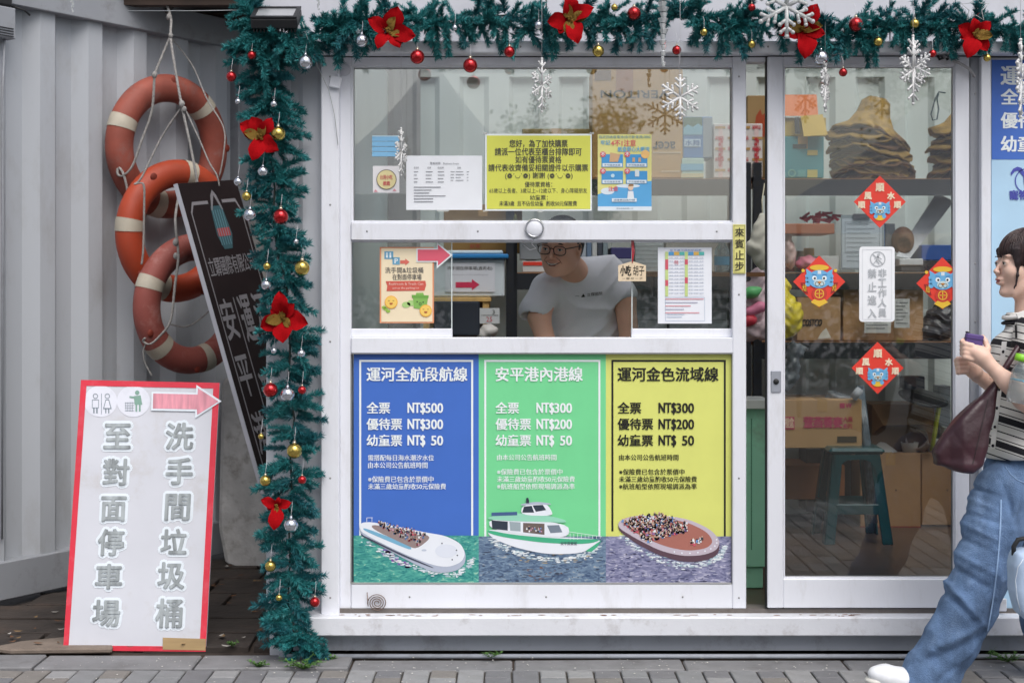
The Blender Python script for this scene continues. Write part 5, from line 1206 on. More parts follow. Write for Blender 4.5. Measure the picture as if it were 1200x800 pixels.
for nm, lab, c, px, py in (('green_packet', 'green packet showing through the plastic bag in the door gap', (96, 180, 110), 880, 343), ('red_packet', 'red packet showing low in the plastic bag in the door gap', (206, 60, 76), 874, 377), ('pink_packet', 'pink packet showing in the middle of the gap plastic bag', (222, 130, 160), 886, 362)):
    g = SDF(np.array(P3(px, py, .9))-.08, np.array(P3(px, py, .9))+.08, .005); g.ell(P3(px, py, .905), (.055, .03, .026), rot=(0, -20, 0)); g.warp(lambda X, Y, Z: .003*np.sin(70*X+50*Z)); tag(sdf_obj(nm, g, pr(*c), None), lab, 'packet')
t = blob('cloth_bag', 'off white drawstring cloth bag hanging in the door gap', 'bag', [(P3(889, 290, .9), (.06, .04, .05)), (P3(892, 272, .9), (.042, .035, .045)), (P3(893, 305, .9), (.035, .03, .04)), (P3(893, 258, .9), (.02, .015, .035))], mat('cream_cloth', (206, 204, 190), .85, var=.06), crease=.003)
bm = BM(); tube(bm, [P3(894, 258, .9), P3(893, 235, .92), P3(896, 215, 1.0)], .003, 5); obj('drawstring', bm, pr(190, 184, 160), t)
t, p = carton('warehouse club carton with black lettering on the middle shelf', 934, 348, 985, 399, Yi+.02, .3); p.text('COSTCO', 940, 374, 962+1, 382, pr(40, 30, 34), 1, .05, 2, shear=-.15); p.poly([(962, 390), (968, 384), (974, 396), (958, 397)], pr(214, 206, 190), 1.3); p.done()
t, p = carton('wide brown carton behind the white door sign on the middle shelf', 988, 336, 1082, 399, Yi+.05, .35, card); p.done()
t, p = sheet('newspaper', 'folded newspaper leaning below the white door sign', 'newspaper', 1013, 352, 1044, 390, Yi-.03, pr(196, 196, 190), part='page')
for k in range(8): p.rect(1015, 356+k*4, 1041-(k % 3)*4, 357.2+k*4, pr(130, 130, 130), 1)
p.done()
t, p = sheet('newspaper', 'second newspaper sheet leaning right of the first on the shelf', 'newspaper', 1048, 350, 1066, 384, Yi-.02, pr(186, 186, 182), part='page')
for k in range(7): p.rect(1050, 354+k*4, 1064-(k % 3)*3, 355.2+k*4, pr(120, 120, 120), 1)
p.done()
blob('bin_liner', 'crumpled black plastic bag on the middle shelf behind the right diamond', 'bag', [(P3(1105, 378, Yi+.1), (.1, .1, .08)), (P3(1118, 360, Yi+.12), (.09, .09, .1)), (P3(1092, 388, Yi+.08), (.06, .08, .05))], mat('black_plastic', (44, 40, 44), .3, var=.2), crease=.008)
# clipboard with form
t = thing('clipboard', 'clipboard with a printed form hanging behind the door glass', 'clipboard', W(1008, 316, 1.2)); M_ = pbox('backing', pr(150, 160, 166), t, 985.5, 252, 1036, 316, 1.2, 1.204)
pbox('form', pr(190, 200, 208), t, 987, 256, 1033.5, 314, 1.198, 1.1995); pbox('clip', mat('clip_steel', (150, 150, 156), .3, metal=.8), t, 1000, 250.5, 1020, 256, 1.188, 1.197)
p = Print(Plane(Y=1.1965), t)
for k in range(9): p.rect(992, 262+k*5.4, 1018+(k*7 % 12), 262.7+k*5.4, pr(140, 150, 158), 1)
p.frame(990, 260, 1031, 296, .6, pr(140, 150, 158), 1); p.done()
# red ribbon bows on a shelf box, pink goods
t, p = carton('low orange brown carton under the red ribbons behind the door', 916, 262, 978, 274, Yi+.02, .3, mat('orange_brown_carton', (170, 104, 66), .7), tp=False); p.done()
bm = BM(); r = random.Random(6)
for k in range(26):
    c = Vector(P3(958+r.uniform(-16, 24), 255+r.uniform(-5, 5), Yi+.05+r.uniform(0, .1))); a = r.uniform(0, 3.1); d = Vector((math.cos(a), .3, math.sin(a)*.5))*.025; q = d.cross(Vector((0, 1, .3))).normalized()*.008
    bm.faces.new([bm.verts.new(x) for x in (c-d-q, c+d-q*.4, c+d*1.1+q, c-d*.8+q)])
bmesh.ops.solidify(bm, geom=bm.faces, thickness=.002)
tag(obj('red_ribbons', bm, pr(196, 40, 60)), 'tangle of shiny red ribbons on the orange brown carton', 'ribbons')
blob('pink_bag', 'pink plastic bag beside the left diamond on the shelf', 'bag', [(P3(945, 308, Yi+.1), (.06, .06, .035)), (P3(960, 312, Yi+.08), (.035, .05, .02))], pr(206, 120, 140), crease=.006)
blob('clear_bag', 'pale clear bag of rolls standing at the door stile on the shelf', 'bag', [(P3(925, 298, Yi+.08), (.035, .05, .07)), (P3(923, 280, Yi+.1), (.02, .03, .06))], mat('dull_pink_plastic', (190, 160, 156), .3, var=.3), crease=.005)
t, p = carton('small white storage box on the shelf left of the clipboard', 962, 300, 983, 318, Yi+.05, .2, pr(190, 192, 192), tp=False, name='white_box', cat='box'); p.done()
# round brown wig-like brush, leaning white board, printer, camera strap, blue box
g = SDF(np.array(P3(1058, 283, Yi+.1))-.12, np.array(P3(1058, 283, Yi+.1))+.12, .006); g.ell(P3(1058, 282, Yi+.1), (.055, .06, .07)); g.ell(P3(1058, 290, Yi+.04), (.045, .03, .05), .002, sub=True); tag(sdf_obj('brown_basket', g, mat('dark_wicker', (104, 70, 44), .7, var=.3, vscale=40), None), 'small round dark wicker basket on the shelf right of the clipboard', 'basket')
bm = BM(); a, b = Vector(P3(1050, 300, Yi+.06)), Vector(P3(1098, 226, Yi+.26)); prism(bm, [a, Vector(P3(1066, 303, Yi+.06)), Vector(P3(1118, 236, Yi+.26)), b], (0, .012, 0)); tag(obj('folding_board', bm, pr(176, 180, 186)), 'grey white folded panel leaning on the upper rack shelf', 'board')
t = thing('tool_rest', 'flat white appliance lying on the shelf beside the right diamond', 'appliance', W(1065, 316, Yi+.1)); pbox('casing', pr(196, 198, 200), t, 1054, 303, 1082, 311, Yi+.03, Yi+.2, bevel=.004); pbox('tray', pr(70, 72, 78), t, 1056, 311.5, 1080, 318, Yi+.04, Yi+.2, bevel=.003)
t, p = carton('blue storage box on the shelf behind the right diamond', 1080, 287, 1140, 305, Yi+.05, .3, pr(44, 84, 156), tp=False, name='blue_box', cat='box'); p.done()
t, p = carton('black equipment case below the blue storage box', 1078, 305.5, 1140, 318, Yi+.04, .32, pr(40, 40, 46), tp=False, name='equipment_case', cat='case'); p.done()
t, p = carton('grey document stack box between clipboard and door sign', 1038, 262, 1049, 318, Yi+.12, .2, pr(120, 128, 138), tp=False, name='document_box', cat='box'); p.done()
t, p = carton('blue upright folder box right behind the clipboard', 1028, 258, 1037.5, 318, Yi+.12, .2, pr(60, 100, 150), tp=False, name='document_box', cat='box'); p.done()
t, p = carton('pale grey file box seen through the door gap', 868, 290, 884, 318, Yi+.06, .25, pr(176, 182, 184), tp=False, name='document_box', cat='box'); p.done()
# small stock lined up at the back of the rack boards
R_ = random.Random(61); cans = [((176, 60, 50), 'red'), ((70, 110, 150), 'blue'), ((200, 190, 160), 'cream'), ((90, 130, 90), 'green'), ((190, 150, 70), 'yellow'), ((120, 116, 120), 'grey')]
for row, (yb, xs_) in enumerate(((318.6, (925, 936, 948, 1086, 1098)), (399.3, (1084, 1094, 1104)), (318.6, (622, 655, 668)))):
    for k, x in enumerate(xs_):
        c_, nm_ = cans[(k*2+row) % 6]; t_ = thing('tin', '%s tin at back of the %s, %s' % (nm_, ('shelf behind the red diamonds', 'lower shelf by the black bag', 'shelf behind the clerk')[row], ('leftmost', 'second from left', 'third from left', 'second from right', 'rightmost')[k]), 'tin', W(x, yb, Yi+.38), 'tins on the rack shelves')
        h_ = R_.uniform(.07, .13); bm = BM(); lathe(bm, [(0, 0), (.027, 0), (.028, .004), (.028, h_), (.026, h_+.004), (0, h_+.002)], W(x, yb, Yi+.38), 14); obj('tin_body', bm, pr(*c_), t_); bm = BM(); lathe(bm, [(.0285, h_*.25), (.0285, h_*.7)], W(x, yb, Yi+.38), 14); obj('label', bm, pr(214, 210, 200), t_)
# -- below: floor level cartons, stool and clutter
Yb_ = 1.86
t, p = carton('brown snack carton with pink characters at floor rack height', 917, 468, 1010, 525, 1.5, .34, mat('snack_carton', (184, 146, 100), .75, var=.05))
for k, ch in enumerate('薏燕蕎麥'): p.text(ch, 942+k*11.5, 488, 952.5+k*11.5, 501, pr(190, 60, 90), 1, .05, 2)
p.rect(919, 488, 931, 503, pr(190, 60, 90), 1); p.text('禮盒', 920, 489, 930, 501, pr(230, 190, 160), 1.5, .03, 1); p.text('大燕', 988, 488, 999, 494, pr(190, 60, 90), 1, .03, 1); p.text('麥片', 988, 496, 999, 502, pr(190, 60, 90), 1, .03, 1); p.rect(984, 472, 990, 478, pr(190, 60, 90), 1); p.text('W', 991, 472, 998, 478, pr(190, 60, 90), 1, .05, 1); p.rect(981, 511, 1004, 518, pr(70, 60, 40), 1); p.done()
t, p = carton('brown carton below the snack carton behind the stool', 917, 545, 990, 585, 1.95, .3, mat('orange_wood_crate', (170, 108, 64), .7, var=.15), tp=False); p.done()
t, p = carton('dark low cabinet carton behind the teal stool', 945, 526, 1010, 600, 2.05, .2, pr(60, 52, 50), tp=False, name='dark_case', cat='case'); p.done()
t, p = carton('tall brown carton right of the teal stool', 1008, 531, 1079, 617.5, Yb_, .36, card); p.disc(1050, 574, 1.2, pr(120, 92, 62), 1); p.rect(1008, 616.3, 1079, 617.5, pr(150, 60, 50), 1); p.done()
t, p = carton('tall brown carton at the right door edge', 1080, 531, 1170, 615, Yb_+.02, .36, mat('tan_carton2', (170, 132, 92), .8, var=.07)); p.disc(1110, 574, 1.2, pr(120, 92, 62), 1); p.done()
# open carton under shelf
t = thing('open_carton', 'open brown carton with raised flaps below the middle shelf', 'carton', W(1058, 512, 1.75)); pbox('box_body', cardd, t, 1022, 474, 1095, 530, 1.95, 2.2)
bm = BM(); prism(bm, [W(*q) for q in ((1031, 473, 1.94), (1092, 474, 1.94), (1095, 497, 1.86), (1035, 498, 1.86))], (0, .004, 0)); obj('front_flap', bm, card, t)
bm = BM(); prism(bm, [W(*q) for q in ((1022, 474, 1.94), (1031, 473, 1.94), (1035, 498, 1.86), (1022, 508, 1.94))], (0, .004, 0)); obj('side_flap', bm, card, t)
# bowls and tray
def bowl(label, px, py, dpx, hpx, Y, m, tilt=(0, 0), name='paper_cup', cat='cup'):
    r_ = L(dpx/2, Y); h = L(hpx, Y); t = thing(name, label, cat, W(px, py, Y)); bm = BM()
    lathe(bm, [(0, .002), (r_*.72, .002), (r_*.72, 0), (r_*.76, 0), (r_, h*.95), (r_*1.04, h), (r_*.97, h), (r_*.72, .006), (0, .006)], W(px, py, Y), 24, M=Matrix.Rotation(math.radians(tilt[0]), 4, 'X') @ Matrix.Rotation(math.radians(tilt[1]), 4, 'Y')); obj('cup_body', bm, m, t); return t
bowlm = mat('patterned_paper', (220, 208, 196), .5, dirt=(190, 60, 50), damt=.95, dscale=28)
ztop = 0
bowl('paper bowl with red dots lying tilted on the right cartons', 1079, 521, 26, 15, Yb_+.1, bowlm, (50, -30), 'paper_bowl', 'bowl')
bowl('white paper cup standing on the tall brown carton', 1066, 531, 20, 13, Yb_+.06, pr(222, 220, 214))
bowl('white foam bowl behind the red dotted bowl at the door edge', 1098, 531, 28, 14, Yb_+.1, pr(214, 212, 206), (10, 0), 'foam_bowl', 'bowl')
bowl('small clear tub leaning at the right edge on the cartons', 1106, 516, 14, 16, Yb_+.2, pr(206, 216, 214), (0, 12), 'clear_tub', 'tub')
bm = BM(); prism(bm, [W(*q) for q in ((1022, 530, Yb_+.04), (1033, 515, Yb_+.1), (1052, 529, Yb_+.06), (1050, 531, Yb_+.04))], (0, .04, .004)); tag(obj('food_box', bm, pr(222, 222, 222), bevel=.003), 'white triangular food box lying on the tall brown carton', 'food box')
# round black folded parasol base / fan disc
t = thing('folded_reflector', 'round black folded disc above the open carton under the shelf', 'folded disc', W(1082, 470, 1.75)); bm = BM(); lathe(bm, [(0, .012), (.1, .01), (.125, 0), (.1, -.008), (0, -.01)], W(1082, 466, 1.8), 32, M=Matrix.Rotation(.32, 4, 'X') @ Matrix.Rotation(.12, 4, 'Y')); obj('disc', bm, mat('black_nylon', (36, 38, 44), .5), t, smooth=True)
bm = BM(); tube(bm, [P3(1101, 472, 1.86), P3(1097, 497, 1.85), P3(1092, 528, 1.84)], .012, 8); tag(obj('yellow_strap', bm, pr(190, 196, 60)), 'yellow green strap hanging from the round black disc', 'strap')
t, p = carton('pale grey appliance box standing behind the round disc', 1100, 452, 1114, 530, 2.1, .1, pr(130, 136, 142), tp=False, name='grey_box', cat='box'); p.done()
t, p = carton('camera sized black box on top of the round disc', 1060, 441, 1084, 456, 1.85, .1, pr(64, 70, 88), tp=False, name='black_box', cat='box'); p.done()
# wrapped poles
bm = BM()
for k in range(3): tube(bm, [P3(1020+k*3, 612, 1.5+.02*k), P3(1014+2*k, 520, 1.52), P3(1006+k*2, 452, 1.6)], .012, 8)
tag(obj('wrapped_poles', bm, mat('plastic_wrap', (84, 96, 104), .15, var=.4, vscale=30), smooth=True), 'bundle of plastic wrapped poles leaning right of the snack carton', 'poles')
bm = BM(); tube(bm, [P3(1000, 466, 1.5), P3(1008, 456, 1.48)], .02, 14); tag(obj('paper_roll', bm, pr(186, 190, 196), smooth=True), 'short white paper roll on top of the snack carton', 'paper roll')
blob('clear_bag', 'crumpled clear plastic bag hanging below the shelf at the door stile', 'bag', [(P3(930, 425, 1.5), (.035, .03, .1)), (P3(922, 445, 1.5), (.03, .03, .06)), (P3(934, 410, 1.5), (.05, .03, .03))], mat('crumpled_film', (120, 126, 132), .15, var=.4, vscale=25, alpha=.75), crease=.007)
blob('clear_bag', 'clear plastic bag resting on the snack carton beside the paper roll', 'bag', [(P3(985, 466, 1.62), (.07, .05, .022)), (P3(975, 463, 1.62), (.03, .04, .025))], MATS['crumpled_film'], crease=.004)
# teal plastic stool
ts = mat('teal_plastic', (10, 72, 76), .25, var=.05)
ST = thing('plastic_stool', 'teal moulded plastic stool standing behind the door glass', 'stool', (W(998, 0, 1.5).x, 1.52, .168))
sx, sy = W(998, 0, 1.5).x, 1.52
zb, zs = .168, .168+.455
def leg(dx, dy):
    bm = BM(); top = .115; bot = .165
    for a, b in (((0, 0), (.052, .012)), ((0, 0), (.012, .052))):
        w0, d0 = b; s1, s2 = (-dx, -dy)
        def cr(c, z):
            x0 = sx+dx*c; y0 = sy+dy*c
            return [Vector((x0, y0, z)), Vector((x0+s1*w0, y0, z)), Vector((x0+s1*w0, y0+s2*d0, z)), Vector((x0, y0+s2*d0, z))]
        A, B = cr(bot, zb), cr(top, zs-.03); va = [bm.verts.new(q) for q in A]; vb = [bm.verts.new(q) for q in B]
        bm.faces.new(va); bm.faces.new(vb[::-1])
        for i in range(4): bm.faces.new((va[i], va[(i+1) % 4], vb[(i+1) % 4], vb[i]))
    bmesh.ops.recalc_face_normals(bm, faces=bm.faces); obj('leg', bm, ts, ST, bevel=.004)
for dx in (-1, 1):
    for dy in (-1, 1): leg(dx, dy)
mbox('seat', ts, ST, sx-.135, sx+.135, sy-.135, sy+.135, zs-.03, zs, bevel=.014)
for yy_ in (sy-.132, sy+.124):   # moulded arch between the legs
    bm = BM(); n_ = 14; up_, dn_ = [], []
    for i in range(n_+1): x = -.105+.21*i/n_; up_.append(Vector((sx+x, yy_, zs-.031))); dn_.append(Vector((sx+x, yy_, zs-.055-.13*abs(x/.105)**5)))
    prism(bm, up_+dn_[::-1], (0, .008, 0)); obj('apron', bm, ts, ST)
for q in ((sx-.105, sx+.105, sy-.145, sy-.135), (sx-.105, sx+.105, sy+.135, sy+.145)): mbox('rung', ts, ST, *q, zb+.14, zb+.19, bevel=.004)
for q in ((sx-.145, sx-.135, sy-.105, sy+.105), (sx+.135, sx+.145, sy-.105, sy+.105)): mbox('rung', ts, ST, *q, zb+.14, zb+.19, bevel=.004)
# green counter cabinet
GC = thing('counter_cabinet', 'pale green painted counter cabinet with white top in the door gap', 'cabinet', (.25, .5, .168)); gp = mat('mint_green_paint', (160, 224, 190), .45, var=.05, dirt=(120, 96, 72), damt=.5, dscale=5)
xr = W(893.5, 0, .35).x+.012
mbox('cabinet_body', gp, GC, -.6, xr, .35, .47, .26, .9, bevel=.003); mbox('plinth', gp, GC, -.59, xr-.006, .37, .47, .17, .258, bevel=.003)
mbox('counter_top', pr(214, 216, 210), GC, -.62, xr+.01, .30, .49, .902, .94, bevel=.003)
bm = BM(); y = .349
for q in ((W(880, 0, .35).x, W(880, 0, .35).x+.004, y-.001, y+.001, .33, .86),): box(bm, *q)
obj('door_groove', bm, pr(84, 150, 116), GC)
# -- left part: storage bin on a small shelf, monitor, papers
LS = thing('pine_shelf_unit', 'pine framed shelf unit carrying the blue lidded storage bin', 'shelf unit', (W(540, 0, 1.5).x, 1.65, .168)); pine = mat('pale_pine', (196, 160, 100), .6, var=.15, stretch=(4, 4, .4))
xa, xb = W(496, 0, 1.5).x, W(573, 0, 1.5).x; zsf = W(0, 348.5, 1.5).z
for x in (xa, xb-.03):
    for y in (1.5, 1.86): mbox('upright', pine, LS, x, x+.03, y, y+.03, .168, zsf-.02)
mbox('top_board', pine, LS, xa-.01, xb+.01, 1.49, 1.9, zsf-.02, zsf, bevel=.002); mbox('shelf', wood, LS, xa+.031, xb-.031, 1.51, 1.88, zsf-.3, zsf-.28); mbox('back_panel', pr(76, 58, 52), LS, xa+.031, xb-.031, 1.85, 1.86, .2, zsf-.021)
SB = thing('storage_bin', 'translucent storage bin with blue lid on the pine shelf', 'storage bin', (W(540, 0, 1.5).x, 1.65, zsf)); bx0, bx1 = W(488, 0, 1.52).x, W(594, 0, 1.52).x; zt2 = W(0, 303, 1.52).z
bm = BM(); vs_ = box(bm, bx0+.012, bx1-.012, 1.53, 1.84, zsf+.001, zt2); obj('bin_body', bm, mat('translucent_white', (196, 204, 210), .35, var=.05), SB, bevel=.008)
mbox('lid_rim', mat('blue_plastic', (40, 120, 180), .35), SB, bx0-.008, bx1+.008, 1.505, 1.86, zt2, zt2+.022, bevel=.005); mbox('lid_top', pr(190, 206, 214), SB, bx0+.01, bx1-.02, 1.52, 1.85, zt2+.0225, zt2+.04, bevel=.005)
p = Print(Plane(Y=1.526), SB); p.rect(522, 308, 580, 342, pr(206, 208, 216), 1, 'paper_label'); p.text('洗手間在停車場(直走右)', 524, 312, 577, 317, gy, 2, .01, 1); p.text('Restroom in the parking lot', 530, 321, 572, 323, pr(140, 140, 150), 2, 0, 1)
p.poly([(534, 330.5), (553, 330.5), (553, 327), (562, 333.5), (553, 340), (553, 337), (534, 337)], pr(196, 50, 84), 2, 'arrow_fill'); p.done()
t, p = carton('dark ochre carton behind and above the storage bin', 520, 240, 612, 296, 1.96, .25, mat('ochre_brown_carton', (134, 104, 58), .8)); p.text('紅茶', 551, 286, 563, 291, pr(160, 70, 50), 1, .03, 1); p.done()
MO = thing('monitor', 'dark grey monitor seen from behind at the counter', 'monitor', (W(545, 0, .55).x, .6, .94)); pbox('monitor_back', mat('dark_blue_grey_plastic', (58, 64, 76), .4), MO, 508, 353, 562, 393, .40, .43, bevel=.006); mbox('stand', darkm, MO, W(530, 0, .44).x, W(536, 0, .44).x, .432, .445, .95, 1.25); mbox('stand_base', darkm, MO, W(518, 0, .56).x, W(550, 0, .56).x, .36, .47, .941, .95)
t, p = sheet('price_card', 'white card with the figure 25 on the pine shelf', 'card', 562, 361, 585.5, 379, 1.46, pr(196, 198, 200)); p.text('3', 577, 363, 580, 368, ink, 1, 0, 1); p.rect(564, 369, 584, 369.6, gy, 1); p.text('25', 570, 371, 577, 377, pr(190, 80, 90), 1, .01, 1); p.done()
blob('crumpled_bag', 'crumpled white bag below the price card', 'bag', [(P3(573, 388, 1.42), (.045, .04, .035)), (P3(568, 393, 1.42), (.03, .04, .025))], pr(186, 182, 178), crease=.004)
t, p = sheet('wall_notice', 'plain white sheet on the inner wall left of the toilet poster', 'paper', 421, 337, 445, 355, 2.22, pr(206, 214, 212)); p.done()
t, p = carton('white and red packet box on the rack left of the clerk', 612, 306, 641, 319, Yi+.02, .2, pr(190, 190, 190), tp=False, name='packet_box', cat='box'); p.rect(613, 306.5, 636, 311, pr(206, 56, 40), 1); p.done()
t, p = carton('grey paper stack on the rack shelf left of the clerk', 609, 282, 637, 304, Yi+.16, .2, pr(134, 138, 142), tp=False, name='paper_stack', cat='paper stack'); p.done()
for k, (c, a) in enumerate((((150, 160, 170), 'pale grey'), ((96, 116, 140), 'slate blue'), ((176, 180, 180), 'off white'), ((60, 66, 76), 'charcoal'), ((120, 134, 140), 'grey green'))):
    t = thing('ring_binder', a+' ring binder upright on the rack right of the clerk', 'binder', W(684+k*6.4, 318.5, Yi+.06), 'ring binders behind the clerk'); pbox('cover', pr(*c), t, 681+k*6.4, 272, 686.8+k*6.4, 318.5, Yi+.05, Yi+.3, bevel=.003)
t, p = carton('navy case on dark shelf right of the ring binders', 716, 290, 742, 303, Yi+.03, .25, pr(52, 50, 96), tp=False, name='navy_case', cat='case'); p.done()
t, p = carton('silver instrument box on the rack below the navy case', 714, 303.4, 742, 318.6, Yi+.02, .25, pr(140, 146, 156), tp=False, name='instrument_box', cat='box'); p.done()
t, p = carton('stack of grey paper reams behind the wooden plaque', 744, 284, 778, 318.6, Yi+.04, .25, pr(160, 164, 166), tp=False, name='paper_stack', cat='paper stack'); [p.rect(744, 288+5*k, 778, 288.5+5*k, pr(110, 114, 118), 1) for k in range(6)]; p.done()
t, p = carton('cream file carton behind the timetable', 780, 268, 852, 318.6, Yi+.14, .25, pr(172, 168, 162), tp=False); p.done()
t, p = carton('grey shelf crate low behind the right sash', 744, 330, 852, 399, Yi+.1, .3, pr(112, 118, 122), tp=False, name='shelf_crate', cat='crate'); [p.rect(746, 338+12*k, 850, 339+12*k, pr(84, 90, 94), 1) for k in range(5)]; p.done()
BO = thing('water_bottle', 'clear water bottle with blue cap and label in the right sash', 'bottle', W(846, 319, .55)); zc = W(846, 319, .55)
bm = BM(); lathe(bm, [(0, 0), (.03, 0), (.032, .01), (.032, .07), (.03, .075), (.032, .08), (.03, .095), (.014, .118), (.013, .13)], zc, 20); obj('bottle_body', bm, mat('clear_pet', (190, 214, 220), .1, trans=.7, alpha=.75), BO)
bm = BM(); lathe(bm, [(.0325, .03), (.0325, .065)], zc, 20); obj('label_band', bm, pr(96, 170, 206), BO); bm = BM(); lathe(bm, [(0, .142), (.014, .142), (.015, .128), (.0, .128)], zc, 14); obj('cap', bm, pr(40, 90, 170), BO)
# ledge shelf that the bottle stands on
zz = W(0, 319, .55).z
SH = thing('small_wall_shelf', 'small brown shelf holding the water bottle behind the right sash', 'shelf', W(846, 319, .55)); mbox('board', wood, SH, W(760, 0, .55).x, W(896, 0, .55).x, .49, .62, zz-.018, zz-.001); mbox('bracket', rackm, SH, W(764, 0, .55).x, W(766, 0, .55).x, .5, .6, zz-.1, zz-.019); mbox('support_post', rackm, SH, W(780, 0, .6).x, W(783, 0, .6).x, .55, .575, .941, zz-.019)
# gap clutter
t, p = carton('stack of dark folders standing in the door gap', 872, 244, 879, 318, Yi+.04, .2, pr(60, 66, 66), tp=False, name='document_box', cat='box'); p.done()
t = thing('brass_bell', 'small brass counter bell just above the middle rail', 'bell', W(604, 262, .44)); bm = BM(); lathe(bm, [(0, .03), (.006, .028), (.008, .012), (.014, 0), (0, 0)], W(604, 259.5, .44), 16); obj('bell_body', bm, mat('brass', (150, 150, 90), .35, metal=.7), t)
mbox('bell_stand', rackm, t, W(602, 0, .44).x, W(606, 0, .44).x, .43, .45, .941, W(604, 259.5, .44).z)
# ================================================================ life rings on ropes
orange = mat('faded_orange_plastic', (142, 72, 58), .65, var=.25, vscale=7, dirt=(134, 98, 92), damt=.95, dscale=9, bump=.15, bscale=30)
oran2 = mat('bright_orange_plastic', (170, 66, 38), .55, var=.1, vscale=5, dirt=(140, 70, 50), damt=.6, dscale=11, bump=.12, bscale=40)
pinko = mat('bleached_orange_plastic', (142, 74, 66), .65, var=.12, vscale=6, dirt=(176, 130, 124), damt=.85, dscale=10, bump=.15, bscale=30)
band_m = mat('dirty_white_band', (182, 174, 158), .6, var=.12, vscale=20, dirt=(140, 110, 90), damt=.7, dscale=10)
rope_m = mat('grey_white_rope', (146, 143, 140), .85, var=.25, vscale=80, bump=.5, bscale=200)
def life_ring(label, px, py, d, yaw, m, bands, sc=1.0, tilt=4):
    Y = d-D0; c = W(px, py, Y); t = thing('life_ring', label, 'life ring', c, 'life rings hanging on ropes'); R_, r_ = .285*sc, .068*sc
    Mx = Matrix.Rotation(math.radians(yaw), 4, 'Z') @ Matrix.Rotation(math.radians(tilt), 4, 'X')
    def ringm(a0, a1, rr, n, bm, sg=18):
        for_, rows = None, []
        for i in range(n+1):
            a = a0+(a1-a0)*i/n; row = []
            for k in range(sg):
                q = 2*math.pi*k/sg; e = .88 if abs(math.sin(q)) > .7 else 1
                v = Vector(((R_+rr*math.cos(q))*math.cos(a), rr*.92*math.sin(q), (R_+rr*math.cos(q))*math.sin(a))); row.append(bm.verts.new(c+(Mx @ v)))
            rows.append(row)
        for A, B in zip(rows, rows[1:]):
            for k in range(sg): f = bm.faces.new((A[k], A[(k+1) % sg], B[(k+1) % sg], B[k])); f.smooth = True
    bm = BM(); ringm(0, 2*math.pi, r_, 64, bm); bmesh.ops.remove_doubles(bm, verts=bm.verts, dist=1e-5); obj('ring_body', bm, m, t)
    for a in bands:
        bm = BM(); w_ = math.radians(5.5); ringm(math.radians(a)-w_, math.radians(a)+w_, r_+.0025, 5, bm); obj('reflective_band', bm, band_m, t)
    for a in bands:
        a2 = math.radians(a+45); bm = BM(); p0 = c+(Mx @ Vector(((R_+r_*.55)*math.cos(a2), -.052*sc, (R_+r_*.55)*math.sin(a2))))
        ball(bm, p0, .02*sc, 10, 8, M=Mx, scale=(1.0, .35, 1.0)); obj('rope_eye', bm, mat('raw_orange', (120, 44, 28), .7), t)
    return c, Mx, R_, r_
life_ring('uppermost life ring, faded orange, hanging highest against the container wall', 197, 172, 6.85, 51, orange, (162, 48, 258, 318), .98)
life_ring('middle life ring, bright orange, partly behind the top of the dark sign', 208, 271, 6.75, 51, oran2, (82, 176, 318, 250), .96)
life_ring('lowest life ring, bleached pinkish orange, hanging in front of the others', 227, 356, 6.64, 51, pinko, (160, 286, 20, 225), .93)
def rope(label, pts, r=.006, twist=True):
    bm = BM(); P_ = [W(x, y, d-D0) for x, y, d in pts]; fine = []
    n = len(P_)
    for i in range(n-1):
        p0, p1, p2, p3 = P_[max(i-1, 0)], P_[i], P_[i+1], P_[min(i+2, n-1)]
        for k in range(6):
            t = k/6; fine.append(.5*((2*p1)+(-p0+p2)*t+(2*p0-5*p1+4*p2-p3)*t*t+(-p0+3*p1-3*p2+p3)*t**3))
    fine.append(P_[-1])
    if twist:
        dense = []
        for a, b in zip(fine, fine[1:]):
            for k in range(4): dense.append(a.lerp(b, k/4))
        for ph in (0, 2.1, 4.2):
            q = [p+Vector((math.cos(i*.8+ph), math.sin(i*.8+ph), 0))*r*.5 for i, p in enumerate(dense)]; tube(bm, q, r*.62, 5)
    else: tube(bm, fine, r, 7)
    return tag(obj('rope', bm, rope_m, smooth=True), label, 'rope')
rope('main rope from the top knot down to the middle life ring and sign', [(190, -6, 6.75), (200, 20, 6.7), (200, 45, 6.62), (206, 85, 6.55), (213, 124, 6.5), (222, 165, 6.45), (230, 206, 6.42), (231, 216, 6.42)])
rope('rope looped from the knot round the uppermost life ring left side', [(200, 42, 6.66), (184, 80, 6.6), (181, 92, 6.58), (178, 130, 6.58), (166, 165, 6.56), (155, 195, 6.55), (144, 206, 6.56), (138, 204, 6.58), (139, 196, 6.6), (145, 205, 6.56), (150, 226, 6.56)])
rope('thin rope running from the knot behind the ring to the right', [(200, 44, 6.9), (225, 76, 6.86), (242, 115, 6.8), (262, 150, 6.75), (262, 180, 6.72), (257, 207, 6.72)], .0035, False)
rope('grey rope slanting from the middle knot to the middle ring eye', [(214, 124, 6.5), (190, 160, 6.52), (170, 200, 6.48), (163, 212, 6.46), (158, 216, 6.45), (168, 216, 6.44), (169, 240, 6.44), (168, 290, 6.44), (166, 310, 6.44)], .005)
rope('thin rope from the middle knot down to the sign corner', [(216, 126, 6.5), (232, 160, 6.46), (245, 190, 6.44), (254, 205, 6.42), (257, 218, 6.42)], .0035, False)
rope('thick rope down the left side of the lowest life ring', [(212, 216, 6.5), (206, 250, 6.42), (206, 268, 6.35), (209, 300, 6.33), (205, 335, 6.33), (200, 375, 6.33), (188, 393, 6.33), (176, 403, 6.34), (168, 400, 6.35), (170, 396, 6.34)])
rope('frayed rope end dangling under the lowest life ring eye', [(171, 402, 6.35), (168, 412, 6.36), (170, 425, 6.37), (178, 440, 6.38)], .004)
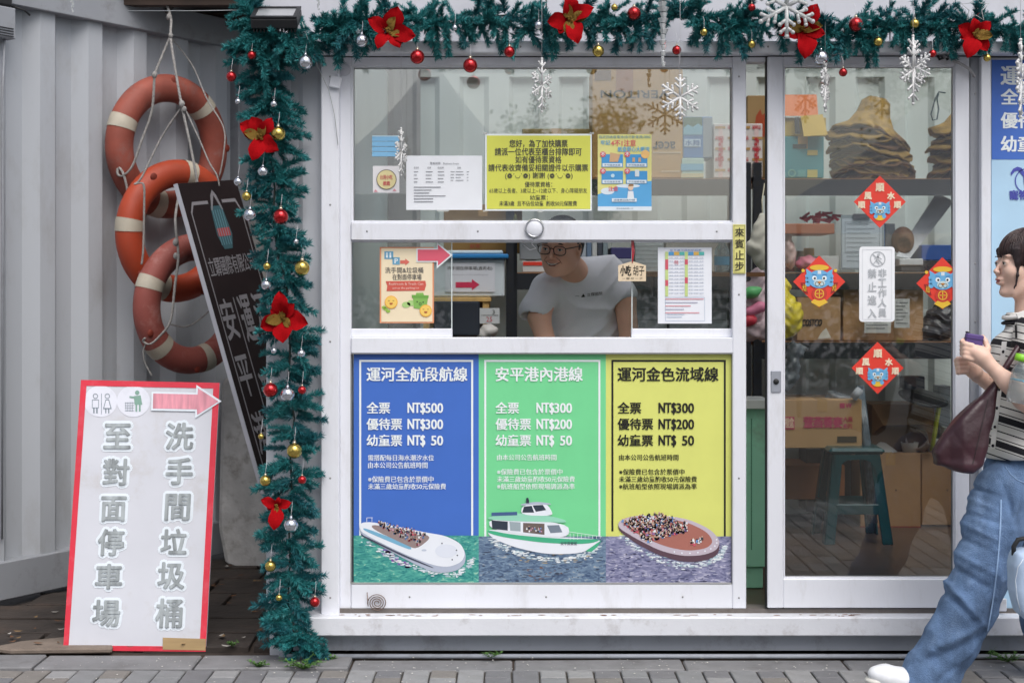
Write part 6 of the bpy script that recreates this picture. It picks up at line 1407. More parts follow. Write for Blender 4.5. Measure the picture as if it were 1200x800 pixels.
rope('dark thin rope sagging across the hole of the lowest ring', [(200, 380, 6.6), (215, 383, 6.62), (230, 377, 6.62), (250, 360, 6.6)], .004, False)
bm = BM()
for (x, y, d, s_) in ((200, 42, 6.62, .011), (213, 122, 6.49, .014), (216, 128, 6.48, .011), (198, 20, 6.7, .013), (181, 88, 6.58, .013), (206, 284, 6.33, .014), (206, 300, 6.33, .012)):
    ball(bm, W(x, y, d-D0), s_, 8, 6, scale=(1, 1, 1.3))
tag(obj('rope_knots', bm, rope_m, kind='stuff'), 'grey white knots tied along the life ring ropes', 'rope knots')
bm = BM(); tube(bm, [W(196, 14, 1.5), W(208, -2, 1.6), W(210, -30, 1.7)], .014, 8); tag(obj('hanging_hook', bm, mat('dark_steel', (60, 56, 54), .6)), 'dark steel hook holding the life ring ropes at the roof', 'hook')

# ================================================================ dark lacquered sign leaning between the containers
BL = W(348, 710, .8); TLp = W(208, 215, .8); TRp = W(282, 229, 1.22)
up = (TLp-BL); Ht = up.length; up.normalize(); rt = TRp-TLp; rt = (rt-up*rt.dot(up)); Wd = rt.length; rt.normalize(); nrm = rt.cross(up)
if nrm.y > 0: nrm = -nrm
SG = thing('company_sign', 'tall dark brown sign with silver characters leaning beside the life rings', 'sign', BL)
brown = mat('dark_brown_lacquer', (34, 24, 25), .6, var=.15, vscale=4, dirt=(58, 46, 45), damt=.35, spec=.25)
silv = mat('silver_letter', (150, 146, 150), .45, metal=.3, var=.1)
def solid(bm, o, ax, bx, off, mi=0): prism(bm, [o, o+ax, o+ax+bx, o+bx], off, mi)
bm = BM(); solid(bm, BL, rt*Wd, up*Ht, -nrm*.018); obj('board', bm, brown, SG, bevel=.002)
bm = BM(); solid(bm, BL-rt*.004, rt*.004, up*Ht, -nrm*.02); obj('edge_trim', bm, mat('pale_edge', (206, 206, 214), .4, metal=.4), SG)
def sg(u_, v_, lv=1): return BL+rt*u_*Wd+up*(v_)+nrm*lv*.0012
class SP:
    N = nrm
    def __call__(s, x, y, lv=0): return BL+rt*(x/100*Wd)+up*(Ht-y/100*Ht)+nrm*(lv*.0012)
p = Print(SP(), SG)
ak = Wd/Ht   # aspect
p.rect(8, 7, 9.6, 100, silv, 1, 'border_line'); p.rect(93, 7.5, 94.4, 100, silv, 1, 'border_line'); p.poly([(8, 7), (14, 4.6), (40, 4.6), (40, 5.4), (15, 5.4), (9.6, 7.4)], silv, 1, 'border_line'); p.poly([(94.4, 7.6), (88, 4.6), (64, 4.6), (64, 5.4), (87, 5.4), (93, 7.9)], silv, 1, 'border_line')
p.poly([(42, 7), (47, 3.4), (52, 2.1), (57, 3.4), (62, 7), (60, 7), (52, 3.4), (44, 7)], silv, 1.2, 'emblem'); p.poly([(42, 6), (61, 6), (66, 13), (60, 16.5), (46, 16.5), (40, 13)], pr(58, 92, 100), 1, 'emblem'); p.rect(42, 11.4, 63, 13.4, pr(170, 60, 60), 2, 'emblem')
for k in range(5): p.rect(43+4*k, 7, 44+4*k, 15.5, pr(110, 150, 160), 2.4, 'emblem')
p.text('立驛國際有限公司', 12, 18, 90, 22.5, silv, 1, .03, 2)
p.rect(36.5, 28, 38, 100, silv, 1, 'border_line')
for k, ch in enumerate('安平港內'): p.text(ch, 11, 28+k*13.6, 32, 37.5+k*13.6, silv, 1, .03, 3)
for k, ch in enumerate('運遊'): p.text(ch, 42, 28+k*18, 62, 39+k*18, silv, 1, .03, 3)
for k, ch in enumerate('河河船'): p.text(ch, 67, 28+k*15, 88, 38+k*15, silv, 1, .03, 3)
p.done()

# ================================================================ red framed toilet and bins sign, leaning back
B0 = W(158, 762, .04); BLc = W(74.5, 761.5, .04); BRc = W(241, 763, .04); TLc = W(95.5, 445.5, .24)
N2 = (BRc-BLc).cross(TLc-BLc).normalized()
if N2.y > 0: N2 = -N2
pl = Plane(P0=BLc, N=N2)
FS = thing('standing_sign', 'white corrugated board sign with red taped edge leaning on the pavement edge', 'sign', (B0.x, B0.y, .0))
bd = mat('dirty_white_corrugated_board', (206, 208, 216), .55, var=.05, vscale=4, dirt=(170, 160, 146), damt=.5, dscale=5)
rt_ = mat('red_tape', (216, 50, 70), .45, var=.08, vscale=6, dirt=(226, 120, 130), damt=.4, dscale=14)
cor = [(95, 445), (257.5, 448.5), (241, 763), (74, 761.5)]
bm = BM(); prism(bm, [pl(x, y) for x, y in cor], -N2*.012); obj('board', bm, bd, FS, bevel=.001)
inn = [(101.5, 452), (250, 455), (234, 757), (80.5, 755.5)]
for k in range(4):
    a, b = cor[k], cor[(k+1) % 4]; c_, d_ = inn[(k+1) % 4], inn[k]
    bm = BM(); prism(bm, [pl(*a, .8), pl(*b, .8), pl(*c_, .8), pl(*d_, .8)], N2*.0008); obj('tape_edge', bm, rt_, FS)
bm = BM(); prism(bm, [pl(*q, 2.2) for q in ((191, 746.5), (241.5, 748), (241, 761.5), (191, 760.5))], N2*.001); obj('brown_tape', bm, mat('kraft_tape', (170, 144, 104), .4, var=.12, stretch=(1, 1, 8)), FS)
p = Print(pl, FS); gt = mat('grey_brushed_letter', (156, 163, 166), .6, var=.35, vscale=16, stretch=(2.5, 1, .4))
halo = pr(228, 236, 244)
def col_text(s_, pts, q):
    for ch, (x, y, w_, h_) in zip(s_, pts):
        p.text(ch, x-w_/2, y-h_/2, x+w_/2, y+h_/2, halo, 1, 0, 2, halo=4.2, name='letter_outline', shear=-.05); p.text(ch, x-w_/2, y-h_/2, x+w_/2, y+h_/2, gt, 4, 0, 2, halo=.95, name='letter', shear=-.05)
col_text('至對面停車場', [(138, 511, 30, 28), (136.5, 553, 29, 30), (133.5, 596, 28, 28), (130.5, 635, 29, 30), (128, 675, 30, 28), (125, 718, 31, 30)], 1)
col_text('洗手間垃圾桶', [(211, 511, 31, 30), (210.5, 552, 30, 30), (208.5, 594, 28, 30), (204, 634, 29, 28), (201, 674, 30, 30), (198.5, 718, 30, 33)], 1)
disc_m = mat('paper_disc', (224, 226, 236), .5, var=.04, dirt=(190, 196, 206), damt=.5, dscale=10)
p.disc(118, 470, 19.5, disc_m, 1, ry=18.5, n=26); p.disc(156.5, 470, 19.5, disc_m, 1.3, ry=18.5, n=26); gl2 = pr(120, 134, 144); gn = pr(130, 166, 152)
p.ring(112, 464, 3, .7, gl2, 2.2); p.frame(108, 468, 116, 478, .6, gl2, 2.2, 'printed_shape'); p.rect(109.5, 478, 111, 484, gl2, 2.2); p.rect(113, 478, 114.6, 484, gl2, 2.2)
p.ring(126, 464, 3, .7, gl2, 2.2); p.poly([(124, 468), (128, 468), (131, 479), (121, 479)], gl2, 2.2); p.poly([(124.6, 469), (127.4, 469), (129.8, 478), (122.2, 478)], disc_m, 2.6); p.rect(123.6, 479, 124.8, 484, gl2, 2.2); p.rect(127, 479, 128.2, 484, gl2, 2.2); p.rect(118.8, 461, 119.4, 485, gl2, 2.2)
p.disc(161, 460, 2.6, gn, 2.4); p.poly([(157, 464), (165, 463), (167, 474), (158, 474)], gn, 2.4); p.poly([(152, 464), (159, 464.5), (159, 467), (152, 466)], gn, 2.6); p.rect(159, 474, 161, 482, gn, 2.4); p.rect(163, 474, 165, 482, gn, 2.4)
for k in range(5): p.line(147+2.2*k, 471, 148+1.8*k, 482, .4, gl2, 2.4)
for k in range(4): p.line(146.5, 472+3*k, 157.5, 472+3*k, .4, gl2, 2.5)
pk = mat('pink_brushed_arrow', (222, 150, 164), .5, var=.22, vscale=20, stretch=(3, 1, .3))
p.poly([(178, 459), (230, 460), (230.5, 451), (260, 470), (229, 490), (229, 482), (177.5, 481)], halo, 4.6, 'arrow_outline'); p.poly([(180, 461), (232, 462.3), (232.5, 455), (256.5, 470.5), (231.5, 486), (231, 479.6), (179.5, 478.6)], pk, 5.2, 'arrow_fill'); p.done()
# back strut that keeps it up
bm = BM(); tube(bm, [(B0.x, .24, .75), (B0.x+.02, .6, .02)], .012, 6); obj('back_strut', bm, wood, FS)

# ================================================================ weeds at the pavement edge
leaf = mat('weed_leaf', (78, 116, 52), .6, var=.3, vscale=60)
def weed(label, px, py, Y, n, s_, seed, sprawl=1.0):
    r = random.Random(seed); c = W(px, py, Y); c.z = max(c.z, .0); t = thing('weed', label, 'weed', c, 'weeds along the pavement edge'); bm = BM(); bs = BM()
    for k in range(n):
        a = r.uniform(0, 6.28); ln = s_*r.uniform(.5, 1.3); tip = c+Vector((math.cos(a)*ln*sprawl, math.sin(a)*ln*.5, ln*r.uniform(.25, .9))); tube(bs, [c, c.lerp(tip, .5)+Vector((0, 0, ln*.15)), tip], .0012, 4)
        for j in range(5):
            q = c.lerp(tip, .3+.17*j)+Vector((r.uniform(-.006, .006), r.uniform(-.006, .006), r.uniform(0, .008))); b = r.uniform(0, 6.28); l = r.uniform(.007, .014); d = Vector((math.cos(b), math.sin(b)*.7, r.uniform(.0, .7)))*l; w_ = d.cross(Vector((0, 0, 1))).normalized()*l*.42
            bm.faces.new([bm.verts.new(x) for x in (q, q+d*.5+w_, q+d*1.1, q+d*.5-w_)])
    obj('foliage', bm, leaf, t); obj('stems', bs, leaf, t)
weed('small clover weed on the dark earth left of the garland foot', 273, 757, .03, 8, .02, 1)
weed('low green weed growing from the kerb at the garland foot', 303, 783, -.2, 16, .035, 2)
weed('larger sprawling weed in the paving joint right of the garland foot', 356, 787, -.22, 26, .055, 3, 1.4)
weed('tiny weed under the ledge right of the garland foot', 386, 773, -.1, 8, .02, 4)
weed('faint weed sprig at the kiosk base under the green price board', 575, 770, -.1, 9, .022, 5, 1.5)
weed('dry straggling weed at the kiosk base near the right edge', 1180, 775, -.12, 22, .04, 6, 1.6)
# ================================================================ people
def bvh_of(o):
    from mathutils.bvhtree import BVHTree
    off = wloc(o); return BVHTree.FromPolygons([v.co+off for v in o.data.vertices], [tuple(p.vertices) for p in o.data.polygons])
def head(g, T, s=1.0, male=False):
    """sculpt a head into g; T maps head space (face toward -X, up Z, origin between the ears) to the world"""
    R3 = T.to_3x3()
    def E_(c, r, k=.012, sub=False): g.ell(T @ (Vector(c)*s), [q*s for q in r], k, R3, sub)
    def Cp(a, b, r1, r2, k=.01): g.cap(T @ (Vector(a)*s), T @ (Vector(b)*s), r1*s, r2*s, k)
    w_ = 1.06 if male else 1.0
    E_((.015, 0, .032), (.094, .074*w_, .088)); E_((-.018, 0, -.03), (.068, .062*w_, .082 if male else .076), .03); E_((-.02, 0, -.07), (.052 if male else .046, .045*w_, .045 if male else .04), .03)
    E_((-.064, 0, -.1), (.022, .024*w_, .017), .022)                                   # chin
    for y in (-1, 1):
        E_((-.056, y*.036, -.028), (.032, .027, .028), .02)                              # cheeks
        E_((-.076 if male else -.071, y*.026, .024), (.014, .024, .009), .012)                              # brow
        E_((-.096, y*.031, .0), (.014, .018, .011), .01, True)                           # socket
        E_((-.0772, y*.0312, .0), (.0145, .0155, .0140), .004)                           # lids over the eyeball
        E_((-.092, y*.0315, -.0008), (.010, .0128, .0040 if male else .0048), .0015, True)  # opening between the lids
        E_((-.098, y*.009, -.031), (.008, .006, .0055), .005)                            # nostril wing
        E_((.012, y*.072*w_, -.005), (.02, .009, .032), .006); E_((.006, y*.077*w_, -.004), (.009, .006, .016), .004, True)
        Cp((.02, y*.055*w_, -.05), (-.045, y*.03*w_, -.098), .018, .014, .02)
    if male: Cp((-.086, 0, .008), (-.104, 0, -.026), .0065, .0085, .008); E_((-.106, 0, -.028), (.0085, .009, .0075), .005)
    else: Cp((-.085, 0, .004), (-.101, 0, -.025), .005, .0065, .008); E_((-.1035, 0, -.027), (.0075, .0078, .0062), .005)
    E_((-.088, 0, -.055), (.012, .024, .009), .008); E_((-.085, 0, -.067), (.013, .021, .009), .007); E_((-.1, 0, -.0612), (.012, .028, .0016), .002, True)
def face_parts(t, T, s, skin, lipc, male=False):
    R4 = T.to_3x3().to_4x4()
    P_ = lambda *c: T @ (Vector(c)*s)
    for y in (-1, 1):
        bm = BM(); ball(bm, P_(-.0775, y*.031, .0), .0125*s, 16, 12); o = obj('eye', bm, mat('eye_white', (226, 222, 218), .25, var=.02), t)
        bm = BM(); ball(bm, P_(-.0886, y*.0312, -.0004), .0054*s, 14, 10, M=R4, scale=(.42, 1, 1)); obj('iris', bm, mat('dark_iris', (40, 26, 20), .15), o) if False else obj('iris', bm, mat('dark_iris', (40, 26, 20), .15), t)
        pts = [P_(-.0922+.0052*a*a, y*.0315+a*.0128, .0044-.0036*a*a) for a in (-1, -.6, -.2, .2, .6, 1)]
        bm = BM(); tube(bm, pts, [.0006*s, .0009*s, .001*s, .001*s, .0011*s, .0007*s], 6); obj('upper_lashes', bm, mat('lash', (34, 24, 22), .6), t)
        bm = BM(); pts = [P_(-.09+.006*abs(a)**1.5, y*(.032+.003*a)+a*.015, .0245-.003*a*a) for a in (-1, -.5, 0, .5, 1)]; tube(bm, pts, [.001*s, .0028*s, .003*s, .0026*s, .001*s] if male else [.0007*s, .0015*s, .0016*s, .0014*s, .0006*s], 6); obj('eyebrow', bm, MATS['lash'], t)
    bm = BM(); ball(bm, P_(-.0905, 0, -.0565), .01*s, 14, 8, M=R4, scale=(1.05, 2.0, .42)); ball(bm, P_(-.088, 0, -.0658), .01*s, 14, 8, M=R4, scale=(1.1, 1.8, .5)); obj('lips', bm, lipc, t)
skin_w = mat('fair_skin', (226, 190, 172), .5, var=.04, vscale=12, spec=.35); skin_m = mat('tan_skin', (232, 182, 156), .5, var=.05, vscale=12, spec=.35)
for m_ in (skin_w, skin_m):
    b_ = m_.node_tree.nodes['Principled BSDF']; b_.inputs['Subsurface Weight'].default_value = .12; b_.inputs['Subsurface Radius'].default_value = (.012, .005, .003); b_.inputs['Subsurface Scale'].default_value = .5
def hair_mat(name, c):
    return mat(name, c, .38, var=.35, vscale=60, stretch=(6, 6, .5), bump=.5, bscale=120, spec=.4)
def fingers(g, defs, k=.004):
    for pts, rs in defs: g.chain(pts, rs, k)
# ---------------------------------------------------------------- passer-by
WY = -.5
def Q(px, py, Y=WY): return Vector(W(px, py, Y))
PW = thing('person', 'woman walking past in striped knit top and wide blue jeans, holding a small purple case', 'person', (1.72, WY, 0))
TH = Matrix.Translation((1.782, -.455, 1.469)) @ Matrix.Rotation(math.radians(5), 4, 'Z') @ Matrix.Rotation(math.radians(2), 4, 'Y')
g = SDF((1.50, -.80, .93), (2.0, -.24, 1.60), .0026)
head(g, TH)
g.cap(TH @ Vector((.02, 0, -.07)), (1.80, -.45, 1.27), .046, .05, .02)
g.cap(Q(1213, 412, -.615), Q(1222, 470, -.66), .042, .043, .02)                      # near upper arm
el = Q(1222, 486, -.68); wr = Q(1159, 427, -.66)
g.chain([el, Q(1200, 467, -.68), Q(1180, 447, -.67), wr], [.037, .036, .030, .0215], .015)
el2 = Q(1200, 480, -.36); wr2 = Q(1146, 440, -.52)
g.chain([el2, Q(1178, 462, -.42), wr2], [.04, .034, .023], .02)
# near hand, cupped from below round the purple case
g.chain([wr, Q(1152, 419, -.655), Q(1142, 412, -.65)], [.022, .026, .024], .012); g.ell(Q(1147, 415, -.645), (.032, .017, .026), .012, (0, -35, 0))
fingers(g, [([Q(1139, 405+5.2*i, -.655), Q(1131, 403+5*i, -.655), Q(1127.5, 400.5+4.6*i, -.635), Q(1129.5, 398+4.6*i, -.612)], [.0100, .0090, .0082, .0072]) for i in range(4)], .0035)
fingers(g, [([Q(1155, 418, -.64), Q(1157.5, 408, -.63), Q(1154.5, 400, -.62), Q(1151.5, 394.5, -.612)], [.0125, .0105, .009, .0078])], .005)
# far hand, loosely closed below it
g.chain([wr2, Q(1141, 434, -.545), Q(1134, 429, -.555)], [.022, .026, .022], .012); g.ell(Q(1138, 430, -.55), (.03, .018, .024), .01, (0, -20, 0))
fingers(g, [([Q(1132, 420.5+5*i, -.575), Q(1123+.6*i, 420.5+5*i, -.58), Q(1120.5+.8*i, 422.5+4.6*i, -.56), Q(1124+.8*i, 424+4.2*i, -.545)], [.0095, .0088, .008, .007]) for i in range(4)], .0035)
fingers(g, [([Q(1143, 426, -.55), Q(1138, 418, -.56), Q(1132, 416.5, -.57)], [.0115, .0095, .008])], .005)
g.cap((1.70, -.50, .86), (1.72, -.5, .9), .06, .06, .02) if False else None
sdf_obj('body', g, skin_w, PW, smooth=2)
face_parts(PW, TH, 1.0, skin_w, mat('rose_lips', (186, 104, 104), .35))
# hair
g = SDF((1.65, -.60, 1.24), (1.93, -.31, 1.62), .0027); R3 = TH.to_3x3(); hp = lambda *c: TH @ Vector(c)
g.ell(hp(.016, 0, .036), (.104, .086, .092), .01, R3); g.ell(hp(.045, 0, -.03), (.072, .086, .1), .03, R3); g.cap(hp(.05, 0, -.05), hp(.06, 0, -.16), .07, .05, .03)
TI = np.array(TH.inverted())
def lc(X, Y, Z): return tuple(TI[i][0]*X+TI[i][1]*Y+TI[i][2]*Z+TI[i][3] for i in range(3))
def hair_cut(X, Y, Z):
    x, y, z = lc(X, Y, Z)      # open the face below the fringe
    return np.minimum(-(x+.03-.25*np.clip(z+.02, -.1, .03)), -(z-.018-.004*np.sin(y*160))) * -1
g.cut(lambda X, Y, Z: (lambda x, y, z: np.minimum((.021+.003*np.sin(y*170)+.005*np.sin(y*61))-z, -(x+.05)))(*lc(X, Y, Z)))
g.cut(lambda X, Y, Z: (lambda x, y, z: -(((x-.0)/.094)**2+(y/.0765)**2+((z-.03)/.083)**2-1)*.03 + 0*z)(*lc(X, Y, Z)) if False else -1+0*X)
for y in (-1, 1): g.chain([hp(-.058, y*.06, .045), hp(-.056, y*.066, .005), hp(-.052, y*.064, -.04), hp(-.058, y*.056, -.085)], [.016, .008, .005, .002], .008)
g.warp(lambda X, Y, Z: (lambda x, y, z: .0022*np.sin(y*230+x*120+6*np.sin(z*14))+.0012*np.sin(y*520-x*300+4*np.sin(z*22)))(*lc(X, Y, Z)))
sdf_obj('hair', g, hair_mat('dark_brown_hair', (46, 36, 38)), PW, smooth=1)
# loose strands over the fringe, crown and sides
R_ = random.Random(21); bm = BM()
for k in range(230):
    a = math.radians(R_.uniform(-150, 150)); th1 = math.radians(R_.uniform(88, 101) if abs(a) < .95 else R_.uniform(120, 150)); th0 = math.radians(R_.uniform(5, 45)); q = []; lf_ = R_.uniform(.998, 1.03); dr = R_.uniform(-.12, .12)
    for i in range(8):
        f = i/7; th = th0+(th1-th0)*f; aa = a+dr*f*f; q.append(hp(.016-.104*lf_*math.sin(th)*math.cos(aa), .086*lf_*math.sin(th)*math.sin(aa), .036+.092*lf_*math.cos(th)-(.01*f if abs(a) > .95 else 0)))
    tube(bm, q, [.0007, .0011, .0012, .0012, .0012, .001, .0008, .0004], 4)
obj('loose_strands', bm, mat('brown_strand', (66, 48, 46), .35, spec=.6), PW, kind='stuff')
# knit top
st = bpy.data.materials.new('striped_knit'); st.use_nodes = True; n, l = st.node_tree.nodes, st.node_tree.links; b_ = n['Principled BSDF']; b_.inputs['Roughness'].default_value = .9
ge = n.new('ShaderNodeNewGeometry'); sp = n.new('ShaderNodeSeparateXYZ'); l.new(ge.outputs['Position'], sp.inputs[0])
def mth(op, a, b=None):
    q = n.new('ShaderNodeMath'); q.operation = op
    for i, v in enumerate((a, b)):
        if v is None: continue
        if isinstance(v, (int, float)): q.inputs[i].default_value = v
        else: l.new(v, q.inputs[i])
    return q.outputs[0]
hgt = mth('ADD', sp.outputs[2], mth('MULTIPLY', sp.outputs[0], .34)); fr_ = mth('FRACT', mth('DIVIDE', hgt, .088))
cr_ = n.new('ShaderNodeValToRGB'); cr_.color_ramp.interpolation = 'CONSTANT'; el_ = cr_.color_ramp.elements; W_, K_ = col(222, 220, 214), col(26, 26, 32)
el_[0].position = 0; el_[0].color = K_; el_[1].position = .26; el_[1].color = W_
for p_, c_ in ((.33, K_), (.37, W_), (.60, K_), (.65, W_), (.90, K_), (.93, W_)): e_ = el_.new(p_); e_.color = c_
l.new(fr_, cr_.inputs[0]); l.new(cr_.outputs[0], b_.inputs['Base Color'])
wv = n.new('ShaderNodeTexNoise'); wv.inputs['Scale'].default_value = 260; bp = n.new('ShaderNodeBump'); bp.inputs['Strength'].default_value = .3; bp.inputs['Distance'].default_value = .002; l.new(ge.outputs['Position'], wv.inputs['Vector']); l.new(wv.outputs[0], bp.inputs['Height']); l.new(bp.outputs[0], b_.inputs['Normal'])
g = SDF((1.52, -.80, .76), (2.1, -.20, 1.36), .0052)
g.ell(Q(1200, 425, -.47), (.115, .165, .13), .03); g.ell(Q(1196, 480, -.47), (.108, .15, .14), .05); g.ell(Q(1194, 525, -.47), (.125, .165, .11), .05)
g.cap(Q(1210, 390, -.62), Q(1210, 390, -.32), .052, .052, .05); g.cap(Q(1201, 374, -.45), Q(1203, 385, -.45), .062, .07, .03)
g.cap(Q(1211, 394, -.61), Q(1224, 438, -.655), .068, .072, .03); g.cap(Q(1208, 394, -.31), Q(1202, 432, -.30), .064, .066, .03)
g.warp(lambda X, Y, Z: .004*np.sin(38*X+26*Z)*np.cos(22*Y+31*Z)+.0025*np.sin(70*Z+20*X))
g.cut(lambda X, Y, Z: np.maximum(.795-.0*X-(X-1.62)*.12*-1-Z, (Z-1.302)))
sh = sdf_obj('striped_top', g, st, PW, smooth=2)
blk_ = mat('black_knit_trim', (24, 24, 30), .9)
bm = BM(); c0 = Q(1198, 371, -.45)
tube(bm, [c0+Vector((.066*math.cos(a), .066*math.sin(a), -.010-.014*max(0, -math.cos(a)))) for a in [2*math.pi*k/24 for k in range(24)]], .0045, 8, closed=True); obj('collar_band', bm, blk_, PW)
bm = BM(); tube(bm, [c0+Vector((.061*math.cos(a), .061*math.sin(a), .006-.01*max(0, -math.cos(a)))) for a in [2*math.pi*k/24 for k in range(24)]], .0085, 8, closed=True); obj('collar', bm, pr(226, 224, 220, .9), PW)
bm = BM(); prism(bm, [Q(1190, 367, -.53), Q(1203, 363, -.54), Q(1204, 380, -.545), Q(1196, 379, -.54)], (0, .006, 0)); obj('collar_flap', bm, pr(226, 224, 220, .9), PW, bevel=.002)
bv = bvh_of(sh)
def on_surf(px, py, off=.003, bv_=None):
    e = Vector((0, -D0, CZ)); d = Vector(((px-600)/F, 1, (HY-py)/F)).normalized(); h = (bv_ or bv).ray_cast(e, d)
    return (h[0]-d*off) if h[0] is not None else None
def strip(name, pts, wd, m, parent, th=.003, bv_=None):
    bm = BM(); row = []
    for i, (x, y) in enumerate(pts):
        a, b = on_surf(x-wd/2, y, th, bv_), on_surf(x+wd/2, y, th, bv_)
        if a is None or b is None: continue
        row.append((bm.verts.new(a), bm.verts.new(b)))
    for p0, p1 in zip(row, row[1:]): bm.faces.new((p0[0], p0[1], p1[1], p1[0]))
    return obj(name, bm, m, parent, smooth=True)
strip('button_placket', [(1177-.22*(y-400)*.5, y) for y in range(400, 532, 6)], 6, pr(226, 224, 220, .9), PW)
strip('neckline_trim', [(1190+.25*k-.02*k*k, 378+3*k) for k in range(7)], 2.4, blk_, PW, .004, bvh_of(sh))
for y in (412, 434, 456, 478, 500, 522):
    q = on_surf(1177-.11*(y-400), y, .006)
    if q: bm = BM(); ball(bm, q, .0055, 10, 6, scale=(1, .5, 1)); obj('button', bm, blk_, PW)
# jeans
dn = mat('washed_denim', (96, 122, 158), .95, var=.3, vscale=16, dirt=(138, 164, 200), damt=.8, dscale=6, bump=.6, bscale=240, stretch=(1.6, 1, .8))
def cloth_sdf(): return SDF((1.28, -.78, -.02), (2.25, -.12, .93), .006)
g = cloth_sdf()
g.ell(Q(1196, 552, -.46), (.12, .16, .1), .03); g.ell(Q(1198, 590, -.46), (.135, .16, .12), .04)
g.chain([Q(1176, 575, -.545), Q(1164, 620, -.56), Q(1154, 660, -.565), Q(1135, 712, -.565), Q(1115, 750, -.56), Q(1091, 792, -.55)], [.098, .098, .094, .089, .087, .09], .03)
g.cap(Q(1091, 792, -.55), Q(1084, 806, -.55), .095, .1, .02)
g.chain([Q(1200, 590, -.37), Q(1218, 660, -.36), Q(1232, 730, -.35), Q(1264, 800, -.33)], [.105, .10, .095, .1], .04)
FR = random.Random(14); WV = [(FR.uniform(18, 60), FR.uniform(-1, 1), FR.uniform(-.8, .8), FR.uniform(.4, 1.3)*FR.choice((-1, 1)), FR.uniform(0, 6.28), FR.uniform(5, 14), FR.uniform(0, 6.28)) for _ in range(9)]
def folds(X, Y, Z):
    r = 0*(X+Y+Z)
    for f, a, b, c, ph, f2, p2 in WV:
        q = f*(a*.5*X+b*.5*Y+c*Z+.35*X)+2.2*np.sin(f2*(X-.6*Z)+p2)+1.4*np.sin(f2*1.3*(Y+.5*Z)+ph)
        env = .5+.5*np.sin(f2*.8*(Z+.4*X)+p2*2); r = r+(1-np.abs(np.sin(q)))**2.2*env*.0052
    base_ = -r*.32+.002
    for x0, y0, x1, y1, amp, wd in CREASE:
        a_, b_ = Q(x0, y0, -.6), Q(x1, y1, -.6); ex, ez = b_.x-a_.x, b_.z-a_.z; L2_ = ex*ex+ez*ez
        t_ = np.clip(((X-a_.x)*ex+(Z-a_.z)*ez)/L2_, 0, 1); d_ = np.sqrt((X-a_.x-ex*t_)**2+(Z-a_.z-ez*t_)**2)
        base_ = base_-amp*np.exp(-(d_/wd)**2)*(.35+.65*np.sin(np.pi*np.clip(t_, .12, .88)))+0*Y
    return base_
# where the photo's cloth folds run: ridges are positive, valleys negative
CREASE = [(1103, 671, 1117, 694, .014, .012), (1117, 694, 1150, 730, .011, .011), (1108, 690, 1135, 722, -.013, .012), (1145, 728, 1098, 752, .012, .012), (1098, 752, 1060, 782, .01, .012), (1140, 742, 1090, 770, -.012, .011), (1150, 744, 1104, 790, .009, .010), (1128, 768, 1092, 796, -.010, .010),
          (1128, 600, 1172, 612, -.008, .009), (1125, 612, 1160, 628, .008, .009), (1120, 628, 1150, 640, -.008, .009), (1116, 646, 1160, 668, .007, .010), (1113, 660, 1150, 684, -.009, .010), (1160, 640, 1168, 690, .007, .011), (1170, 560, 1183, 610, -.010, .010), (1150, 560, 1140, 600, .007, .012),
          (1186, 570, 1178, 640, .008, .012), (1140, 572, 1168, 580, -.007, .007), (1136, 584, 1166, 596, .006, .007), (1160, 700, 1140, 760, -.009, .010), (1085, 745, 1075, 775, -.008, .009)]
g.warp(folds)
g.cut(lambda X, Y, Z: np.maximum(Z-.822+.12*(X-1.62)*0, .028+.1*(X-1.45)*(X < 1.62)-Z))
g.cap(Q(1086, 800, -.55), Q(1084, 815, -.55), .085, .09, .004, sub=True)
jn = sdf_obj('jeans', g, dn, PW, smooth=1)
bj = bvh_of(jn); stm = mat('pale_denim_seam', (150, 178, 214), .8)
strip('side_seam', [(1173-.028*(y-600)*1.0-.0011*(y-600)**2*.55, y) for y in range(585, 796, 7)], 1.5, stm, PW, .005, bj)
strip('hem_stitch', [(1050+7*k, 783+2.0*k*.55) for k in range(11)], 1.2, stm, PW, .002, bj) if False else None
bm = BM(); pts = [on_surf(x, y, .003, bj) for x, y in ((1178, 546), (1184, 555), (1192, 562), (1202, 566))]
if all(pts): tube(bm, pts, .0016, 5); obj('pocket_edge', bm, stm, PW)
# shoes
wsh = mat('white_leather_shoe', (226, 228, 232), .5, var=.04, dirt=(180, 178, 174), damt=.4, dscale=12); sol = mat('off_white_sole', (206, 204, 198), .6)
def shoe(h, toe, ank):
    lo = np.minimum(h, toe)-.09; hi = np.maximum(h, toe)+.13; hi[2] = max(hi[2], ank[2]+.04); g = SDF(lo, hi, .005); h, toe = Vector(h), Vector(toe); d = toe-h
    g.chain([h, h+d*.45, h+d*.8, toe], [.036, .041, .04, .026], .02, sc=(1, .9, 1.1)); g.cap(h+Vector((0, 0, .02)), ank, .036, .04, .02); o = sdf_obj('shoe', g, wsh, PW)
    g = SDF(lo, hi, .005); z_ = Vector((0, 0, -.028)); g.chain([h+z_, h+d*.5+z_, h+d*1.02+z_*.8], [.04, .045, .034], .02, sc=(1, .9, 2.6)); sdf_obj('shoe_sole', g, sol, PW)
shoe(np.array(Q(1078, 801, -.55)), np.array(Q(1026, 789, -.57)), Q(1085, 783, -.55)); shoe(np.array(Q(1262, 800, -.34)), np.array(Q(1215, 803, -.36)), Q(1262, 780, -.34))
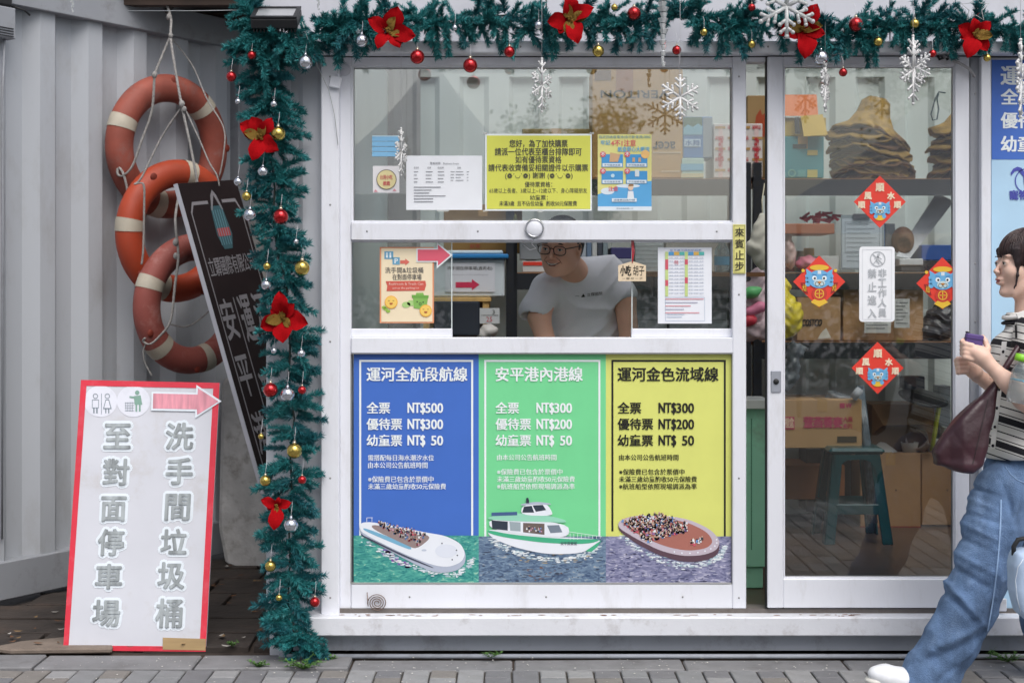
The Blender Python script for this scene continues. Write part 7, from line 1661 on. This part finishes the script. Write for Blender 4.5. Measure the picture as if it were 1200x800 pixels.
# small purple case in the hands
bm = BM(); M = Matrix.Translation(Q(1141, 399, -.625)) @ Matrix.Rotation(math.radians(9), 4, 'Y'); box(bm, -.03, .03, -.011, .011, -.022, .022, M=M)
t = thing('phone_case', 'small dark purple folding case held up in both hands', 'case', Q(1141, 405, -.63)); pm_ = mat('purple_case', (86, 66, 126), .45, var=.06); obj('case_body', bm, pm_, t, bevel=.004)
bm = BM(); box(bm, -.031, .031, -.012, .012, .004, .006, M=M); obj('seam', bm, mat('dark_purple', (48, 36, 76), .5), t); bm = BM(); box(bm, -.03, -.02, -.006, .006, .022, .027, M=M); obj('clasp', bm, darkm, t)
# shoulder bag
mar = mat('maroon_leather', (52, 26, 34), .36, var=.12, vscale=6, bump=.12, bscale=60, dirt=(120, 84, 98), damt=.3, dscale=4)
HB = thing('shoulder_bag', 'slouchy dark maroon leather shoulder bag swinging in front of the jeans', 'bag', Q(1120, 552, -.6))
g = SDF((1.37, -.76, .73), (1.72, -.5, 1.1), .0042)
PB = [(q.x, q.z) for q in (Q(x, y, -.64) for x, y in ((1167, 444), (1150, 462), (1131, 480), (1111, 499), (1099, 517), (1092, 530), (1096, 544), (1112, 550), (1136, 554), (1147, 547), (1155, 520), (1163, 488), (1170, 450)))]
g.poly(PB, -.64, lambda X, Z: .022+.032*np.clip((1.06-Z)/.2, 0, 1)*np.clip((X-1.435)/.06, .35, 1), .021, .001)
g.warp(lambda X, Y, Z: .0035*(1-np.abs(np.sin(30*(X*.9+Z*.55)+2*np.sin(9*Z))))**2+.002*np.sin(48*(X-.7*Z))*np.sin(30*Z)-.003*np.exp(-((Z-.80)/.012)**2))
bag_o = sdf_obj('bag_body', g, mar, HB)
bm = BM(); tube(bm, [Q(1167, 447, -.66), Q(1176, 434, -.665), Q(1190, 412, -.655), Q(1203, 392, -.6), Q(1212, 377, -.52), Q(1216, 376, -.44), Q(1226, 400, -.33)], .0105, 8)
for v in bm.verts: pass
obj('strap', bm, mar, HB, smooth=True)
bm = BM(); tube(bm, [Q(1172, 452, -.668)+Vector((.007*math.cos(a), 0, .007*math.sin(a))) for a in [2*math.pi*k/12 for k in range(12)]], .002, 6, closed=True); obj('ring_buckle', bm, mat('brass_ring', (190, 150, 80), .3, metal=.9), HB)
bb = bvh_of(bag_o); strip('panel_seam', [(1158-.62*k, 468+2.6*k) for k in range(30)], 1.4, mat('dark_seam', (34, 16, 22), .6), HB, .002, bb)
# drink bottle with lime cap tucked by the arm
DB = thing('drink_bottle', 'clear drink bottle with a lime green cap carried under the arm', 'bottle', Q(1200, 450, -.74)); Mt = Matrix.Rotation(math.radians(12), 4, 'Y')
bm = BM(); lathe(bm, [(0, -.12), (.03, -.12), (.033, -.1), (.033, -.02), (.028, 0), (.016, .02), (.014, .03)], Q(1199, 430, -.74), 18, M=Mt); obj('bottle_body', bm, mat('clear_bottle', (210, 226, 230), .1, trans=.75, alpha=.6), DB)
bm = BM(); lathe(bm, [(0, .026), (.019, .026), (.021, .014), (.021, .002), (0, .002)], Q(1196, 424, -.745), 18, M=Mt); obj('cap', bm, mat('lime_cap', (136, 206, 50), .4), DB)
bm = BM(); tube(bm, [Q(1201, 447, -.74)+Mt @ Vector((.034*math.cos(a), .034*math.sin(a), 0)) for a in [2*math.pi*k/18 for k in range(18)]], .0035, 6, closed=True); obj('label_ring', bm, pr(110, 186, 214), DB)
# pale blue tote at the picture edge
TB = thing('tote_bag', 'pale blue rounded bag with black handle at the right edge beside the jeans', 'bag', Q(1215, 730, -.86)); d_ = -.86
g = SDF(Q(1178, 740, d_)-Vector((0, .12, .02)), Q(1260, 632, d_)+Vector((0, .12, .02)), .006)
PT = [(q.x, q.z) for q in (Q(x, y, d_) for x, y in ((1188, 646), (1200, 642), (1246, 642), (1256, 650), (1258, 706), (1250, 722), (1204, 727), (1192, 716), (1184, 690), (1184, 660)))]
g.poly(PT, d_, lambda X, Z: .055+0*X+0*Z, .03, .001); g.warp(lambda X, Y, Z: .003*np.sin(30*X+18*Z)*np.sin(22*Z))
tb_o = sdf_obj('bag_body', g, mat('pale_blue_fabric', (176, 196, 222), .7, var=.06, bump=.1, bscale=90), TB)
bm = BM(); tube(bm, [Q(1188, 650, d_), Q(1188, 640, d_), Q(1193, 632, d_), Q(1203, 630, d_), Q(1216, 640, d_)], .008, 8); obj('handle', bm, darkm, TB, smooth=True)
bm = BM(); tube(bm, [Q(1216, 640, d_), Q(1225, 560, -.82), Q(1226, 470, -.78), Q(1216, 385, -.62)], .007, 6); obj('long_strap', bm, darkm, TB, smooth=True)
btb = bvh_of(tb_o)
ps = [on_surf(x, y, .003, btb) for x, y in ((1196, 716), (1192, 700), (1190, 680), (1193, 664), (1199, 655))]
if all(ps): bm = BM(); tube(bm, ps, .0014, 5); obj('piping', bm, pr(222, 230, 240), TB)

# ---------------------------------------------------------------- clerk inside the window
def G(px, py, Y): return Vector(W(px, py, Y-.1))
PM = thing('person', 'smiling clerk with black glasses and white t-shirt leaning toward the ticket window', 'person', (.35, .7, .168))
TM = Matrix.Translation(G(657, 288, .52)) @ Matrix.Rotation(math.radians(66), 4, 'Z') @ Matrix.Rotation(math.radians(-11), 4, 'Y') @ Matrix.Rotation(math.radians(5), 4, 'X')
g = SDF((.03, .18, .93), (.58, .80, 1.70), .0029); s_ = 1.0
head(g, TM, s_, True)
g.ell(TM @ Vector((-.02, 0, -.065)), (.052, .066, .05), .02, TM.to_3x3())
g.cap(TM @ Vector((.03, 0, -.06)), G(676, 322, .66), .056, .062, .02)
g.chain([G(640, 345, .64), G(632, 372, .6), G(641, 405, .56), G(650, 452, .5)], [.05, .045, .04, .026], .02)
g.chain([G(716, 325, .7), G(732, 352, .66), G(738, 398, .62), G(728, 452, .52)], [.05, .046, .04, .026], .02)
for (x, dx) in ((650, 1), (728, -1)):
    hnd = G(x, 458, .46); g.cap(G(x, 452, .5), hnd, .026, .028, .012)
    for i in range(4): a = G(x-6+4*i, 461, .41); g.chain([hnd+Vector((-.018+.012*i, -.02, 0)), a, a+Vector((0, -.03, -.006))], [.0095, .0088, .0075], .004)
    g.chain([hnd, hnd+Vector((.035*dx, -.015, -.004)), hnd+Vector((.045*dx, -.04, -.006))], [.012, .01, .0085], .004)
sdf_obj('body', g, skin_m, PM, smooth=2)
face_parts(PM, TM, s_, skin_m, mat('brown_rose_lips', (150, 84, 74), .4), True)
# open smile: teeth between the lips
for nm_, dz, wd_, th_, mm_ in (('mouth_corner_line', 0, .034, .0012, mat('mouth_shadow', (70, 30, 28), .6)),):
    bm = BM(); tube(bm, [TM @ Vector((-.0985+.016*a*a, wd_*a, -.0618+.011*a*a)) for a in (-1, -.7, -.35, 0, .35, .7, 1)], [.0008, .0018, .003, .0036, .003, .0018, .0008], 8); obj(nm_, bm, mm_, PM)
for y in (-1, 1):
    bm = BM(); tube(bm, [TM @ Vector(q) for q in ((-.098, y*.02, -.03), (-.092, y*.032, -.042), (-.083, y*.04, -.058))], [.0008, .0014, .0006], 6); obj('smile_fold', bm, mat('skin_fold', (150, 100, 84), .6), PM)
bm = BM(); tube(bm, [TM @ Vector((-.101+.016*a*a, .034*a, -.0595+.011*a*a)) for a in (-.7, -.35, 0, .35, .7)], [.0008, .002, .0026, .002, .0008], 8); obj('teeth', bm, pr(226, 222, 212), PM)
g = SDF((.05, .22, 1.45), (.4, .7, 1.78), .004); R3 = TM.to_3x3(); TI2 = np.array(TM.inverted())
def lm(X, Y, Z): return tuple(TI2[i][0]*X+TI2[i][1]*Y+TI2[i][2]*Z+TI2[i][3] for i in range(3))
g.ell(TM @ Vector((.014, 0, .036)), (.099, .083, .088), .01, R3); g.ell(TM @ Vector((.04, 0, 0)), (.08, .082, .09), .02, R3)
g.cut(lambda X, Y, Z: (lambda x, y, z: np.maximum(np.minimum(.055+.006*np.sin(y*120)-z, -(x+.01)), np.minimum(-.03-z, .03-x)))(*lm(X, Y, Z)))
g.warp(lambda X, Y, Z: .002*np.sin(X*300)*np.cos(Y*260+Z*200))
sdf_obj('hair', g, hair_mat('black_hair', (28, 26, 28)), PM, smooth=1)
# glasses
gls = mat('black_spectacle_frame', (22, 22, 24), .35); gp_ = lambda x, y, z: TM @ Vector((x, y, z))
o = None
bm = BM()
for y in (-1, 1):
    pts = []
    for k in range(20):
        a = 2*math.pi*k/20; ca, sa = math.cos(a), math.sin(a); pts.append(gp_(-.1+.004*abs(ca), y*.034+.0265*math.copysign(abs(ca)**.75, ca), -.002+.0185*math.copysign(abs(sa)**.8, sa)))
    tube(bm, pts, .002, 6, closed=True)
tube(bm, [gp_(-.1, -.0085, .004), gp_(-.104, 0, .007), gp_(-.1, .0085, .004)], .002, 6)
for y in (-1, 1): tube(bm, [gp_(-.096, y*.06, .008), gp_(-.06, y*.078, .008), gp_(.0, y*.084, .006), gp_(.02, y*.083, -.006)], .0022, 6)
GLt = thing('glasses', 'black framed glasses worn by the clerk', 'glasses', gp_(-.1, 0, 0)); obj('frame', bm, gls, GLt)
for y in (-1, 1):
    bm = BM(); bm.faces.new([bm.verts.new(gp_(-.099, y*.034+.025*math.cos(a), -.002+.017*math.sin(a))) for a in [2*math.pi*k/16 for k in range(16)]]); obj('lens', bm, glass('lens_glass', (.97, .97, .97), 1.4), GLt)
# t-shirt
tee = mat('white_grey_cotton', (226, 227, 232), .9, var=.03, vscale=5, bump=.15, bscale=220)
g = SDF((-.02, .3, .93), (.66, 1.0, 1.62), .0056)
g.ell(G(681, 345, .74), (.17, .125, .15), .04); g.ell(G(689, 395, .735), (.15, .115, .2), .05); g.ell(G(692, 440, .735), (.15, .115, .14), .05)
g.cap(G(642, 338, .66), G(712, 318, .73), .066, .07, .05); g.cap(G(672, 318, .66), G(680, 330, .7), .064, .09, .04)
g.cap(G(640, 340, .65), G(627, 364, .61), .06, .068, .03); g.cap(G(714, 324, .72), G(729, 346, .67), .062, .066, .03)
g.warp(lambda X, Y, Z: -.014*(1-np.abs(np.sin(13*(X*1.1+Z*.8)+1.6*np.sin(9*X-5*Z))))**3*np.clip((1.45-Z)*4, 0, 1)-.011*(1-np.abs(np.sin(20*(X-Z*.9)+1.3*np.sin(14*Z))))**3*np.clip((1.38-Z)*4, 0, 1)-.008*(1-np.abs(np.sin(30*(X*1.2-Z)+2)))**2*np.exp(-((X-.43)/.07)**2)*1+.004+0*X) if False else g.warp(lambda X, Y, Z: np.clip((X-.12)*14, 0, 1)*(-.014*(1-np.abs(np.sin(13*(X*1.1+Z*.8)+1.6*np.sin(9*X-5*Z))))**3*np.clip((1.45-Z)*4, 0, 1)-.011*(1-np.abs(np.sin(20*(X-Z*.9)+1.3*np.sin(14*Z))))**3*np.clip((1.38-Z)*4, 0, 1)-.008*(1-np.abs(np.sin(30*(X*1.2-Z)+2)))**2*np.exp(-((X-.43)/.07)**2)))
g.cap(G(668, 312, .63), G(664, 300, .55), .054, .058, .004, sub=True)
g.cap(G(628, 369, .6), G(622, 380, .58), .052, .056, .004, sub=True); g.cap(G(731, 352, .66), G(735, 364, .64), .05, .054, .004, sub=True)
def sleeve_cut(X, Y, Z):
    a = np.where(X < .155, (1.252-.18*(X-.05))-Z, -1.0); b = np.where(X > .465, (1.322+.2*(X-.48))-Z, -1.0)
    return np.maximum(np.maximum(a, b), .95-Z)
g.cut(sleeve_cut)
ts_ = sdf_obj('t_shirt', g, tee, PM, smooth=2)
bt = bvh_of(ts_)
def text_on(s__, x0, y0, x1, y1, m, slope=0):
    vs, fs = glyphs(s__, 0, 1); a, b = vs.min(0), vs.max(0); bm = BM(); out = []
    for v in vs:
        u_, w_ = (v-a)/(b-a); x = x0+(x1-x0)*u_; y = y1-(y1-y0)*w_+slope*(x-x0); q = on_surf(x, y, .004, bt) or G(x, y, .6); out.append(bm.verts.new(q))
    for f in fs:
        try: bm.faces.new([out[i] for i in f])
        except ValueError: pass
    return obj('shirt_lettering', bm, m, PM, kind='stuff')
text_on('立驛國際', 688, 343.5, 706, 347.5, ink, -.1); text_on('～ ▲', 674, 345, 686, 349, ink, -.1)
bm = BM(); pts = [on_surf(x, y, .001, bt) for x, y in ((653, 318), (656, 323), (661, 325.5), (667, 325), (672, 321), (676, 315), (678, 308))]
pts = [q for q in pts if q]
if len(pts) > 3: tube(bm, pts, .004, 6); obj('neck_band', bm, tee, PM, smooth=True)
# trousers and shoes behind the cabinet
g = SDF((.0, .48, .15), (.75, 1.1, 1.12), .012); g.ell((.33, .68, .95), (.155, .12, .1), .05)
for x in (.25, .45): g.chain([(x, .68, .93), (x, .7, .58), (x, .78, .22)], [.1, .08, .065], .03)
sdf_obj('trousers', g, mat('dark_trousers', (44, 46, 54), .85), PM)
for x in (.25, .45):
    g = SDF((x-.08, .56, .15), (x+.08, .95, .3), .008); g.chain([(x, .8, .21), (x, .66, .2)], [.045, .04], .02); sdf_obj('shoe', g, darkm, PM)
bpy.data.scenes.remove(_ts)
# ================================================================ across the square, seen as reflections in the panes
tent = mat('white_marquee_fabric', (228, 232, 236), .6, var=.04, vscale=1); 
_n, _l = tent.node_tree.nodes, tent.node_tree.links; _b = _n['Principled BSDF']; _t = _n.new('ShaderNodeBsdfTranslucent'); _t.inputs[0].default_value = (.8, .82, .84, 1); _m = _n.new('ShaderNodeMixShader'); _m.inputs[0].default_value = .55
_l.new(_b.outputs[0], _m.inputs[1]); _l.new(_t.outputs[0], _m.inputs[2]); _l.new(_m.outputs[0], _n['Material Output'].inputs[0])
alu = mat('grey_aluminium', (160, 164, 170), .4, metal=.6)
def marquee(label, cx, cy, w_, h0, h1):
    t = thing('marquee', label, 'marquee', (cx, cy, -.05), 'white marquees across the square'); ap = Vector((cx, cy, h1)); c_ = [Vector((cx+sx*w_/2, cy+sy*w_/2, h0)) for sx, sy in ((-1, -1), (1, -1), (1, 1), (-1, 1))]
    bm = BM()
    for k in range(4):
        a, b = c_[k], c_[(k+1) % 4]; rows = []
        for i in range(7):
            f = i/6; sag = -.18*math.sin(math.pi*f)*(h1-h0); rows.append([bm.verts.new(a.lerp(b, j/6).lerp(ap, f)+Vector((0, 0, sag))) for j in range(7)])
        for r0, r1 in zip(rows, rows[1:]):
            for j in range(6):
                try: bm.faces.new((r0[j], r0[j+1], r1[j+1], r1[j]))
                except ValueError: pass
    bmesh.ops.remove_doubles(bm, verts=bm.verts, dist=1e-4); obj('canopy', bm, tent, t, smooth=True)
    bm = BM()
    for k in range(4): a, b = c_[k], c_[(k+1) % 4]; prism(bm, [a, b, b-Vector((0, 0, .25)), a-Vector((0, 0, .25))], (c_[0]-c_[1]).cross(Vector((0, 0, 1))).normalized()*.004 if k % 2 == 0 else (.004, 0, 0))
    obj('valance', bm, tent, t)
    for q in c_:
        bm = BM(); tube(bm, [(q.x, q.y, -.05), q], .03, 8); obj('pole', bm, alu, t)
marquee('white peaked marquee straight across the square from the kiosk', -.9, -10.8, 3.4, 2.35, 4.0)
marquee('white peaked marquee standing further right across the square', 5.2, -12.5, 4.0, 2.4, 3.8)
marquee('white peaked marquee standing far left across the square', -7.0, -13.5, 4.2, 2.5, 4.2)
lf = [mat('tree_leaf_%d' % i, c, .7, var=.3, vscale=3) for i, c in enumerate(((70, 104, 52), (92, 124, 62), (52, 84, 44)))]; bark = mat('bark', (86, 74, 62), .9, var=.3)
def tree(label, x, y, h, cr_, seed):
    r = random.Random(seed); t = thing('tree', label, 'tree', (x, y, -.05), 'trees across the square'); bm = BM()
    tube(bm, [(x, y, -.05), (x+.05, y, h*.3), (x-.05, y, h*.55), (x, y, h*.8)], [.16, .12, .09, .03], 8)
    cl = []
    for k in range(9):
        a = r.uniform(0, 6.28); e = Vector((x+math.cos(a)*cr_*.7, y+math.sin(a)*cr_*.7, h*r.uniform(.5, .95))); tube(bm, [(x, y, h*.45), ((x+e.x)/2, (y+e.y)/2, h*.6), e], [.06, .04, .015], 6); cl.append(e)
    obj('trunk', bm, bark, t); cl += [Vector((x+r.gauss(0, cr_*.4), y+r.gauss(0, cr_*.4), h*r.uniform(.5, 1.05))) for _ in range(16)]
    V, Fc, MI = [], [], []
    for c in cl:
        rr = cr_*r.uniform(.22, .42)
        for _ in range(520):
            p = c+Vector((r.gauss(0, rr*.55), r.gauss(0, rr*.55), r.gauss(0, rr*.42))); a = Vector((r.gauss(0, 1), r.gauss(0, 1), r.gauss(0, .6))).normalized()*r.uniform(.03, .06); b = a.cross(Vector((r.gauss(0, 1), r.gauss(0, 1), r.gauss(0, 1)))).normalized()*a.length*.45
            i = len(V); V += [p-a, p+b, p+a, p-b]; Fc.append((i, i+1, i+2, i+3)); MI.append(r.randrange(3))
    me = bpy.data.meshes.new('crown'); o3 = wloc(t); me.from_pydata([tuple(v-o3) for v in V], [], Fc); [me.materials.append(m_) for m_ in lf]; me.polygons.foreach_set('material_index', MI); o = bpy.data.objects.new('crown', me); C.objects.link(o); o.parent = t
tree('leafy green tree between the marquees across the square', 1.0, -17, 4.0, 1.1, 1); tree('taller leafy tree at the right across the square', 8.6, -19, 6.4, 2.5, 2); tree('broad tree far right across the square', 13, -15, 6, 2.6, 3); tree('small round tree at the left across the square', -4.2, -20, 4.2, 1.5, 4)
# hedge and office block
r = random.Random(8); V, Fc = [], []
for _ in range(9000):
    p = Vector((r.uniform(-9, 12), -15.2+r.uniform(-.45, .45), r.uniform(0, 1.35)+.08*math.sin(r.random()*9))); a = Vector((r.gauss(0, 1), r.gauss(0, 1), r.gauss(0, 1))).normalized()*.08; b = a.orthogonal().normalized()*.045; i = len(V); V += [p-a, p+b, p+a, p-b]; Fc.append((i, i+1, i+2, i+3))
me = bpy.data.meshes.new('hedge'); me.from_pydata([tuple(v) for v in V], [], Fc); me.materials.append(lf[2]); o = bpy.data.objects.new('hedge', me); C.objects.link(o); tag(o, 'long clipped hedge across the square behind the marquees', 'hedge')
OB = thing('office_building', 'slate blue office block behind the far left marquee', 'building', (-9, -30, -.05)); mbox('wall', mat('slate_cladding', (96, 112, 128), .6), OB, -14, -5.2, -34, -30, -.05, 16)
for i in range(4):
    for j in range(5):
        wq = mbox('window', mat('dark_window', (50, 60, 74), .1), OB, -13.4+2.1*i, -12.0+2.1*i, -29.99, -29.94, 1.2+2.9*j, 2.9+2.9*j)
